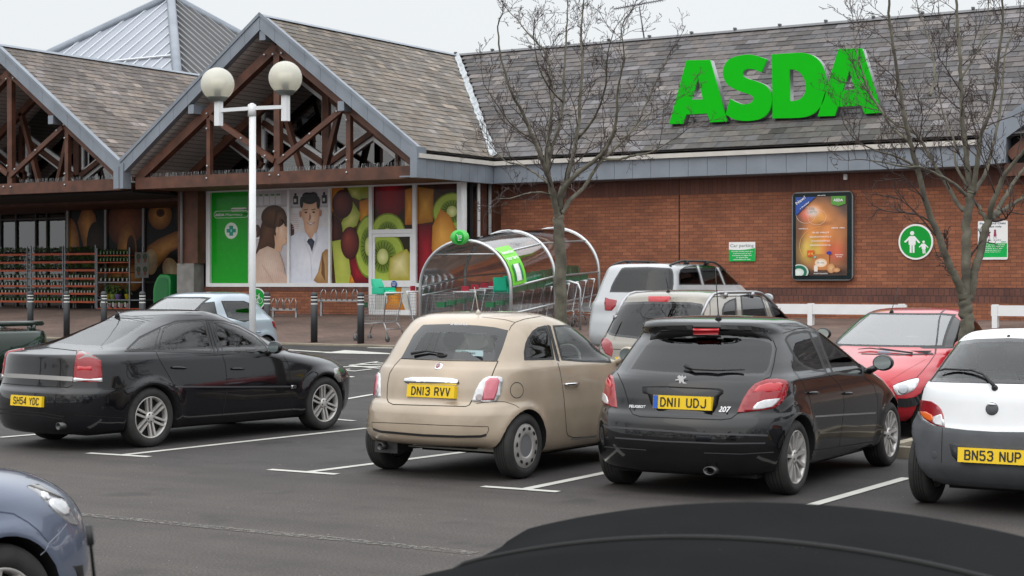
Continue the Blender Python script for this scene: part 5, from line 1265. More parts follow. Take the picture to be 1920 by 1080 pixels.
ve.lens('tail_lamp', q((402, 540), (405, 480), (412, 420), (425, 375), (440, 372), (485, 388), (530, 410), (550, 425), (556, 480), (557, 543)), m_red, off=.01)
ve.over('smoked_lens', q((427, 376), (450, 376), (500, 396), (545, 421), (420, 421)), m_smoke, off=.013)
ve.over('clear_lens', q((404, 518), (557, 520), (557, 541), (402, 541)), m_clear, off=.013)
ve.over('bright_lens', q((425, 455), (500, 457), (500, 480), (422, 478)), m_red2, off=.013)
ve.line('boot_strip', [q((0, 504), (130, 510), (270, 518), (398, 526))], .045, M('dull_alloy_strip', (.35, .34, .33), .4, .7), (0,), .008)
ve.line('boot_lip', [q((0, 352), (120, 350), (250, 353), (420, 372))], .018, None, (0,), .002)
ve.line('boot_gap', [q((420, 375), (412, 420), (402, 470), (398, 545)), q((0, 548), (150, 560), (370, 572), (396, 560))], .008, mir=(0,))
ve.plate(q((148, 645))[0], 'SH54 YDC', .08)
ve.line('door_gap', [q((850, 375), (870, 420), (905, 480), (950, 560), (985, 640), (1000, 735)), q((1212, 388), (1230, 450), (1240, 560), (1228, 640), (1213, 722)), q((1545, 398), (1575, 450), (1586, 540), (1590, 600), (1592, 700))], .007)
ve.line('side_strip', [q((955, 567), (1240, 568), (1590, 566))], .018, M('satin_strip', (.07, .07, .075), .3, .3), off=.004)
ve.line('sill_gap', [q((950, 742), (1200, 730), (1590, 702))], .006); ve.line('bumper_gap', [q((395, 720), (520, 728), (668, 738)), q((560, 580), (680, 583), (730, 570))], .006, mir=(0,))
ve.line('bumper_gap', [q((0, 690), (100, 697), (250, 712), (350, 732)), q((0, 712), (200, 722), (340, 745))], .014, m_gap, (0,))
ve.line('fuel_cap', [q(*(ellp(722, 489, 31, 41) + [ellp(722, 489, 31, 41)[0]]))], .006, mir=(0,))
ve.line('roof_gap', [q((590, 190), (690, 195), (790, 215)), q((650, 190), (760, 197), (820, 210)), q((640, 186), (900, 175), (1100, 178))], .005)
ve.handle(*q((935, 463), (1012, 468))); ve.handle(*q((1262, 470), (1328, 472)))
ve.blob('high_brake_lamp', q((250, 325))[0], .16, m_smoke, (1, .12, .22), 0)
ve.mirrorpod(2.72, 1.02, .99, (.10, .07, .075))
ve.lens('headlamp', q((1822, 470), (1850, 462), (1858, 500), (1862, 540), (1845, 545), (1830, 510)), m_smoke, off=.004)
ve.over('side_badge', q((1592, 560), (1615, 558), (1614, 576), (1590, 577)), m_chrome, (0,), .008)
ve.aerial(q((640, 186))[0], .32, (-.3, -1.2), .05)
ve.cabin(.9, 3.2, .76, .2, 1.45, 1.0, sy=2.45, rear=1.65, dash=3.05)
ve.wheels((.98, 3.68), .885, .32, .215, .225, 'twin', 6)
bm = B(); lathe(bm, [(0, .12), (.032, .12), (.032, 0), (.04, 0), (.04, .16)], 16, Matrix.Translation((.52, .03, .27)) @ Matrix.Rotation(radians(-90), 4, 'X')); ve.part('exhaust', bm, M('dark_steel', (.08, .08, .08), .4, .8))
bm = B(); box(bm, (-.65, .3, .16), (.65, 4.2, .22)); ve.part('underbody', bm, m_hub)
ve.finish()

# ------------------------------------------------------------ white city car with grey bumper, right edge
q = cv(3, 1680, 600)
r = carroot('city_car', 'small white three-door car with grey plastic bumper, at the right edge', -3.66, 12.80, radians(1))
ka = Car(r, [(.20, .12, 3.42, .72, .5, .6), (.25, .06, 3.50, .78, .55, .7), (.36, 0, 3.58, .825, .62, .85), (.50, -.01, 3.61, .835, .66, .9), (.60, .0, 3.60, .83, .66, .9), (.68, .03, 3.55, .822, .66, .95), (.78, .05, 3.44, .81, .66, 1.0),
             (.86, .065, 3.2, .80, .66, 1.0), (.92, .085, 2.95, .788, .66, .9), (.96, .11, 2.72, .77, .66, .7), (1.0, .15, 2.58, .745, .66, .65), (1.1, .26, 2.35, .70, .66, .65), (1.2, .38, 2.1, .655, .66, .65),
             (1.28, .49, 1.92, .61, .62, .6), (1.33, .57, 1.78, .56, .55, .6), (1.36, .66, 1.62, .49, .5, .6), (1.38, .85, 1.42, .32, .3, .4), (1.385, 1.0, 1.3, .15, .1, .1)],
         paint('white_paint', (.66, .67, .69), .0, .3, .05), arch=(.34, .03, .06, [(.55, .29), (3.0, .29)]), nr=2.35)
ka.arches((.55, 3.0), .325, .29)
ka.win(q((180, 344), (210, 285), (245, 230), (290, 170), (330, 132), (360, 118), (450, 106), (640, 100), (780, 106), (850, 118), (900, 160), (950, 250), (985, 352), (720, 358), (400, 350)), m_gls, .03, (0,), name='rear_window', bmat=m_frit)
ka.win(WS(.6, .5, 1.0, 1.26), m_gls, .03, (0,), (1, 1), 'windscreen')
for m_ in (0, 1):
    ka.win([(1.0, .99), (2.35, 1.0), (2.3, 1.06), (1.85, 1.26), (1.2, 1.26), (.8, 1.16), (.72, 1.05)], m_gls, .02, (0,), (0, 1 - 2 * m_))
ka.lens('tail_lamp', q((131, 452), (165, 452), (200, 457), (232, 478), (252, 502), (264, 535), (271, 603), (235, 597), (195, 580), (158, 552), (138, 520), (129, 485)), m_red, off=.008)
ka.over('orange_lens', q((138, 512), (175, 518), (205, 535), (212, 555), (205, 572), (165, 553), (143, 530)), m_orange, (0, 1), .012)
ka.over('clear_lens', q((214, 545), (258, 530), (265, 560), (268, 598), (228, 590), (212, 575)), m_clear, (0, 1), .012)
nb = None
m_ug = M('grey_bumper_plastic', (.062, .066, .072), .6, var=.15, vs=6, bump=.06, bs=120)
ka.lens('bumper', [(1680 + a / 3, 600 + b / 3) for a, b in ((128, 450), (60, 480), (0, 560), (-20, 700), (-10, 950), (500, 980), (1150, 980), (1150, 600), (1060, 450), (1010, 452), (1000, 540), (930, 590), (840, 608), (720, 634), (560, 634), (400, 624), (272, 607), (200, 592), (150, 560), (128, 505))], m_ug, (0,), .012)
ka.line('tailgate_gap', [q((180, 346), (158, 395), (141, 448)), q((270, 606), (400, 622), (560, 632), (720, 633)), q((330, 135), (334, 118), (400, 95)), q((180, 347), (400, 353), (720, 360))], .007, mir=(0,))
ka.line('bumper_gap', [q((267, 612), (264, 700), (262, 800))], .005, mir=(0,), off=.014)
ka.over('bumper_groove', q((305, 700), (330, 692), (560, 710), (720, 716), (980, 720), (980, 850), (720, 822), (560, 808), (345, 790), (320, 760)), M('groove_grey', (.04, .042, .046), .65), (0,), .014)
ka.plate(q((548, 764))[0], 'BN53 NUP', .1, yo=.022)
ka.blob('tailgate_lock', q((540, 500))[0], .05, m_ug, (1, 1.0, .4)); ka.blob('badge_cap', q((540, 476))[0], .035, m_chrome, (1, .35, .9))
ka.wiper(q((556, 382), (500, 322), (440, 298), (290, 290), (250, 302)), .018, .03); ka.blob('wiper_pivot', q((556, 384))[0], .025, m_black, (1, 1, 1.4))
ka.blob('washer_jet', q((634, 92))[0], .014, m_black)
ka.blob('towing_cap', q((222, 758))[0], .03, m_ug, (1, 1, .1), .012)
ka.mirrorpod(2.35, .98, .92, (.09, .06, .07))
ka.cabin(.4, 2.6, .70, .2, 1.38, .96, sy=1.45, rear=.85, dash=2.4)
ka.wheels((.55, 3.0), .815, .285, .17, .19, 'disc', 9)
bm = B(); box(bm, (-.5, .35, .15), (.5, 3.2, .22)); ka.part('underbody', bm, m_hub)
ka.finish()

# ------------------------------------------------------------ red hatchback facing the camera
q = cv(4.91, 1560, 560)
r = carroot('hatchback_car', 'red hatchback facing the camera behind the tree, parked nose to nose with the others', -7.05, 22.15, radians(180))
re = Car(r, [(.18, .12, 3.68, .70, .5, .6), (.24, .06, 3.74, .78, .55, .7), (.34, .0, 3.80, .815, .6, .75), (.46, -.01, 3.83, .826, .6, .8), (.56, 0, 3.82, .826, .6, .85), (.64, .03, 3.76, .825, .6, .95), (.74, .05, 3.60, .82, .6, 1.05),
             (.82, .06, 3.34, .81, .6, 1.05), (.89, .08, 3.06, .80, .6, .95), (.93, .10, 2.84, .785, .6, .7), (.97, .13, 2.68, .76, .6, .65), (1.08, .22, 2.44, .725, .6, .6), (1.2, .33, 2.18, .68, .6, .6),
             (1.31, .45, 1.93, .63, .6, .6), (1.38, .55, 1.75, .575, .5, .6), (1.41, .66, 1.60, .50, .5, .6), (1.43, .85, 1.40, .32, .3, .4), (1.435, 1.0, 1.3, .15, .1, .1)],
         paint('red_paint', (.42, .018, .028), .1, .3, .06), arch=(.34, .02, .06, [(.68, .30), (3.12, .30)]))
re.arches((.68, 3.12), .33, .30)
re.win(WS(.70, .575, .985, 1.36), m_glw, .022, (0,), (1, 1), 'windscreen')
re.win([(-.62, 1.0), (.62, 1.0), (.54, 1.32), (-.54, 1.32)], m_gls, .03, (0,), (1, -1), 'rear_window')
for m_ in (0, 1):
    re.win([(1.42, .96), (2.55, .97), (2.5, 1.03), (2.12, 1.2), (1.85, 1.32), (1.52, 1.34)], m_gld, .018, (0,), (0, 1 - 2 * m_))
    re.win([(.55, .98), (1.34, .96), (1.44, 1.34), (1.0, 1.33), (.7, 1.2)], m_gld, .018, (0,), (0, 1 - 2 * m_))
re.lens('headlamp', q((558, 806), (600, 785), (700, 752), (770, 735), (796, 738), (799, 752), (785, 800), (745, 845), (690, 872), (640, 886), (600, 890), (575, 860)), m_clear, off=.006)
re.over('lamp_bowl', q(*ellp(650, 835, 48, 45)), M('lamp_reflector', (.4, .41, .43), .15, .8, coat=1), off=.01)
re.line('bonnet_gap', [q((948, 515), (900, 585), (840, 660), (782, 724)), q((560, 800), (640, 765), (780, 726))], .007)
re.line('bonnet_crease_shade', [q((860, 560), (700, 650), (545, 745))], .006, M('red_crease_shade', (.28, .012, .02), .4), off=.001)  # strip in a darker red carries the fold's shading in its colour
re.line('bumper_band', [q((600, 955), (680, 958), (760, 945), (860, 880))], .10, m_black, (0, 1), .012)
re.line('pillar_gap', [q((1005, 130), (985, 200), (975, 300), (950, 510)), q((1165, 60), (1070, 80), (1005, 130))], .02, m_rub)
re.line('screen_cowl', [q((270, 508), (600, 518), (930, 508))], .045, m_black, (0,), .004)
for a_ in (q((740, 514), (600, 500), (350, 470), (240, 480)), q((740, 514), (560, 488), (430, 468))): re.wiper(a_, .014, .02)
re.blob('wiper_cap', q((480, 500))[0], .07, M('wiper_grey', (.2, .22, .27), .4), (1.2, .4, .4)); re.blob('washer_jet', q((462, 568))[0], .012, m_black)
re.mirrorpod(2.35, 1.0, .93, (.10, .06, .07), facing=-1)
re.aerial(q((550, 125))[0], .4, (0, -.9), .03)
re.cabin(.4, 2.6, .70, .2, 1.43, .97, sy=1.6, rear=.9, dash=2.5)
re.wheels((.68, 3.12), .815, .295, .18, .19, 'disc', 9)
bm = B(); box(bm, (-.6, .3, .15), (.6, 3.4, .22)); re.part('underbody', bm, m_hub)
bm = B(); box(bm, (-.5, 3.80, .33), (.5, 3.85, .43)); re.part('lower_grille', bm, m_black)
re.finish()

def rails(c, x, y0, y1, z, h=.06, mat=None):
    for sg in (1, -1):
        bm = B(); P = []; n = 14
        for i in range(n + 1):
            t = i / n; y = y0 + (y1 - y0) * t; p = c.bvh.ray_cast(Vector((sg * x, y, 3)), Vector((0, 0, -1)))[0]; zz = p.z if p else z
            P.append(Vector((sg * x, y, zz + h * min(1, 5 * min(t, 1 - t)) - .005)))
        tube(bm, P, .02, 8); 
        for t in (.0, .33, .66, 1): q_ = P[int(t * n)]; beam(bm, q_ - UPZ * .06, q_, .05, .08, EX)
        c.part('roof_rail', bm, mat or MATS['dull_chrome'], smooth=True)
# ------------------------------------------------------------ beige compact people carrier, rear towards camera
q = cv(4.174, 1080, 460); q2 = cv(2.769, 1100, 560)
r = carroot('people_carrier', 'light beige people carrier with roof rails, behind the black hatchback', -9.68, 18.45, radians(-2))
ca = Car(r, [(.24, .10, 4.15, .76, .5, .6), (.30, .04, 4.2, .84, .5, .7), (.45, 0, 4.27, .885, .55, .8), (.60, .01, 4.27, .89, .55, .9), (.72, .05, 4.2, .888, .55, 1.), (.85, .08, 4.0, .88, .55, 1.), (.95, .10, 3.75, .868, .55, 1.),
             (1.0, .115, 3.65, .855, .55, .8), (1.04, .14, 3.55, .835, .55, .7), (1.15, .20, 3.35, .80, .55, .7), (1.3, .28, 3.10, .755, .55, .7), (1.43, .36, 2.86, .71, .52, .65), (1.52, .42, 2.66, .66, .5, .65), (1.59, .46, 2.48, .61, .45, .6), (1.635, .54, 2.2, .52, .45, .6), (1.665, .8, 1.7, .33, .3, .4), (1.672, 1.0, 1.5, .15, .1, .1)],
         paint('light_beige_paint', (.27, .25, .215), .3, .32, .05), arch=(.38, .02, .06, [(.78, .33), (3.4, .33)]), nr=3.0)
ca.arches((.78, 3.4), .36, .33)
ca.win(q((262, 640), (232, 668), (262, 700), (300, 712), (500, 735), (900, 735), (985, 690), (1005, 600), (1005, 490), (985, 458), (900, 445), (600, 438), (380, 445), (345, 470), (285, 570)), m_gld, .03, (0,), name='rear_window', bmat=m_frit)
ca.win(q((1140, 565), (1143, 500), (1160, 455), (1200, 428), (1250, 410), (1260, 560), (1262, 590)), m_gld, .02)
ca.win(q((1285, 392), (1350, 380), (1440, 372), (1475, 460), (1510, 590), (1300, 590)), m_gld, .02)
ca.win(q((1475, 380), (1540, 392), (1600, 440), (1660, 520), (1700, 590), (1550, 590), (1500, 450)), m_gls, .02)
ca.win(WS(.68, .56, 1.05, 1.5), m_gls, .03, (0,), (1, 1), 'windscreen')
ca.lens('high_brake_lamp', q((568, 402), (740, 402), (742, 416), (720, 426), (570, 424)), m_red2, (0,), .01)
ca.lens('tail_lamp', q2((75, 203), (110, 208), (128, 225), (134, 262), (128, 300), (100, 285), (80, 250)), m_red, off=.01)
ca.line('tailgate_gap', [q((1045, 400), (1050, 500), (1048, 600)), q((360, 410), (300, 470), (215, 640)), q2((75, 260), (140, 262), (280, 268))], .008, mir=(0,))
ca.line('door_gap', [q((1250, 400), (1270, 600)), q((1450, 360), (1530, 600)), q((1250, 372), (1450, 350), (1560, 365), (1700, 500))], .012, M('door_gap_dark', (.08, .08, .075), .5))
rails(ca, .60, .45, 2.6, 1.6, .05)
ca.aerial(q((722, 365))[0], .22, (-.1, -.2), .03)
ca.mirrorpod(3.2, 1.08, 1.0, (.11, .07, .08), m_black)
ca.plate(q2((245, 330))[0], '', .1) if ca.hit(q2((245, 330))[0])[0] is not None else None
ca.cabin(.5, 3.3, .76, .25, 1.62, 1.05, sy=2.2, rear=1.2, dash=3.05)
ca.wheels((.78, 3.4), .875, .32, .2, .21, 'disc', 9)
ca.finish()
# ------------------------------------------------------------ white people carrier by the wall
q = cv(4.174, 1080, 460)
r = carroot('people_carrier', 'white people carrier with dark glass and black roof rails, nearest the brick wall', -14.15, 26.3, radians(-3))
wh = Car(r, [(.24, .10, 4.5, .78, .5, .6), (.30, .04, 4.55, .86, .5, .7), (.45, 0, 4.6, .90, .5, .8), (.65, .02, 4.6, .905, .5, .9), (.85, .07, 4.35, .90, .5, 1.), (.98, .09, 4.0, .885, .5, 1.), (1.04, .11, 3.95, .87, .5, .8), (1.08, .13, 3.88, .85, .5, .7), (1.3, .23, 3.5, .80, .5, .7),
             (1.5, .32, 3.12, .75, .48, .65), (1.62, .38, 2.85, .71, .45, .6), (1.68, .44, 2.6, .66, .42, .6), (1.715, .55, 2.3, .55, .4, .5), (1.73, .8, 1.7, .34, .3, .4), (1.735, 1, 1.5, .15, .1, .1)],
         paint('silver_white_paint', (.42, .43, .44), .1, .3, .05), arch=(.38, .02, .06, [(.95, .33), (3.75, .33)]), nr=3.4)
wh.arches((.95, 3.75), .36, .33)
wh.win(q((262, 368), (275, 320), (300, 270), (345, 195), (360, 178), (380, 172), (560, 168), (740, 178), (755, 190), (764, 230), (765, 300), (755, 372)), m_gld, .02, (0,), name='rear_window', bmat=m_frit)
wh.win(q((805, 310), (803, 230), (815, 190), (850, 168), (940, 150), (965, 220), (985, 310)), m_gld, .02)
wh.win(q((958, 150), (1020, 144), (1080, 143), (1115, 200), (1158, 310), (1002, 310)), m_gls, .02)
wh.win(q((1102, 146), (1170, 162), (1230, 210), (1290, 270), (1318, 310), (1170, 310), (1140, 230)), m_gls, .02)
wh.win(WS(.7, .58, 1.1, 1.6), m_gls, .03, (0,), (1, 1), 'windscreen')
wh.lens('tail_lamp', q((232, 408), (262, 420), (320, 430), (310, 470), (275, 508), (228, 506), (224, 450)), m_red, off=.01)
rails(wh, .60, .6, 2.7, 1.7, .07, m_black)
wh.mirrorpod(3.6, 1.1, 1.02, (.11, .07, .08))
wh.cabin(.5, 3.5, .78, .25, 1.73, 1.08, sy=2.5, rear=1.4, dash=3.3)
wh.wheels((.95, 3.75), .89, .32, .2, .21, 'disc', 9)
wh.finish()
# ------------------------------------------------------------ pale blue hatchback side-on
q = cv(2.909, 0, 530)
r = carroot('hatchback_car', 'pale blue hatchback facing the camera behind the lamp post', -21.4, 25.0, radians(180)); r.location.z = .16
bl = Car(r, [(.18, .12, 3.78, .70, .5, .6), (.24, .06, 3.85, .78, .5, .7), (.36, 0, 3.92, .83, .55, .8), (.50, -.01, 3.95, .84, .55, .9), (.64, .02, 3.92, .838, .55, 1.), (.76, .05, 3.78, .83, .55, 1.05), (.86, .07, 3.5, .82, .55, 1.),
             (.92, .10, 3.2, .805, .55, .9), (.96, .14, 3.0, .78, .55, .7), (1.02, .22, 2.85, .75, .55, .65), (1.15, .36, 2.55, .705, .55, .65), (1.28, .48, 2.28, .655, .55, .6), (1.37, .56, 2.05, .60, .5, .6), (1.41, .64, 1.9, .54, .45, .6), (1.435, .85, 1.7, .34, .3, .4), (1.44, 1.0, 1.5, .15, .1, .1)],
         paint('pale_blue_paint', (.37, .425, .475), .25, .3, .04), arch=(.36, .02, .06, [(.68, .31), (3.17, .31)]))
bl.arches((.68, 3.17), .34, .31)
bl.win(WS(.68, .56, .99, 1.34), m_glw, .03, (0,), (1, 1), 'windscreen')
bl.win([(-.6, 1.02), (.6, 1.02), (.52, 1.32), (-.52, 1.32)], m_gls, .03, (0,), (1, -1), 'rear_window')
for m_ in (0, 1):
    pass
bl.win(q((1045, 165), (1080, 125), (1120, 108), (1170, 103), (1180, 150), (1190, 190), (1120, 176)), m_gls, .02); bl.win(q((1205, 99), (1330, 99), (1358, 110), (1366, 150), (1366, 205), (1335, 216), (1240, 190)), m_gls, .02)
bl.lens('tail_lamp', q((1482, 212), (1502, 210), (1520, 228), (1529, 262), (1515, 264), (1492, 240)), m_red, (0, 1), .01)
bl.handle(*q((1395, 268), (1420, 270)))
bl.cabin(.4, 2.9, .72, .2, 1.44, .97, sy=1.8, rear=1.0, dash=2.7)
bl.wheels((.68, 3.17), .83, .305, .19, .2, 'multi', 9)
bl.mirrorpod(2.65, 1.0, .95)
bl.finish()
# ------------------------------------------------------------ blue hatchback nose entering bottom left
q = cv(4.8, 0, 860)
r = carroot('hatchback_car', 'metallic slate blue hatchback, only its nose showing at the lower left', -6.54, 1.60, 0)
asn = Car(r, [(.17, .12, 4.02, .72, .5, .6), (.22, .06, 4.10, .80, .5, .7), (.34, 0, 4.20, .855, .55, .75), (.48, -.01, 4.25, .87, .55, .8), (.58, 0, 4.245, .872, .55, .85), (.66, .03, 4.235, .87, .55, .92), (.74, .05, 4.19, .866, .55, .98),
              (.82, .07, 4.09, .86, .55, 1.05), (.90, .09, 3.88, .845, .55, 1.1), (.96, .12, 3.50, .825, .55, .9), (1.0, .16, 3.2, .80, .55, .7), (1.1, .26, 2.86, .76, .55, .65), (1.25, .42, 2.5, .70, .55, .65), (1.36, .55, 2.2, .63, .5, .6), (1.42, .66, 1.95, .54, .45, .6), (1.455, .9, 1.7, .34, .3, .4), (1.46, 1.1, 1.5, .15, .1, .1)],
          paint('slate_blue_paint', (.13, .155, .215), .45, .28, .04), arch=(.37, .022, .05, [(.78, .32), (3.39, .32)]), nf=2.9)
asn.arches((.78, 3.39), .355, .32)
asn.win(WS(.7, .57, 1.03, 1.36), m_gls, .03, (0,), (1, 1), 'windscreen')
for m_ in (0, 1): asn.win([(.8, 1.03), (2.8, 1.03), (2.3, 1.28), (2.0, 1.35), (1.0, 1.33)], m_gls, .02, (0,), (0, 1 - 2 * m_))
asn.lens('headlamp', q((255, 252), (335, 275), (450, 320), (545, 362), (580, 378), (625, 450), (668, 520), (700, 600), (640, 590), (570, 540), (500, 480), (430, 400), (350, 320)), M('headlamp_glass', (.30, .30, .31), .1, .3, coat=1), off=.004)
asn.over('lamp_reflector_panel', q((445, 372), (540, 372), (580, 395), (608, 450), (612, 505), (560, 512), (500, 470), (455, 420)), MATS['clear_lens'], (0, 1), .012)
asn.over('indicator_lens', q((378, 305), (415, 318), (440, 370), (415, 376), (385, 345)), MATS['clear_lens'], (0, 1), .012)
asn.line('bumper_gap', [q((600, 585), (540, 660), (440, 760), (405, 830), (362, 866))], .006, M('painted_gap_highlight', (.3, .33, .4), .3, .4))  # pale strip: the highlight along this gap is put into its colour
asn.line('wing_crease_shade', [q((0, 480), (120, 495), (250, 570), (350, 650), (430, 750))], .006, M('blue_crease_shade', (.04, .05, .09), .4))  # no fold in the mesh; the dark blue strip paints its shade
asn.over('bonnet_gap_dark', q((255, 248), (300, 240), (340, 240), (520, 340), (570, 370), (450, 318)), m_smoke, (0,), .008)
asn.cabin(.5, 3.1, .74, .2, 1.46, 1.0, sy=1.95, rear=1.1, dash=2.85)
asn.wheels((.78, 3.39), .86, .32, .205, .22, 'multi', 10)
asn.mirrorpod(2.8, 1.03, .98)
asn.over('lower_grille', q((655, 965), (740, 955), (750, 1056), (700, 1056)), m_black, (0, 1), .003)
asn.finish()
# ------------------------------------------------------------ dark green saloon, left edge
r = carroot('saloon_car', 'dark green saloon, only its boot and spoiler showing at the left edge', -22.95, 20.6, radians(90))
gr = Car(r, [(.2, .1, 4.4, .75, .5, .6), (.3, .03, 4.5, .84, .5, .7), (.5, 0, 4.55, .87, .5, .8), (.7, .03, 4.5, .868, .5, .9), (.84, .07, 4.1, .855, .5, 1.), (.90, .10, 3.8, .84, .5, .9), (.925, .16, 3.5, .81, .5, .8), (.935, .3, 3.4, .80, .5, .7), (.95, 1.0, 3.3, .78, .4, .7), (1.1, 1.3, 2.95, .73, .5, .6), (1.25, 1.6, 2.6, .68, .5, .6), (1.36, 1.85, 2.3, .60, .4, .5), (1.40, 2.0, 2.15, .2, .1, .1)],
         paint('dark_green_paint', (.006, .018, .010), .1, .25, .1), arch=(.36, .02, .06, [(.95, .31), (3.6, .31)]), nr=3.5)
gr.arches((.95, 3.6), .34, .31); gr.win(WS(.66, .56, .98, 1.3), m_gls, .03, (0,), (1, 1), 'windscreen'); gr.win([(-.6, .99), (.6, .99), (.5, 1.3), (-.5, 1.3)], m_gls, .03, (0,), (1, -1), 'rear_window')
for m_ in (0, 1): gr.win([(1.3, .97), (3.1, .97), (2.5, 1.28), (1.7, 1.28)], m_gls, .02, (0,), (0, 1 - 2 * m_))
bm = B(); 
for sx in (-.5, .5): box(bm, (sx - .03, .22, .90), (sx + .03, .38, 1.02))
tube(bm, [(-.78, .3, 1.03), (-.72, .28, 1.045), (0, .24, 1.05), (.72, .28, 1.045), (.78, .3, 1.03)], [.02, .045, .05, .045, .02], 10); gr.part('boot_spoiler', bm, gr.pm, smooth=True)
gr.cabin(1.2, 3.2, .7, .2, 1.4, .95, sy=2.3, dash=3.0); gr.wheels((.95, 3.6), .86, .31, .19, .2, 'disc', 9); gr.finish()
# ------------------------------------------------------------ soft-top car in the near foreground
r = carroot('convertible_car', 'dark convertible with a dusty black fabric roof, close in the foreground', -1.22, .35, 0, 'cars parked in the supermarket car park')
r.location.y = .15
m_fab = M('black_fabric_roof', (.0165, .017, .0175), 1, var=.12, vs=3, bump=.15, bs=300, spec=0)
co = Car(r, [(.18, .12, 3.9, .70, .5, .6), (.24, .06, 3.96, .78, .5, .7), (.4, 0, 4.0, .82, .5, .8), (.6, .02, 3.98, .83, .5, .9), (.75, .05, 3.85, .825, .5, 1.), (.86, .1, 3.5, .80, .5, 1.), (.90, .3, 3.4, .78, .4, .7), (.92, .9, 3.4, .74, .3, .5)],
         paint('charcoal_paint', (.02, .02, .022), .3, .3, .1), arch=(.34, .02, .05, [(.75, .3), (3.1, .3)]))
co.arches((.75, 3.1), .33, .3)
bm = B(); ny, nx = 90, 44; g = []
zt0 = 1.352
def crown(t, k_=1):
    y = 1.02 + t * 2.10; Y = y + .15
    z = 1.304 - .135 * max(0, (3.0 - Y)) - .10 * max(0, (2.2 - Y)) - .5 * max(0, Y - 3.17) 
    for kk in (.50, .72, .91): z += k_ * .022 * math.exp(-((t - kk) / .022) ** 2)
    return y, z
def rx(u, t): return u * (.86 - .05 * t)
for i in range(ny + 1):
    t = i / ny; y, cz_ = crown(t); row = []
    for j in range(nx + 1):
        u = -1 + 2 * j / nx; x = rx(u, t); a = abs(u)
        row.append(bm.verts.new((x, y, cz_ - .215 * x * x - .12 * max(0, (a - .8) / .2) ** 2)))
    g.append(row)
for i in range(ny):
    for j in range(nx): bm.faces.new((g[i][j], g[i][j + 1], g[i + 1][j + 1], g[i + 1][j]))
be = [e for e in bm.edges if e.is_boundary]; ex = bmesh.ops.extrude_edge_only(bm, edges=be)
for v in [q_ for q_ in ex['geom'] if isinstance(q_, bmesh.types.BMVert)]: v.co.z = .90; v.co.x *= 1.05
bmesh.ops.recalc_face_normals(bm, faces=bm.faces[:])
rf = co.part('fabric_roof', bm, m_fab, smooth=True)
bm = B()
for k in (.58, .80):
    P = []
    for j in range(nx + 1):
        u = -1 + 2 * j / nx; y, cz_ = crown(k); x = rx(u, k); P.append(Vector((x, y, cz_ - .215 * x * x - .12 * max(0, (abs(u) - .8) / .2) ** 2 + .002)))
    tube(bm, P, .006, 6)
co.part('roof_seam', bm, M('seam_black', (.006, .006, .006), .8), rf)
rnd = random.Random(9); bm = B()
for i in range(60):
    x = rnd.uniform(-.5, .6); y = rnd.uniform(1.3, 2.8); ok_, loc, nn, _ = rf.ray_cast(Vector((x, y, 3)), Vector((0, 0, -1)))
    if ok_: lathe(bm, [(rnd.uniform(.0012, .0035), 0), (0, .0008)], 6, Matrix.Translation(loc + UPZ * .0008))
co.part('dust_specks', bm, M('dust', (.07, .07, .068), .9), rf)
bm = B(); tip = onD(166, 985, 2.75); foot = onD(196, 1160, 2.75); foot2 = foot + (foot - tip) * 1.15; tip_l, f_l = co.mi @ tip, co.mi @ foot2; f_l.z = .84
tube(bm, [f_l, tip_l + (f_l - tip_l) * .065, tip_l + (f_l - tip_l) * .06, tip_l], [.0035, .0028, .006, .006], 8); co.part('wing_aerial', bm, m_black, smooth=True)
co.wheels((.75, 3.1), .80, .3, .19, .2, 'multi', 9)
co.finish()
# ------------------------------------------------------------ roof letters
YA = 34.72
def lett(loops):
    L = [[(onY(x, y, YA).x, onY(x, y, YA).z) for x, y in lp] for lp in loops]; return L
c3 = lambda *p: [(900 + a / 2.7, b / 2.7) for a, b in p]; c4_ = lambda *p: [(1400 + a / 2.7, b / 2.7) for a, b in p]
def smooth_closed(pts, n=6):
    out = []; k = len(pts)
    for i in range(k):
        p0, p1, p2, p3 = pts[i - 1], pts[i], pts[(i + 1) % k], pts[(i + 2) % k]
        for j in range(n):
            t = j / n; out.append(tuple(.5 * ((2 * p1[a]) + (-p0[a] + p2[a]) * t + (2 * p0[a] - 5 * p1[a] + 4 * p2[a] - p3[a]) * t * t + (-p0[a] + 3 * p1[a] - 3 * p2[a] + p3[a]) * t ** 3) for a in (0, 1)))
    return out
def arc(pts, n=5): # open catmull
    P = [pts[0]] + list(pts) + [pts[-1]]; out = []
    for i in range(1, len(P) - 2):
        p0, p1, p2, p3 = P[i - 1:i + 3]
        for j in range(n):
            t = j / n; out.append(tuple(.5 * ((2 * p1[a]) + (-p0[a] + p2[a]) * t + (2 * p0[a] - 5 * p1[a] + 4 * p2[a] - p3[a]) * t * t + (-p0[a] + 3 * p1[a] - 3 * p2[a] + p3[a]) * t ** 3) for a in (0, 1)))
    return out + [pts[-1]]
S_ = arc(c3((1455, 300), (1425, 368))) + arc(c3((1425, 368), (1388, 352), (1355, 350), (1334, 362), (1332, 382), (1350, 396), (1395, 410), (1445, 432), (1472, 470), (1478, 515), (1462, 568), (1420, 602), (1350, 613), (1290, 605), (1242, 580)))[1:] + arc(c3((1266, 500), (1300, 518), (1335, 528), (1368, 522), (1382, 505), (1378, 486), (1350, 474), (1300, 456), (1255, 430), (1232, 390), (1232, 345), (1255, 305), (1305, 283), (1375, 277), (1455, 300)))[:-1]
D_ = c4_((130, 600), (127, 275)) + arc(c4_((235, 268), (290, 268), (340, 284), (380, 325), (402, 390), (402, 460), (385, 520), (350, 568), (300, 592), (240, 598)))
Dh = c4_((220, 512), (218, 352)) + arc(c4_((240, 353), (270, 368), (293, 405), (299, 445), (288, 482), (262, 505), (235, 511)))
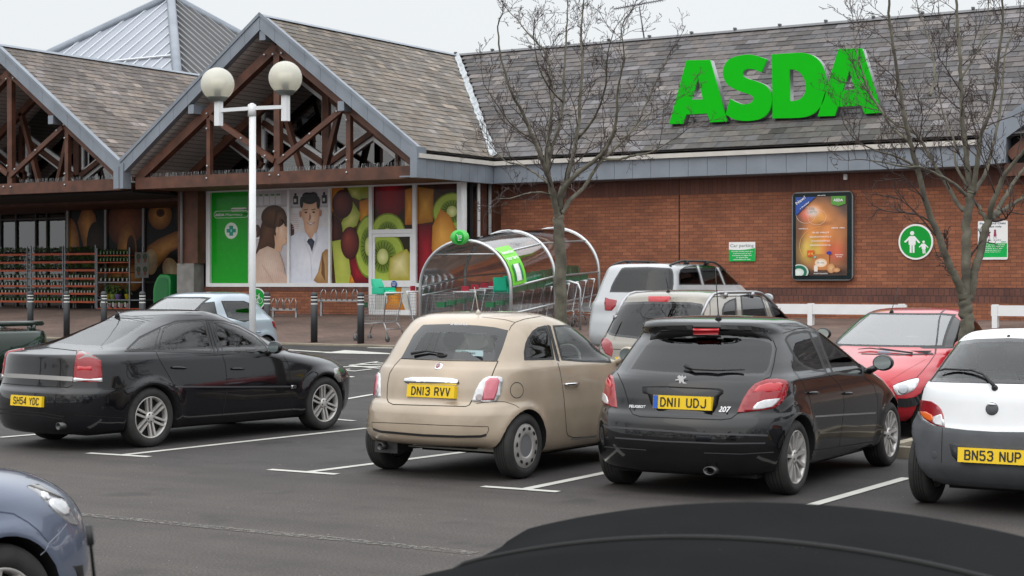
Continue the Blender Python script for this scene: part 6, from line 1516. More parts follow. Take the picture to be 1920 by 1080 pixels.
LET = {'A': ([c3((1045, 305), (1165, 303), (1253, 615), (1165, 620), (1150, 575), (1045, 580), (1030, 627), (957, 628)), c3((1104, 398), (1128, 503), (1072, 505))], 'first'), 'S': ([S_], ''), 'D': ([D_, Dh], ''),
       'A2': ([c4_((465, 247), (585, 245), (686, 570), (595, 577), (580, 535), (463, 541), (447, 587), (358, 590)), c4_((520, 358), (545, 452), (490, 457))], 'last')}
m_lg = M('letter_green', (.0, .42, .002), .35, var=.02, spec=.15); m_ls = M('letter_side', (.30, .31, .32), .5, .3)
for k, lab in (('A', 'green roof letter A, leftmost of the four sign letters'), ('S', 'green roof letter S of the roof sign'), ('D', 'green roof letter D of the roof sign'), ('A2', 'green roof letter A partly behind twigs, rightmost of the four sign letters')):
    L = lett(LET[k][0]); xs_ = [p[0] for p in L[0]]; cx = (min(xs_) + max(xs_)) / 2; zb_ = min(p[1] for p in L[0])
    t = thing('roof_letter', lab, 'letter', (cx, YA, zb_), 0, 'letters of the green roof sign')
    obj('letter_face', extr(L, (0, YA, 0), EX, UPZ, EY, .03, bev=.004), m_lg, t, world=True)
    obj('letter_side', extr(L, (0, YA + .031, 0), EX, UPZ, EY, .17), m_ls, t, world=True)
    for dx in (-.2, .22): bm = B(); zr = ZE + (YA + .35 - ysf) * (ZR - ZE) / (YR - ysf); beam(bm, (cx + dx, YA + .15, zb_ + .15), (cx + dx, YA + .15, zr - .45), .05, .05, EY); beam(bm, (cx + dx, YA + .12, zb_ + .10), (cx + dx, YA + .5, zb_ + .10), .04, .04, UPZ); obj('bracket', bm, MATS['old_metal'], t, world=True)
# ------------------------------------------------------------ wall signs
YS = YW - .012
def Sx(px, py, Y=YS): return onY(px, py, Y)
def board(name, lab, cat, x0, y0, x1, y1, mat, th=.02, r=.0, Y=YS):
    a = Sx(x0, y1, Y); b = Sx(x1, y0, Y); t = thing(name, lab, cat, ((a.x + b.x) / 2, Y, a.z)); w, h = b.x - a.x, b.z - a.z
    pts = [(a.x, a.z), (b.x, a.z), (b.x, b.z), (a.x, b.z)]
    if r: pts = [(a.x + u * w, a.z + v * h) for u, v in rr(0, 0, 1, 1, r / w, w / h)]
    obj('sign_panel', extr([pts], (0, Y - th, 0), EX, UPZ, EY, th), mat, t, world=True); return t, a, b
def lay(t, pr, name='print', mat=None): o = obj(name, pr.done(), mat or m_print, t, world=True); return o
def txt(t, s, x, z, w, h, mat, Y, bold=.0, al='CENTER', **k): bm = B(); joinme(bm, text(s, (x, Y, z), EX, UPZ, w, h, bold, al, **k)); return obj('lettering', bm, mat, t, world=True)
m_gt = M('grey_text', (.22, .27, .27), .5); m_gg = M('sign_green_bright', (.01, .40, .10), .4)
t, a, b = board('wall_sign', 'small green and white car parking notice on the brick wall', 'sign', 1367.5, 453.5, 1416.5, 490, m_txtw)
w, h = b.x - a.x, b.z - a.z; y = YS - .0212; pr = Print((a.x, y, a.z), EX, UPZ, w, h); GG = rgb(20, 170, 80)
pr.fan([(0, 0), (1, 0), (1, .68), (.8, .63), (.6, .60), (.4, .585), (.2, .59), (0, .615)], GG, GG, rings=1); lay(t, pr)
txt(t, 'Car parking', a.x + w * .5, a.z + h * .74, w * .9, h * .16, m_gt, y - .002, .01)
for i, (s_, k) in enumerate((('Although we take every care', .82), ('to protect your car and', .68), ('belongings we regret that', .74), ('we cannot take', .45), ('responsibility for them', .66))): txt(t, s_, a.x + w * .5, a.z + h * (.49 - i * .105), w * k, h * .055, m_txtw, y - .002, .015)
# lit poster case
t, a, b = board('poster_case', 'rounded poster case with an orange fragrance advertisement on the wall', 'poster', 1490, 360, 1600, 524, M('case_dark', (.004, .012, .014), .3, coat=.2, spec=.2), .10, .06)
w, h = b.x - a.x, b.z - a.z
pts = [(a.x + u * w, a.z + v * h) for u, v in rr(-.02, -.012, 1.02, 1.012, .09, w / h)]; inn = [(a.x + u * w, a.z + v * h) for u, v in rr(0, 0, 1, 1, .06 / w, w / h)]
obj('case_rim', extr([pts, inn[::-1]], (0, YS - .09, 0), EX, UPZ, EY, .085), M('rim_silver', (.22, .23, .24), .35, .6), t, world=True)
u0, u1, v0, v1 = .055, .925, .045, .955
y = YS - .1015; pr = Print((a.x + w * u0, y, a.z + h * v0), EX, UPZ, w * (u1 - u0), h * (v1 - v0)); BR = rgb(70, 48, 38)
def pfield(u, v):
    c = [rgb(78, 56, 46)[k] for k in range(3)]
    for (x, y, rx_, ry_, col, st_) in ((.5, .48, .42, .36, rgb(225, 140, 70), 1), (.62, .68, .34, .22, rgb(205, 132, 72), .8), (.28, .33, .24, .16, rgb(214, 190, 84), .8), (.75, .30, .20, .13, rgb(205, 92, 70), .75), (.36, .83, .20, .11, rgb(232, 150, 80), .9), (.2, .78, .13, .08, rgb(222, 96, 80), .8),
                                   (.44, .74, .15, .08, rgb(228, 160, 70), .8), (.55, .66, .18, .03, rgb(110, 60, 35), .55), (.33, .81, .11, .055, rgb(250, 240, 232), 1), (.5, .03, .8, .07, rgb(50, 36, 32), .9), (.55, .12, .3, .06, rgb(190, 130, 90), .7), (.95, .9, .2, .16, rgb(70, 55, 50), .8), (.05, .5, .10, .3, rgb(90, 62, 48), .6)):
        w_ = st_ * math.exp(-(((u - x) / rx_) ** 2 + ((v - y) / ry_) ** 2) ** 1.25)
        c = [a_ * (1 - w_) + b_ * w_ for a_, b_ in zip(c, col)]
    k_ = 1 + .10 * sin(18 * u + 9 * v + 3 * sin(7 * v)); return (c[0] * k_, c[1] * k_, c[2] * k_, 1)
pr.field(pfield, 36, 56)
for cx_, cy_, rx_ in ((.2, .77, .19), (.42, .74, .18)): pr.line([(cx_ + rx_ * cos(a_), cy_ + rx_ * .55 * sin(a_)) for a_ in [i * .35 for i in range(19)]], .006, rgb(240, 210, 190))
pr.line([(.5 + .42 * cos(a_), .38 + .24 * sin(a_)) for a_ in [1.6 + i * .2 for i in range(12)]], .008, rgb(235, 170, 90))
pr.fan([(0, 1), (.40, 1), (0, .76)], rgb(20, 80, 175), rgb(15, 65, 155), rings=1); pr.fan([(.70, 1), (.98, 1), (.98, .90), (.84, .875), (.70, .90)], rgb(95, 165, 50), rgb(80, 150, 45), rings=1)
pr.rect(.23, .24, .37, .32, rgb(215, 85, 20)); pr.rect(.34, .07, .66, .27, rgb(190, 120, 60)); pr.ell(.5, .16, .12, .055, rgb(245, 240, 235), rgb(225, 190, 150)); pr.ell(.70, .09, .08, .06, rgb(225, 180, 130), rgb(190, 130, 80)); pr.ell(.80, .07, .08, .03, rgb(220, 170, 120), rgb(180, 120, 80)); pr.rect(.37, .05, .44, .13, rgb(225, 215, 205)); pr.ell(.66, .285, .05, .022, rgb(50, 60, 150), rgb(40, 50, 140))
pr.ell(.07, .045, .19, .10, rgb(20, 120, 95), rgb(200, 215, 205)); pr.ell(.07, .045, .16, .085, rgb(30, 130, 100), rgb(15, 100, 80)); pr.ell(.07, .04, .10, .05, rgb(230, 235, 230), rgb(200, 215, 205)); pr.ell(.39, .235, .03, .017, rgb(220, 230, 225), rgb(20, 100, 80))
lay(t, pr, 'poster', M('poster_print', (.5, .5, .5), .25, attr='Col', coat=.6, var=.08, vs=5))
W_, H_ = pr.w, pr.h; yt = y - pr.k * .0006 - .003; ox, oz = pr.O.x, pr.O.z; tx = lambda s_, u, v, ww, hh, mat=m_txtw, bo=.01, **k: txt(t, s_, ox + u * W_, oz + v * H_, ww * W_, hh * H_, mat, yt, bo, **k)
tx('ASDA', .84, .935, .19, .030, bo=.05); tx('life', .33, .835, .10, .035, m_gt, 0); tx('scents', .33, .80, .20, .026, m_gt, 0); tx('VANILLA', .16, .59, .19, .013); tx('~5 4', .84, .595, .26, .012)
for i, (s_, k) in enumerate((('THE FIRST', .34), ('CONSTANTLY', .42), ('CHANGING', .36), ('FRAGRANCE.', .41))): tx(s_, .50, .535 - i * .053, k, .017)
tx('BAKED', .86, .255, .15, .012); tx('PEAR', .86, .23, .11, .012); tx('MUM\'S BAKING', .50, .018, .27, .014); tx('£4', .30, .262, .09, .030, M('yellow_text', (.8, .6, .1), .5)); tx('life scents', .5, .155, .13, .018, m_gt)
bm = B(); joinme(bm, text('New!', (ox + .03 * W_, yt, oz + .90 * H_), Vector((.82, 0, .57)), Vector((-.57, 0, .82)), .22 * W_, .038 * H_, .02)); joinme(bm, text('~1 9', (ox + .10 * W_, yt, oz + .845 * H_), Vector((.82, 0, .57)), Vector((-.57, 0, .82)), .22 * W_, .016 * H_, .02)); obj('lettering', bm, m_txtw, t, world=True)
txt(t, '~8', (a.x + b.x) / 2, b.z - .035 * h, .14 * w, .010 * h, m_txtw, YS - .122, .03)
# round parent and child sign
c = Sx(1717.5, 453.5); rad = (Sx(1750, 453).x - Sx(1685, 453).x) / 2; t = thing('round_sign', 'round green sign of an adult holding a child\'s hand', 'sign', (c.x, YS, c.z - rad))
disc = lambda r_, n=40: [(c.x + r_ * cos(2 * pi * i / n), c.z + r_ * sin(2 * pi * i / n)) for i in range(n)]
obj('sign_panel', extr([disc(rad)], (0, YS - .02, 0), EX, UPZ, EY, .02), m_txtw, t, world=True); obj('green_disc', extr([disc(rad * .90)], (0, YS - .023, 0), EX, UPZ, EY, .003), M('sign_green_disc', (.004, .30, .035), .4, spec=.2), t, world=True)
def fig(cx_, cz_, s, lean=0):
    P = lambda u, v: (c.x + (cx_ + u * s) * rad, c.z + (cz_ + v * s) * rad)
    body = [(-.16, .30), (.16, .30), (.26, .18), (.44, -.02), (.50, -.10), (.44, -.16), (.36, -.08), (.22, .06), (.22, -.22), (.15, -.24), (.15, -.72), (.03, -.72), (.02, -.26), (-.02, -.26), (-.03, -.72), (-.15, -.72), (-.15, -.24), (-.22, -.22), (-.22, .06), (-.36, -.06), (-.46, -.10), (-.50, -.02), (-.42, .04), (-.26, .2)]
    return [P(u + lean * v * .15, v) for u, v in body], [P(.13 * cos(a_), .48 + .13 * sin(a_)) for a_ in [2 * pi * i / 16 for i in range(16)]]
for i, ar in enumerate((fig(-.20, .05, .92), fig(.46, -.27, .55, -.6))):
    for k, lp in enumerate(ar): obj('pictogram', extr([lp], (0, YS - .026 - .0005 * i, 0), EX, UPZ, EY, .003), m_txtw, t, world=True)
# parent and child parking notice
t, a, b = board('wall_sign', 'white and green parent and child parking notice half behind the tree', 'sign', 1834, 413.5, 1890, 487, m_txtw, .02, .03)
w, h = b.x - a.x, b.z - a.z; y = YS - .0212; pr = Print((a.x, y, a.z), EX, UPZ, w, h); pr.rect(.02, .05, .98, .42, GG); pr.rect(.02, .02, .98, .06, rgb(225, 230, 225))
for x_ in (.36, .58): pr.ell(x_, .75, .035, .025, rgb(150, 60, 90), rgb(120, 40, 70)); pr.fan([(x_ - .05, .60), (x_ + .05, .60), (x_ + .03, .73), (x_ - .03, .73)], rgb(170, 70, 100), rgb(140, 50, 80)); pr.line([(x_ - .02, .60), (x_ - .05, .54)], .008, rgb(120, 50, 70)); pr.line([(x_ + .02, .60), (x_ + .04, .54)], .008, rgb(120, 50, 70))
lay(t, pr); m_nv = M('navy_text', (.02, .03, .08), .5)
txt(t, 'Parent and Child', a.x + w * .5, a.z + h * .91, w * .86, h * .045, m_nv, y - .002, .02); txt(t, 'parking only', a.x + w * .5, a.z + h * .83, w * .6, h * .045, m_nv, y - .002, .02); txt(t, '~4 4', a.x + w * .5, a.z + h * .49, w * .6, h * .03, m_gt, y - .002); txt(t, 'ASDA', a.x + w * .86, a.z + h * .44, w * .18, h * .03, m_gg, y - .002, .04)
for i, k in enumerate((.85, .8, .7, .6, .55)): txt(t, ('~9 3 7 8', '~5 8 2 7 4', '~6 5 2 8', '~2 6 3 6 2 1', 'Parking Charge Notice')[i], a.x + w * .48, a.z + h * (.37 - .045 * i), w * k, h * .018, m_txtw, y - .003, .01)
t = thing('wall_light', 'small white box lamp under the zinc fascia', 'light', Sx(1587, 336)); bm = B(); p = Sx(1587, 332); box(bm, (p.x - .04, YS - .08, p.z - .06), (p.x + .04, YS - .005, p.z + .06)); bmesh.ops.bevel(bm, geom=bm.edges[:], offset=.008, segments=2, affect='EDGES'); obj('housing', bm, m_white, t, world=True); bm = B(); box(bm, (p.x - .03, YS - .084, p.z - .05), (p.x + .03, YS - .0805, p.z - .01)); obj('lens', bm, MATS['clear_lens'], t, world=True)
# round cycle sign in front of the brick panel
c = onY(483, 560, YG - .1); rad = .27; t = thing('round_sign', 'round green bicycle sign behind the lamp post', 'sign', (c.x, YG - .1, c.z - rad))
disc = lambda r_, n=36: [(c.x + r_ * cos(2 * pi * i / n), c.z + r_ * sin(2 * pi * i / n)) for i in range(n)]
obj('sign_panel', extr([disc(rad)], (0, YG - .12, 0), EX, UPZ, EY, .015), m_txtw, t, world=True); obj('green_disc', extr([disc(rad * .9)], (0, YG - .124, 0), EX, UPZ, EY, .003), MATS['sign_green_disc'], t, world=True)
bm = B(); yy = YG - .13
for dx in (-.11, .11): tube(bm, [(c.x + dx + .075 * cos(a_), yy, c.z - .05 + .075 * sin(a_)) for a_ in [i * pi / 8 for i in range(17)]], .008, 5)
for A_, B__ in (((-.11, -.05), (-.05, .07)), ((-.05, .07), (.07, .07)), ((-.05, .03), (.0, -.05)), ((.0, -.05), (.07, .06)), ((.11, -.05), (.06, .11)), ((-.11, -.05), (.0, -.05)), ((-.08, .09), (-.02, .09)), ((.06, .11), (.1, .12))): tube(bm, [(c.x + A_[0], yy, c.z + A_[1]), (c.x + B__[0], yy, c.z + B__[1])], .008, 5)
obj('pictogram', bm, m_txtw, t, world=True)
bm = B(); tube(bm, [(c.x, YG - .1, .97), (c.x, YG - .1, c.z)], .03, 8); obj('post', bm, m_steel, t, world=True)
# ------------------------------------------------------------ white rails
def rail(lab, px0, px1, Y, posts):
    a = onY(px0, 570, Y); b = onY(px1, 570, Y); z = onY(1500, 570, Y).z; t = thing('low_rail', lab, 'rail', ((a.x + b.x) / 2, Y, gz(Y)), 0, 'white rails in front of the brick wall')
    bm = B(); box(bm, (a.x, Y - .03, z - .20), (b.x, Y + .03, z)); obj('board', bm, m_white, t, world=True)
    for p in posts: x = onY(p, 570, Y).x; bm = B(); box(bm, (x - .05, Y - .048, gz(Y) - .1), (x + .05, Y - .031, z + .015)); box(bm, (x - .05, Y + .031, gz(Y) - .1), (x + .05, Y + .08, z + .015)); obj('post', bm, m_white, t, world=True)
rail('white rail in front of the wall, between the people carriers and the red car', 1085, 1700, 32, (1120, 1330, 1520, 1690)); rail('white rail end in front of the wall, right of the tree trunk', 1859, 2150, 32, (1866, 2060))
# ------------------------------------------------------------ twin globe lamp post
d = 23.2; base = onD(473.5, 600, d); base.z = gz(base.y); t = thing('street_lamp', 'white lamp post with two globe lamps on short arms', 'lamp', base)
def L_(px, py): return onD(px, py, d)
bm = B(); top = L_(472, 196); tube(bm, [base, Vector((base.x, base.y, top.z))], .046, 16); obj('post', bm, m_white, t, world=True)
bm = B(); tube(bm, [L_(472.5, 218), L_(472.5, 196)], .056, 14); tube(bm, [L_(472.5, 196), L_(472.5, 193.5)], [.05, .02], 14); obj('collar', bm, m_white, t, world=True)
for (ax, ay0, ay1, gx, gy) in ((410, 188, 236, 408, 158), (535.5, 178, 227, 535, 146)):
    bm = B(); e_ = L_(ax, 207.5 if ax < 470 else 200.5); s0 = L_(472.5, 203); beam(bm, s0, e_, .05, .05, UPZ); obj('arm', bm, m_white, t, world=True)
    bm = B(); beam(bm, L_(ax, ay0), L_(ax, ay1), .085, .085, EY); obj('bracket', bm, m_white, t, world=True)
    c = L_(gx, gy); rr_ = 31.5 * d / F; bm = B(); mt = Matrix.Translation(c); n = 18
    lathe(bm, [(0, rr_)] + [(rr_ * sin(pi * i / n), rr_ * cos(pi * i / n)) for i in range(1, 15)], 32, mt, caps=False)
    gm = bpy.data.materials.get('globe_acrylic')
    if not gm:
        gm = M('globe_acrylic', (.88, .86, .76), .25, coat=.6); nn_ = gm.node_tree; b_ = nn_.nodes['Principled BSDF']; o_ = nn_.nodes['Material Output']; tr = nn_.nodes.new('ShaderNodeBsdfTransparent'); tr.inputs[0].default_value = (.93, .92, .84, 1); mi = nn_.nodes.new('ShaderNodeMixShader')
        tcx = nn_.nodes.new('ShaderNodeTexNoise'); tcx.inputs['Scale'].default_value = 2; mi.inputs[0].default_value = .5; nn_.links.new(tr.outputs[0], mi.inputs[1]); nn_.links.new(b_.outputs[0], mi.inputs[2]); nn_.links.new(mi.outputs[0], o_.inputs[0]); MATS['globe_acrylic'] = gm
    g = obj('globe', bm, gm, t, world=True)
    bm = B(); lathe(bm, [(.05, -rr_ * 1.04), (.10, -rr_ * 1.0), (rr_ * .62, -rr_ * .80), (rr_ * .64, -rr_ * .76), (0, -rr_ * .74)], 24, mt); obj('gallery', bm, M('dull_gallery', (.18, .19, .17), .5, .3), t, world=True)
    bm = B(); lathe(bm, [(.045, -rr_ * .74), (.05, -rr_ * .35), (.035, -rr_ * .33), (.0, -rr_ * .33)], 16, mt, 1); lathe(bm, [(.085, -rr_ * .3), (.095, rr_ * .25), (.06, rr_ * .3), (0, rr_ * .3)], 16, mt, 0); obj('lamp_holder', bm, [M('frosted_bulb', (.6, .58, .5), .4), m_black], g).matrix_parent_inverse = rootmat(g).inverted() if False else Matrix()
# ------------------------------------------------------------ bollards
m_bol = M('bollard_plastic', (.022, .024, .027), .5, var=.15, vs=4); m_band_ = M('reflective_band', (.62, .63, .6), .4)
y_b = gnd(589, 643.5).y; pos = []
for px, lab in ((57, 'bollard before the leftmost plant rack'), (125, 'bollard before the second plant rack from the left'), (195, 'bollard before the third plant rack, left of the pale blue car'), (267, 'bollard just above the roof of the pale blue car'), (501, 'bollard in front of the round bicycle sign'), (589, 'bollard standing alone in front of the cycle stands'), (676.5, 'bollard beside the shopping trolley with the green seat')):
    pos.append((onY(px, 600, y_b).x, 'black ' + lab))
h = onY(589, 547.5, y_b).z - gz(y_b); rb = 6.5 * (onY(589, 600, y_b) - CP).dot(FW) / F
t0 = None
for x, lab in pos:
    if t0 is None:
        t0 = thing('bollard', lab, 'bollard', (x, y_b, gz(y_b)), 0, 'black bollards along the kerb')
        bm = B(); lathe(bm, [(rb, -.03), (rb, h - .26), (rb * .92, h - .255), (rb * .92, h - .09), (rb, h - .085), (rb, h - .06), (rb * .85, h - .02), (rb * .5, h - .003), (0, h)], 24); t0p = [obj('post', bm, m_bol, t0, smooth=True)]
        for k in (.245, .165, .10): bm = B(); lathe(bm, [(rb * .95, h - k - .012), (rb * .95, h - k + .012)], 24, caps=False); t0p.append(obj('band', bm, m_band_, t0, smooth=True))
    else:
        c = t0.copy(); COL.objects.link(c); c.location = (x, y_b, gz(y_b)); c['label'] = lab
        for p_ in t0p: q_ = p_.copy(); COL.objects.link(q_); q_.parent = c
# ------------------------------------------------------------ cycle stands
def cyc(lab, px0, px1, pyb, Y, n, rz):
    a = onY(px0, pyb, Y); b = onY(px1, pyb, Y); t = thing('cycle_rack', lab, 'cycle rack', ((a.x + b.x) / 2, Y, gz(Y)), 0, 'cycle racks by the pharmacy'); z = a.z
    bm = B(); beam(bm, (a.x, Y, z), (b.x, Y, z), .05, .05, EY); obj('rail', bm, m_steel, t, world=True)
    for x in (a.x + .05, b.x - .05): bm = B(); beam(bm, (x, Y + .06, gz(Y)), (x, Y + .06, z + .05), .05, .05, EY); obj('leg', bm, m_steel, t, world=True)
    for i in range(n):
        x = a.x + (b.x - a.x) * (i + .3) / n; bm = B(); tube(bm, [(x, Y - .04, z), (x + .01, Y - .04, z + .18), (x + .07, Y - .04, z + .27), (x + .13, Y - .04, z + .27), (x + .16, Y - .04, z + .2), (x + .16, Y - .04, z)], .011, 6); obj('hoop', bm, m_steel, t, world=True)
cyc('cycle rack with tall hoops beside the pharmacy door', 597, 676, 563, YG - .5, 4, 0); cyc('low cycle rack beside the round bicycle sign', 507, 556, 580, YG - .9, 4, 0)
# ------------------------------------------------------------ shopping trolley
m_wire = M('trolley_wire', (.34, .35, .36), .35, .7); m_tg = M('green_plastic', (.01, .42, .24), .35, coat=.3, var=.08); m_tr = M('red_plastic', (.38, .02, .04), .4); m_dg = M('dark_green_plastic', (.01, .12, .04), .4)
def trolley(seat=True, simple=False):
    """origin on the ground, basket nose towards +x, handle at -x"""
    R = {}
    def bs(t, z): # basket corners at height fraction
        k = (z - .42) / .55; return (-.38 - .02 * k, .36 + .12 * k, .20 + .06 * k)
    w = B(); wr = .0032
    nl = 9 if not simple else 6
    for i in range(nl):
        z = .42 + .53 * i / (nl - 1); x0, x1, hw = bs(0, z); P = [(x0, -hw, z), (x1, -hw * .85, z - .0), (x1, hw * .85, z), (x0, hw, z), (x0, -hw, z)]
        for a, b in zip(P, P[1:]): beam(w, a, b, wr * (2.2 if i in (0, nl - 1) else 1), wr * (2.2 if i in (0, nl - 1) else 1), UPZ)
    nv = 16 if not simple else 10
    for i in range(nv + 1):
        t = i / nv
        for sg in (1, -1):
            a0, a1, ah = bs(0, .42); b0, b1, bh = bs(0, .95); beam(w, (a0 + (a1 - a0) * t, sg * ah * (1 - .15 * t), .42), (b0 + (b1 - b0) * t, sg * bh * (1 - .15 * t), .95), wr, wr, EY)
        if i <= nv // 2:
            t = i / (nv // 2) * 2 - 1; beam(w, (a1, t * ah * .85, .42), (b1, t * bh * .85, .95), wr, wr, EX); beam(w, (a0, t * ah, .42), (b0, t * bh, .95), wr, wr, EX); beam(w, (a0, t * ah, .42), (a1, t * ah * .85, .42), wr, wr, UPZ)
    R['basket'] = (w, m_wire)
    f = B()
    for sg in (1, -1):
        tube(f, [(-.40, sg * .27, 1.0), (-.40, sg * .25, .9), (-.30, sg * .20, .40), (-.10, sg * .20, .38), (.30, sg * .18, .36), (.38, sg * .20, .30), (.44, sg * .22, .16)], .013, 7)
        tube(f, [(-.30, sg * .20, .40), (-.36, sg * .22, .32), (-.44, sg * .25, .16)], .013, 7)
    tube(f, [(-.38, -.23, .26), (-.38, .23, .26)], .010, 6); tube(f, [(.30, -.18, .36), (.30, .18, .36)], .01, 6)
    R['frame'] = (f, m_steel)
    h = B(); tube(h, [(-.41, -.28, 1.0), (-.41, .28, 1.0)], .017, 8); R['handle'] = (h, m_white)
    if seat:
        s = B(); pr_ = [(-.36, 1.02), (-.30, 1.05), (-.14, 1.03), (-.04, 1.06), (.02, 1.20), (.06, 1.28), (.10, 1.29), (.08, 1.18), (.04, 1.02), (-.06, .96), (-.30, .96)]
        for sg in (-1, 1): pass
        L = [s.verts.new((x, -.15, z)) for x, z in pr_]; R_ = [s.verts.new((x, .15, z)) for x, z in pr_]; n = len(pr_)
        for i in range(n): s.faces.new((L[i], L[(i + 1) % n], R_[(i + 1) % n], R_[i]))
        s.faces.new(L[::-1]); s.faces.new(R_)
        for sg in (-1, 1): box(s, (-.30, sg * .165 - .015, .97), (.05, sg * .165 + .015, 1.11))
        bmesh.ops.bevel(s, geom=s.edges[:], offset=.012, segments=2, affect='EDGES'); R['child_seat'] = (s, m_tg)
        b = B(); box(b, (-.1, -.03, 1.045), (.02, .03, 1.12)); R['strap'] = (b, m_black)
    else: b = B(); box(b, (-.44, -.09, 1.0), (-.42, .09, 1.12)); R['card_frame'] = (b, m_tr); b = B(); box(b, (-.446, -.07, 1.015), (-.441, .07, 1.105)); R['card'] = (b, m_txtw)
    b = B(); box(b, (.40, -.10, .70), (.46, .10, .80)); R['badge_plate'] = (b, m_dg)
    R['wheels'] = []
    for x, sg in ((.45, .22), (.45, -.22), (-.45, .25), (-.45, -.25)):
        b = B(); m_ = Matrix.Translation((x, sg, .062)) @ Matrix.Rotation(radians(90), 4, 'X'); lathe(b, [(.02, -.014), (.055, -.014), (.062, -.008), (.062, .008), (.055, .014), (.02, .014)], 16, m_); bx_ = B(); 
        for s2 in (-1, 1): beam(bx_, (x, sg + s2 * .02, .16), (x, sg + s2 * .02, .06), .025, .006, EY)
        R['wheels'].append((b, bx_))
    return R
def mktrolley(lab, loc, rz, seat=True, group='shopping trolleys at the trolley shelter'):
    t = thing('shopping_trolley', lab, 'trolley', loc, rz, group); R = trolley(seat)
    for k, v in R.items():
        if k != 'wheels': obj(k, v[0], v[1], t)
    for a, b in R['wheels']: obj('castor', a, M('castor_rubber', (.05, .05, .05), .6), t, smooth=False); obj('castor_fork', b, m_steel, t)
    return t
g = gnd(708, 640); tA = mktrolley('shopping trolley with a green child seat, left of the shelter by the bollard', (g.x, g.y + .05, g.z), radians(175))
g = gnd(800, 639); tB = mktrolley('shopping trolley with a red framed card, in front of the pharmacy door', (g.x, g.y + .15, g.z), radians(5), False)
# ------------------------------------------------------------ trolley shelter
# three hoops lie in planes across the bay's length; measured leg feet and crowns of each hoop
m_tube = M('galvanised_tube', (.50, .51, .52), .32, .75); m_pc = glassmat('polycarbonate', (.87, .89, .91), .13, 1.45, .06)
Y0s = 26.7
def hoop(px_l, px_r, py_top, Y, zr=None):
    a = onY(px_l, 560, Y); b = onY(px_r, 560, Y); top = onY((px_l + px_r) / 2, py_top, Y).z; return a.x, b.x, top
H3 = [hoop(788, 958, 451, 28.2), hoop(872, 1040, 433, 30.2), hoop(958, 1123, 428, 32.2)]
cxs = sum((a + b) / 2 for a, b, _ in H3) / 3
t = thing('trolley_shelter', 'curved clear plastic trolley shelter on three steel hoops', 'shelter', (cxs, 30.2, gz(30.2)))
arcs = []
for (xa, xb, zt), Y in zip(H3, (28.2, 30.2, 32.2)):
    g0 = gz(Y); cx_ = (xa + xb) / 2; hw = (xb - xa) / 2; zs = zt - hw * .86; P = [Vector((xa, Y, g0)), Vector((xa, Y, zs))]
    for i in range(1, 24): a_ = pi - pi * i / 24; P.append(Vector((cx_ + hw * cos(a_), Y, zs + hw * .86 * sin(a_))))
    P += [Vector((xb, Y, zs)), Vector((xb, Y, g0))]; arcs.append(P); bm = B(); tube(bm, P, .035, 10); obj('hoop', bm, m_tube, t, world=True)
for i0, i1 in ((0, 1), (1, 2)):
    A_, B_ = arcs[i0], arcs[i1]; bm = B(); k0, k1 = 1, len(A_) - 3
    lo = [A_[0].lerp(A_[1], .30)] + A_[1:-1] + [A_[-1].lerp(A_[-2], .45)]; lo2 = [B_[0].lerp(B_[1], .30)] + B_[1:-1] + [B_[-1].lerp(B_[-2], .45)]
    va = [bm.verts.new(p) for p in lo]; vb = [bm.verts.new(p) for p in lo2]
    for j in range(len(lo) - 1): bm.faces.new((va[j], va[j + 1], vb[j + 1], vb[j])).smooth = True
    obj('clear_panel', bm, m_pc, t, world=True)
for k in (1, 7, 19, 25):
    bm = B(); tube(bm, [arcs[0][k], arcs[1][k], arcs[2][k]], .022, 8); obj('purlin', bm, m_tube, t, world=True)
for k in (0, -1):
    bm = B(); tube(bm, [a_[k] + UPZ * (.60 if k else .95) for a_ in arcs], .022, 8); obj('side_rail', bm, m_tube, t, world=True)
bm = B(); y_ = 28.2; zz = arcs[0][8].z - .0; l_ = arcs[0][7]; r_ = arcs[0][19]; tube(bm, [l_, r_], .016, 6); obj('tie', bm, m_tube, t, world=True)
c = onY(862, 445, 28.1); bm = B(); lathe(bm, [(.19, -.012), (.19, .012), (0, .012)], 28, Matrix.Translation(c) @ Matrix.Rotation(radians(90), 4, 'X') @ Matrix.Diagonal((1.15, .8, 1, 1))); sg = obj('sign_disc', bm, M('pale_green', (.09, .52, .10), .4), t, world=True)
bm = B(); lathe(bm, [(.12, -.014), (.12, .016), (0, .016)], 28, Matrix.Translation(c) @ Matrix.Rotation(radians(90), 4, 'X') @ Matrix.Diagonal((.9, 1, 1, 1))); obj('sign_centre', bm, m_green, sg).matrix_parent_inverse = Matrix()
bm = B(); yy = c.y - .02
for A_, B_ in (((-.07, .06), (-.04, .05)), ((-.04, .05), (-.02, -.03)), ((-.035, .04), (.06, .03)), ((.06, .03), (.045, -.015)), ((.045, -.015), (-.025, -.015)), ((-.02, -.03), (-.03, -.06)), ((-.03, -.06), (.05, -.06)), ((-.03, .01), (.05, .008))): beam(bm, (c.x + A_[0], yy, c.z + A_[1]), (c.x + B_[0], yy, c.z + B_[1]), .009, .004, EY)
obj('pictogram', bm, m_txtw, sg).matrix_parent_inverse = Matrix()
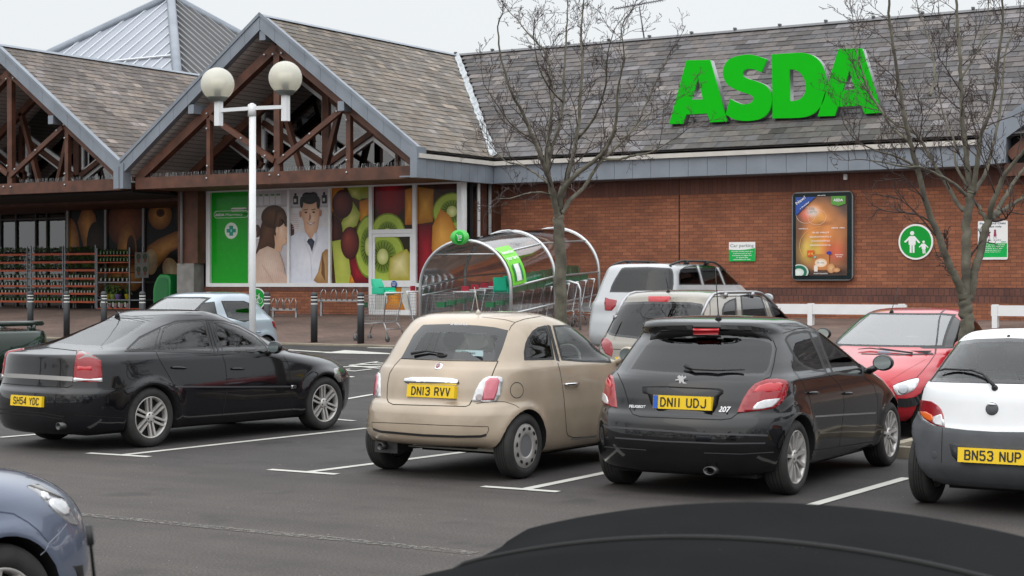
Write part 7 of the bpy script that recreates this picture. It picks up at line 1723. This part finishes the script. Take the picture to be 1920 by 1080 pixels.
# curved reminder banner lying on the hoop between first and second hoops
A_, B_ = arcs[0], arcs[1]; bm = B(); NB = 10; idx = range(18, 26); va = []; vb = []
for j in idx: a_ = A_[min(j, len(A_) - 2)].copy(); b_ = A_[min(j, len(A_) - 2)].lerp(B_[min(j, len(B_) - 2)], .30); va.append(bm.verts.new(a_ + Vector((.045, .0, .03)))); vb.append(bm.verts.new(b_ + Vector((.045, 0, .03))))
for j in range(len(va) - 1): bm.faces.new((va[j], vb[j], vb[j + 1], va[j + 1])).smooth = True
P0 = va[0].co.copy(); Pm = [(v.co.copy(), u.co.copy()) for v, u in zip(va, vb)]
bn = obj('banner', bm, M('lime_banner', (.18, .62, .05), .45), t, world=True)
def onb(s_, u, v):   # s_ down the banner 0..1, u across
    k = s_ * (len(Pm) - 1); i = min(int(k), len(Pm) - 2); f = k - i; a_ = Pm[i][0].lerp(Pm[i + 1][0], f); b_ = Pm[i][1].lerp(Pm[i + 1][1], f); return a_.lerp(b_, u) + Vector((.012, -.012, .004)) * v
bm = B()
for (s0, s1, u0, u1, mi) in ((.52, .92, .22, .80, 0), (.52, .92, .22, .32, 1), (.52, .92, .70, .80, 1)):
    for j in range(4): a_ = s0 + (s1 - s0) * j / 4; b_ = s0 + (s1 - s0) * (j + 1) / 4; v = 1 + mi; poly(bm, [onb(a_, u0, v), onb(a_, u1, v), onb(b_, u1, v), onb(b_, u0, v)], mi)
obj('banner_picture', bm, [m_txtw, M('banner_green', (.01, .22, .08), .5)], bn).matrix_parent_inverse = Matrix()
bm = B()
for s_, s0, w_ in (('Remember', .10, .8), ('your bags', .27, .75)):
    o_ = onb(s0 + .13, .1, 1.5); U_ = (onb(s0 + .13, .9, 1.5) - o_); V_ = (onb(s0, .1, 1.5) - o_); joinme(bm, text(s_, o_, U_.normalized(), V_.normalized(), U_.length, V_.length * .75, .02))
obj('lettering', bm, m_txtw, bn).matrix_parent_inverse = Matrix()
# nested trolleys inside
kids(None)
def nest(n, x, y0, dy, seat, labs, src):
    for i in range(n):
        c = copytree(src); y = y0 + dy * i; c.location = (x + .0 * i, y, gz(y)); c.rotation_euler = (0, 0, radians(-90)) if seat else (0, 0, radians(-90)); c['label'] = labs; c['group'] = 'nested trolleys with green seats' if seat else 'nested trolleys with red card frames'
kids(None)
xm = lambda Y, f: (lambda h: h[0] + (h[1] - h[0]) * f)(H3[0] if Y < 29 else H3[1] if Y < 31 else H3[2])
nest(9, xm(28, .80), 28.55, .36, True, 'one of the nested trolleys with green child seats inside the shelter', tA)
nest(7, xm(28, .28), 28.5, .36, False, 'one of the nested trolleys with red framed cards inside the shelter', tB)
# small cart loop at right end of the shelter
bm = B(); xr = H3[2][1]; tube(bm, [(xr + .45, 30.6, gz(30.6)), (xr + .45, 30.6, gz(30.6) + .85), (xr + .40, 30.6, gz(30.6) + .97), (xr + .2, 30.6, gz(30.6) + 1.03), (xr - .1, 30.6, gz(30.6) + 1.03)], .025, 8); tt = obj('end_barrier', bm, m_tube, t, world=True)
# ------------------------------------------------------------ plant racks
m_sh = M('rack_shelf_orange', (.50, .085, .02), .5, var=.2, vs=5); m_post = M('rack_post', (.25, .26, .28), .4, .6)
m_leaf = [M('leaf_dark', (.025, .065, .018), .6, var=.4, vs=30), M('leaf_mid', (.06, .14, .03), .6, var=.4, vs=30), M('leaf_yellowish', (.20, .22, .04), .6, var=.4, vs=30)]
m_pot = {'black': M('pot_black', (.02, .02, .02), .6), 'label': M('plant_label', (.50, .52, .48), .5), 'yellow': M('pot_yellow', (.50, .38, .01), .4), 'purple': M('pot_purple', (.22, .16, .42), .4), 'lime': M('pot_lime', (.30, .42, .10), .4), 'pink': M('pot_pink', (.60, .45, .46), .5), 'paleleaf': M('label_green', (.16, .30, .12), .5)}
def plantmesh(seed, hgt, spread, potc, lab, leafi, nl=46):
    rnd = random.Random(seed); pot = B(); lathe(pot, [(.035, 0), (.048, .075), (.05, .08), (.045, .08), (0, .07)], 10)
    lf = B()
    for i in range(nl):
        a = rnd.uniform(0, 2 * pi); r_ = spread * sqrt(rnd.random()); z = .07 + hgt * rnd.random() ** .8; c = Vector((r_ * cos(a), r_ * sin(a), z)); u = Vector((rnd.gauss(0, 1), rnd.gauss(0, 1), rnd.gauss(0, .8))).normalized() * rnd.uniform(.012, .028); v = u.orthogonal().normalized() * rnd.uniform(.006, .014)
        f = lf.faces.new([lf.verts.new(c - u), lf.verts.new(c + v), lf.verts.new(c + u), lf.verts.new(c - v)]); f.material_index = 0 if rnd.random() < .8 else 1
    lb = None
    if lab: lb = B(); box(lb, (-.018, -.056, .02), (.020, -.052, .095))
    def fin(bm, ms):
        me = bpy.data.meshes.new('plant'); bm.to_mesh(me); bm.free(); [me.materials.append(m_) for m_ in ms]; return me
    return [('pot', fin(pot, [m_pot[potc]])), ('foliage', fin(lf, [m_leaf[leafi], m_leaf[(leafi + 1) % 3]]))] + ([('plant_label', fin(lb, [m_pot['label' if lab == 1 else 'paleleaf']]))] if lab else [])
PM = {k: plantmesh(*v) for k, v in {'bush': (1, .13, .08, 'black', 0, 0, 70), 'bush2': (2, .12, .085, 'black', 0, 1, 70), 'lab': (3, .06, .05, 'black', 1, 0), 'glab': (4, .07, .055, 'black', 2, 0), 'yel': (5, .16, .07, 'yellow', 0, 1, 60), 'pur': (6, .14, .06, 'purple', 0, 1, 60), 'lim': (7, .14, .06, 'lime', 0, 1, 60), 'pink': (8, .06, .05, 'pink', 1, 1)}.items()}
def putplant(kind, x, y, z, lab, grp, sc=1.0, rz=0):
    t = thing('potted_plant', lab, 'plant', (x, y, z), rz, grp); t.scale = (sc, sc, sc)
    for nm, me in PM[kind]:
        o = bpy.data.objects.new(nm, me); COL.objects.link(o); o.parent = t
YK = 36.0; zg = gz(YK) + .02
RK = [(-8, 61, (.88, .74, .60, .46, .33, .20, .06), 'leftmost'), (68, 128, (.88, .74, .60, .46, .33, .20, .06), 'second'), (132, 189, (.88, .74, .60, .46, .33, .20, .06), 'third')]
rnd = random.Random(77); ORD = ('top', 'second', 'third', 'fourth', 'fifth', 'sixth', 'bottom')
for a_, b_, lv, nm in RK:
    xa, xb = onY(a_, 500, YK).x, onY(b_, 500, YK).x; zt_ = onY(120, 468, YK).z; Hk = zt_ - zg; dp = .42
    t = thing('plant_rack', f'orange shelved rack full of potted plants, {nm} of the racks' + ('' if nm == 'leftmost' else ' from the left'), 'rack', ((xa + xb) / 2, YK, zg), 0, 'plant racks under the canopy')
    for x in (xa, xb):
        for y in (YK - dp / 2, YK + dp / 2): bm = B(); beam(bm, (x, y, zg + .02), (x, y, zt_ + .12), .035, .025, EY); obj('upright', bm, m_post, t, world=True)
    for li, f in enumerate(lv):
        z = zg + .08 + Hk * f * .98; bm = B(); box(bm, (xa + .02, YK - dp / 2, z), (xb - .02, YK + dp / 2, z + .025)); box(bm, (xa + .02, YK - dp / 2 - .012, z - .01), (xb - .02, YK - dp / 2 - .001, z + .05)); obj('shelf', bm, m_sh, t, world=True)
        n = 10 if li < 3 else 9
        for i in range(n):
            x = xa + .06 + (xb - xa - .12) * (i + .5) / n; kind = rnd.choice(('bush', 'bush2', 'bush')) if li < 3 else ('lab' if li < 6 else 'glab')
            putplant(kind, x + rnd.uniform(-.012, .012), YK - dp / 2 + .075 + rnd.uniform(0, .02), z + .026, f'small potted plant on the {ORD[li]} shelf of the {nm} plant rack' + ('' if nm == 'leftmost' else ' from the left'), f'plants on the {ORD[li]} shelf of the {nm} rack', rnd.uniform(.9, 1.12), rnd.uniform(0, .5) if li > 2 else rnd.uniform(0, 6))
        if li < 3:
            bm = B(); 
            for i in range(260):
                c = Vector((rnd.uniform(xa + .05, xb - .05), rnd.uniform(YK - .08, YK + .18), z + .05 + .16 * rnd.random())); u = Vector((rnd.gauss(0, 1), rnd.gauss(0, 1), rnd.gauss(0, 1))).normalized() * .03; v = u.orthogonal().normalized() * .014; poly(bm, [c - u, c + v, c + u, c - v])
            tag(obj('plant_mass', bm, m_leaf[0]), f'dense back row foliage on the {ORD[li]} shelf of the {nm} plant rack', 'plants', kind='stuff')
    for x in (xa + .15, xb - .15): bm = B(); box(bm, (x - .03, YK - dp / 2, zg), (x + .03, YK - dp / 2 + .05, zg + .1)); obj('castor', bm, m_black, t, world=True)
xa, xb = onY(192, 500, YK).x, onY(253, 500, YK).x; zt_ = onY(220, 470, YK).z; Hk = zt_ - zg
t = thing('plant_rack', 'rightmost plant rack with coloured pots and a poster on its side', 'rack', ((xa + xb) / 2, YK, zg), 0, 'plant racks under the canopy'); xc = onY(278, 500, YK).x
for x in (xa, xb, xc): bm = B(); beam(bm, (x, YK - .21, zg), (x, YK - .21, zt_ + .08), .04, .03, EY); obj('upright', bm, m_post, t, world=True)
for li, (py, kind, n, nm) in enumerate(((479, 'glab', 9, 'pale labelled'), (492, 'glab', 9, 'pale labelled'), (511, 'lab', 7, 'white labelled'), (529, 'lab', 7, 'white labelled'), (562, None, 0, ''), (578, 'pink', 5, 'pink potted'))):
    z = onY(220, py, YK).z; bm = B(); box(bm, (xa, YK - .21, z - .02), (xc if li > 2 else xb, YK + .21, z + .01)); obj('shelf', bm, m_sh if li not in (3, 4) else m_post, t, world=True)
    if kind:
        for i in range(n): putplant(kind, xa + .06 + (xb - xa - .1) * (i + .5) / n, YK - .14, z + .012, f'{nm} plant on the {ORD[li if li < 5 else 6]} shelf of the rightmost plant rack', f'plants on the {ORD[li if li < 5 else 6]} shelf of the rightmost rack', 1.1 if kind != 'pink' else 1.7)
    else:
        for i, (k_, nm_) in enumerate((('yel', 'left yellow'), ('lim', 'lime green'), ('pur', 'purple'), ('yel', 'right yellow'))): putplant(k_, onY((209, 218, 228, 246)[i], 500, YK).x, YK - .14, z + .012, f'leafy plant in the {nm_} pot on the rightmost plant rack', None, 1.9)
p0 = onY(253, 521, YK - .23); p1 = onY(279, 473, YK - .23); pr = Print((p0.x, YK - .235, p0.z), EX, UPZ, p1.x - p0.x, p1.z - p0.z); pr.rect(0, 0, 1, 1, rgb(105, 105, 100))
for u in (.27, .75):
    for v in (.25, .75): pr.ell(u, v + .08, .16, .12, rgb(60, 75, 45), rgb(40, 50, 35)); pr.fan([(u - .10, v), (u + .10, v), (u + .07, v - .15), (u - .07, v - .15)], rgb(120, 60, 40), rgb(90, 45, 30))
o = obj('rack_poster', pr.done(), m_printd, t, world=True)
# green hooded stand
c = onY(303, 560, 34.6); zt_ = onY(305, 513.5, 34.6).z; c.z = gz(34.6) + .02; t = thing('basket_stand', 'green rounded plastic hood stand beside the rightmost plant rack', 'stand', c); w_ = .33; h_ = zt_ - c.z
pts = [(-w_, 0), (w_, 0), (w_, h_ * .80), (w_ * .93, h_ * .93), (w_ * .6, h_ * .99), (0, h_), (-w_ * .25, h_ * .985), (-w_ * .55, h_ * .90), (-w_ * .85, h_ * .74), (-w_, h_ * .55)]
obj('hood', extr([pts], (0, 0, 0), EX, UPZ, EY, .5, bev=.03), M('hood_green', (.01, .30, .06), .4, coat=.3), t, smooth=False)
obj('hood_panel', extr([[(x * .75, .1 + z * .8) for x, z in pts]], (0, -.012, 0), EX, UPZ, EY, .012), M('hood_green_dark', (.01, .20, .05), .4), t)
# ------------------------------------------------------------ bare trees
m_bark = M('bark', (.105, .096, .072), .9, var=.45, vs=7, bump=.6, bs=30, detail=8)
m_twig = M('twig', (.045, .030, .026), .85, var=.3, vs=12)
class Tree:
    def __init__(s, name, lab, base, d, seed, rz=0):
        s.rnd = random.Random(seed); s.d = d; s.k = .80 if seed == 4 else .90; s.root = thing(name, lab, 'tree', base, 0, 'bare trees between the parking bays'); s.trunk = B(); s.tw = B(); s.base = Vector(base)
    def P(s, px, py, dd=0): return onD(px, py, s.d + dd)
    def limb(s, pts, r0, r1, dd=(0, 0), sub=1.0, bm=None):
        """traced limb: pixel points at the tree's distance, drifting in depth from dd[0] to dd[1]"""
        n = len(pts); P = [s.P(x, y, dd[0] + (dd[1] - dd[0]) * i / (n - 1)) for i, (x, y) in enumerate(pts)]; Q = []; R = []
        for i in range(n - 1):
            p0, p1, p2, p3 = P[max(i - 1, 0)], P[i], P[i + 1], P[min(i + 2, n - 1)]
            for k in range(5):
                t = k / 5; Q.append(.5 * ((2 * p1) + (p2 - p0) * t + (2 * p0 - 5 * p1 + 4 * p2 - p3) * t * t + (3 * p1 - p0 - 3 * p2 + p3) * t ** 3) + Vector([s.rnd.gauss(0, min(.008, r1 * .35)) for _ in range(3)]))
        Q.append(P[-1]); m = len(Q); s_ = s.k if sub > .1 else 1; r0 *= s_; r1 *= max(.75, s_); R = [r0 + (r1 - r0) * (i / (m - 1)) ** .8 for i in range(m)]
        tube(bm or s.trunk, Q, R, 8)
        L = sum((b - a).length for a, b in zip(Q, Q[1:])); k = int(L * 3.8 * sub)
        for i in range(k):
            f = .18 + .82 * (i + s.rnd.random()) / k; j = min(int(f * (m - 1)), m - 2); p = Q[j].lerp(Q[j + 1], f * (m - 1) - j); d = (Q[j + 1] - Q[j]).normalized()
            s.branch(p, s.out(d, 50), s.rnd.uniform(.3, .85) * (1.1 - .4 * f), max(.004, R[j] * .32), 3)
        s.branch(Q[-1], (Q[-1] - Q[-3]).normalized(), .5, r1, 3)
    def out(s, d, deg):
        a = radians(s.rnd.uniform(deg * .6, deg * 1.25)); o = d.orthogonal().normalized(); o = Matrix.Rotation(s.rnd.uniform(0, 2 * pi), 3, d) @ o
        v = (d * cos(a) + o * sin(a)); v.z += .18; return v.normalized()
    def branch(s, p, d, L, r, lev):
        r = min(r, .016); n = 6 if lev > 1 else 3; Q = [p]; q = p.copy(); dd = d.copy()
        for i in range(n):
            dd = (dd + Vector([s.rnd.gauss(0, .17) for _ in range(3)]) + Vector((0, 0, .05))).normalized(); q = q + dd * (L / n); Q.append(q.copy())
        r1 = max(.0019, r * .35); tube(s.tw, Q, [r + (r1 - r) * i / n for i in range(n + 1)], 4 if lev < 3 else 5, caps=False)
        if lev > 0:
            k = {3: 5, 2: 3, 1: 2}[lev]
            for i in range(k):
                f = .25 + .75 * (i + s.rnd.random() * .8) / k; j = min(int(f * n), n - 1); s.branch(Q[j].lerp(Q[j + 1], min(1, f * n - j)), s.out(dd, 48), L * s.rnd.uniform(.30, .52), max(.0021, r * .55), lev - 1)
        else:
            c = Q[-1]; ball_(s.tw, c, .0048)
    def done(s):
        tr = obj('trunk', s.trunk, m_bark, s.root, world=True); obj('crown', s.tw, m_twig, s.root, world=True)
def ball_(bm, c, r):
    v = [bm.verts.new(c + Vector(o) * r) for o in ((1, 0, 0), (0, 1, 0), (-1, 0, 0), (0, -1, 0), (0, 0, 1.4), (0, 0, -1.4))]
    for a, b in ((0, 1), (1, 2), (2, 3), (3, 0)): bm.faces.new((v[a], v[b], v[4])); bm.faces.new((v[b], v[a], v[5]))
a1 = lambda *p: [(960 + x / 2.454, y / 2.454) for x, y in p]
b1 = onD(1053, 600, 20.3); b1.z = .05
T = Tree('bare_tree', 'leafless tree in front of the trolley shelter, with yellow lichen on its trunk', b1, 20.3, 4)
zpx = lambda d, z: HY - (z - CZ) * F / d
T.limb([(1056, zpx(20.3, .03)), (1054, 700), (1053, 600), (1051, 500), (1047.5, 440), (1047, 405)], .080, .066, sub=0)
T.limb(a1((212, 1000), (196, 930), (178, 850), (150, 765), (100, 640), (45, 510), (0, 430)) + [(940, 110), (933, 50)], .055, .010, (0, -.7))
T.limb(a1((205, 960), (180, 880), (168, 790), (178, 690), (212, 600), (235, 470), (240, 330), (250, 160), (257, 30)), .045, .010, (0, .5))
T.limb(a1((215, 960), (225, 880), (262, 790), (298, 640), (312, 480), (325, 300), (318, 150), (330, 0)), .048, .012, (0, 1.0))
T.limb(a1((215, 960), (232, 880), (290, 810), (385, 735), (440, 670), (478, 560), (488, 400), (515, 270), (508, 180)), .050, .008, (0, -.9))
T.limb(a1((225, 985), (270, 920), (340, 850), (410, 740), (500, 660), (580, 560)) + [(1222, 170), (1250, 110)], .042, .008, (0, .9))
T.limb(a1((150, 765), (165, 640), (182, 500), (180, 380), (158, 250), (70, 150), (20, 85)), .035, .008, (-.1, .8))
T.limb(a1((400, 725), (480, 735), (560, 715)) + [(1218, 286), (1262, 262)], .028, .007, (-.3, -1.2))
T.limb(a1((190, 900), (130, 885), (60, 893), (0, 910)) + [(935, 373)], .016, .006, (0, -.8))
T.limb(a1((175, 850), (110, 800), (40, 760)) + [(945, 300), (915, 262)], .022, .006, (0, .9))
T.limb(a1((235, 470), (170, 400), (120, 300), (100, 180)), .018, .006, (.3, -.5)); T.limb(a1((300, 640), (380, 540), (430, 400), (440, 250), (470, 140)), .024, .006, (.5, -.4)); T.limb(a1((100, 640), (30, 600)) + [(948, 220), (915, 170)], .018, .006, (-.3, -1))
T.limb(a1((500, 640), (560, 600)) + [(1215, 215), (1262, 190)], .018, .005, (-.5, .3))
T.done()
# lichen patches on the trunk
b2 = lambda *p: [(1600 + x / 2.347, 180 + y / 2.347) for x, y in p]
q0 = onD(1812, 640, 18.2); q0.z = .05
T = Tree('bare_tree', 'leafless tree with forking trunk in front of the round parent and child sign', q0, 18.2, 8)
T.limb([(1813, zpx(18.2, .03)), (1812, 720), (1811, 640), (1812, 600), (1810, 570), (1808, 548)], .078, .074, sub=0)
T.limb(b2((480, 890), (462, 830), (420, 740), (370, 600), (322, 480), (282, 320), (250, 200), (215, 40)) + [(1680, 120), (1668, 40), (1666, -30)], .055, .012, (0, -.8))
T.limb(b2((497, 900), (497, 760), (500, 600), (512, 470), (520, 420)), .062, .05, (0, 0), .3)
T.limb(b2((510, 500), (470, 490), (405, 380), (335, 265), (275, 165), (180, 120)) + [(1640, 190), (1612, 150)], .035, .008, (0, .8))
T.limb(b2((518, 430), (495, 250), (478, 90), (475, -20)) + [(1800, 100), (1795, 40), (1790, -30)], .042, .014, (0, .4))
T.limb(b2((525, 430), (545, 300), (560, 180), (610, 40)) + [(1872, 110), (1880, 30), (1878, -30)], .036, .010, (0, -.4))
T.limb(b2((520, 440), (580, 340), (620, 190), (650, 30)) + [(1885, 100), (1905, 50)], .03, .008, (0, .9))
T.limb(b2((512, 900), (530, 800), (560, 680), (592, 560), (600, 545)), .055, .045, (0, 0), .2)
T.limb(b2((598, 550), (610, 480), (655, 370), (700, 300), (751, 240)) + [(1945, 250), (1975, 200)], .04, .012, (0, -.6))
T.limb(b2((600, 550), (660, 460), (700, 390), (751, 320)) + [(1940, 285), (1970, 230)], .032, .012, (0, .6)); T.limb(b2((610, 545), (680, 490), (751, 440)) + [(1950, 340), (1990, 300)], .032, .012, (0, .2))
T.limb(b2((505, 445), (440, 385), (370, 345), (300, 315), (220, 310), (120, 290)) + [(1625, 300)], .024, .006, (0, -.9)); T.limb(b2((592, 560), (560, 500), (545, 480)), .03, .02, (0, .1), .3)
T.limb(b2((505, 400), (450, 300), (445, 200), (400, 100)) + [(1760, 170), (1750, 110)], .02, .006, (0, 1)); T.limb(b2((250, 200), (180, 150), (120, 60)) + [(1630, 170), (1610, 110), (1600, 60)], .02, .006, (-.4, .4))
T.limb(b2((282, 320), (200, 270), (100, 240), (20, 200)) + [(1590, 245)], .018, .005, (-.4, -1.0)); T.limb([(1745, 180), (1752, 130), (1740, 70), (1720, 10)], .018, .006, (-.6, .2)); T.limb([(1800, 150), (1830, 100), (1850, 40), (1855, -20)], .016, .006, (.2, .8))
T.done()
# bare trees mirrored in car windows; unseen greenery added as something dark to reflect
kids(None)
for x, y, rz, lab in ((-17.5, 3.6, 1.2, 'leafless tree behind the camera, mirrored in the beige people carrier'), (-22.5, 5.5, 2.9, 'leafless tree behind the camera, mirrored in the rear glass of the long black car')):
    c = T.root.copy(); COL.objects.link(c); c['label'] = lab; c.matrix_world = Matrix.Translation((x, y, 0)) @ Matrix.Rotation(rz, 4, 'Z')
    c.location = (x, y, 0); c.rotation_euler = (0, 0, rz)
    for ch in [o for o in COL.objects if o.parent == T.root]: e_ = ch.copy(); COL.objects.link(e_); e_.parent = c; e_.matrix_parent_inverse = ch.matrix_parent_inverse.copy()
def added_hedge(lab, x0, y0, x1, y1, h, seed):  # leaf mass put in only to darken what the cars reflect
    rnd = random.Random(seed); t = thing('added_hedge', lab, 'added_hedge', ((x0 + x1) / 2, (y0 + y1) / 2, 0)); bm = B(); a = Vector((x0, y0, 0)); b = Vector((x1, y1, 0)); d = b - a; n = int(d.length * 14); s_ = d.normalized().cross(UPZ)
    for i in range(n):
        f = rnd.random(); hh = h * (.8 + .25 * sin(f * 37 + seed) + .15 * sin(f * 91)); c = a + d * f + s_ * rnd.uniform(-1, 1) + UPZ * (hh * rnd.random() ** .7); u = Vector((rnd.gauss(0, 1), rnd.gauss(0, 1), rnd.gauss(0, 1))).normalized() * .5; v = u.orthogonal().normalized() * .35; poly(bm, [c - u, c + v, c + u, c - v])
    obj('crown', bm, M('added_hedge_leaf', (.02, .03, .014), .8, var=.4, vs=2), t, world=True); bm = B()
    for i in range(int(d.length / 2)): p = a + d * (i * 2 / d.length); tube(bm, [p, p + UPZ * h * .7], .08, 5)
    obj('trunk', bm, m_bark, t, world=True)
added_hedge('added dark greenery behind the camera, unseen except as dark reflections in the cars', -60, -30, 40, -30, 6, 1)
added_hedge('added dark greenery beyond the right end of the car park, for dark car reflections', 38, -30, 38, 33, 6.5, 2)
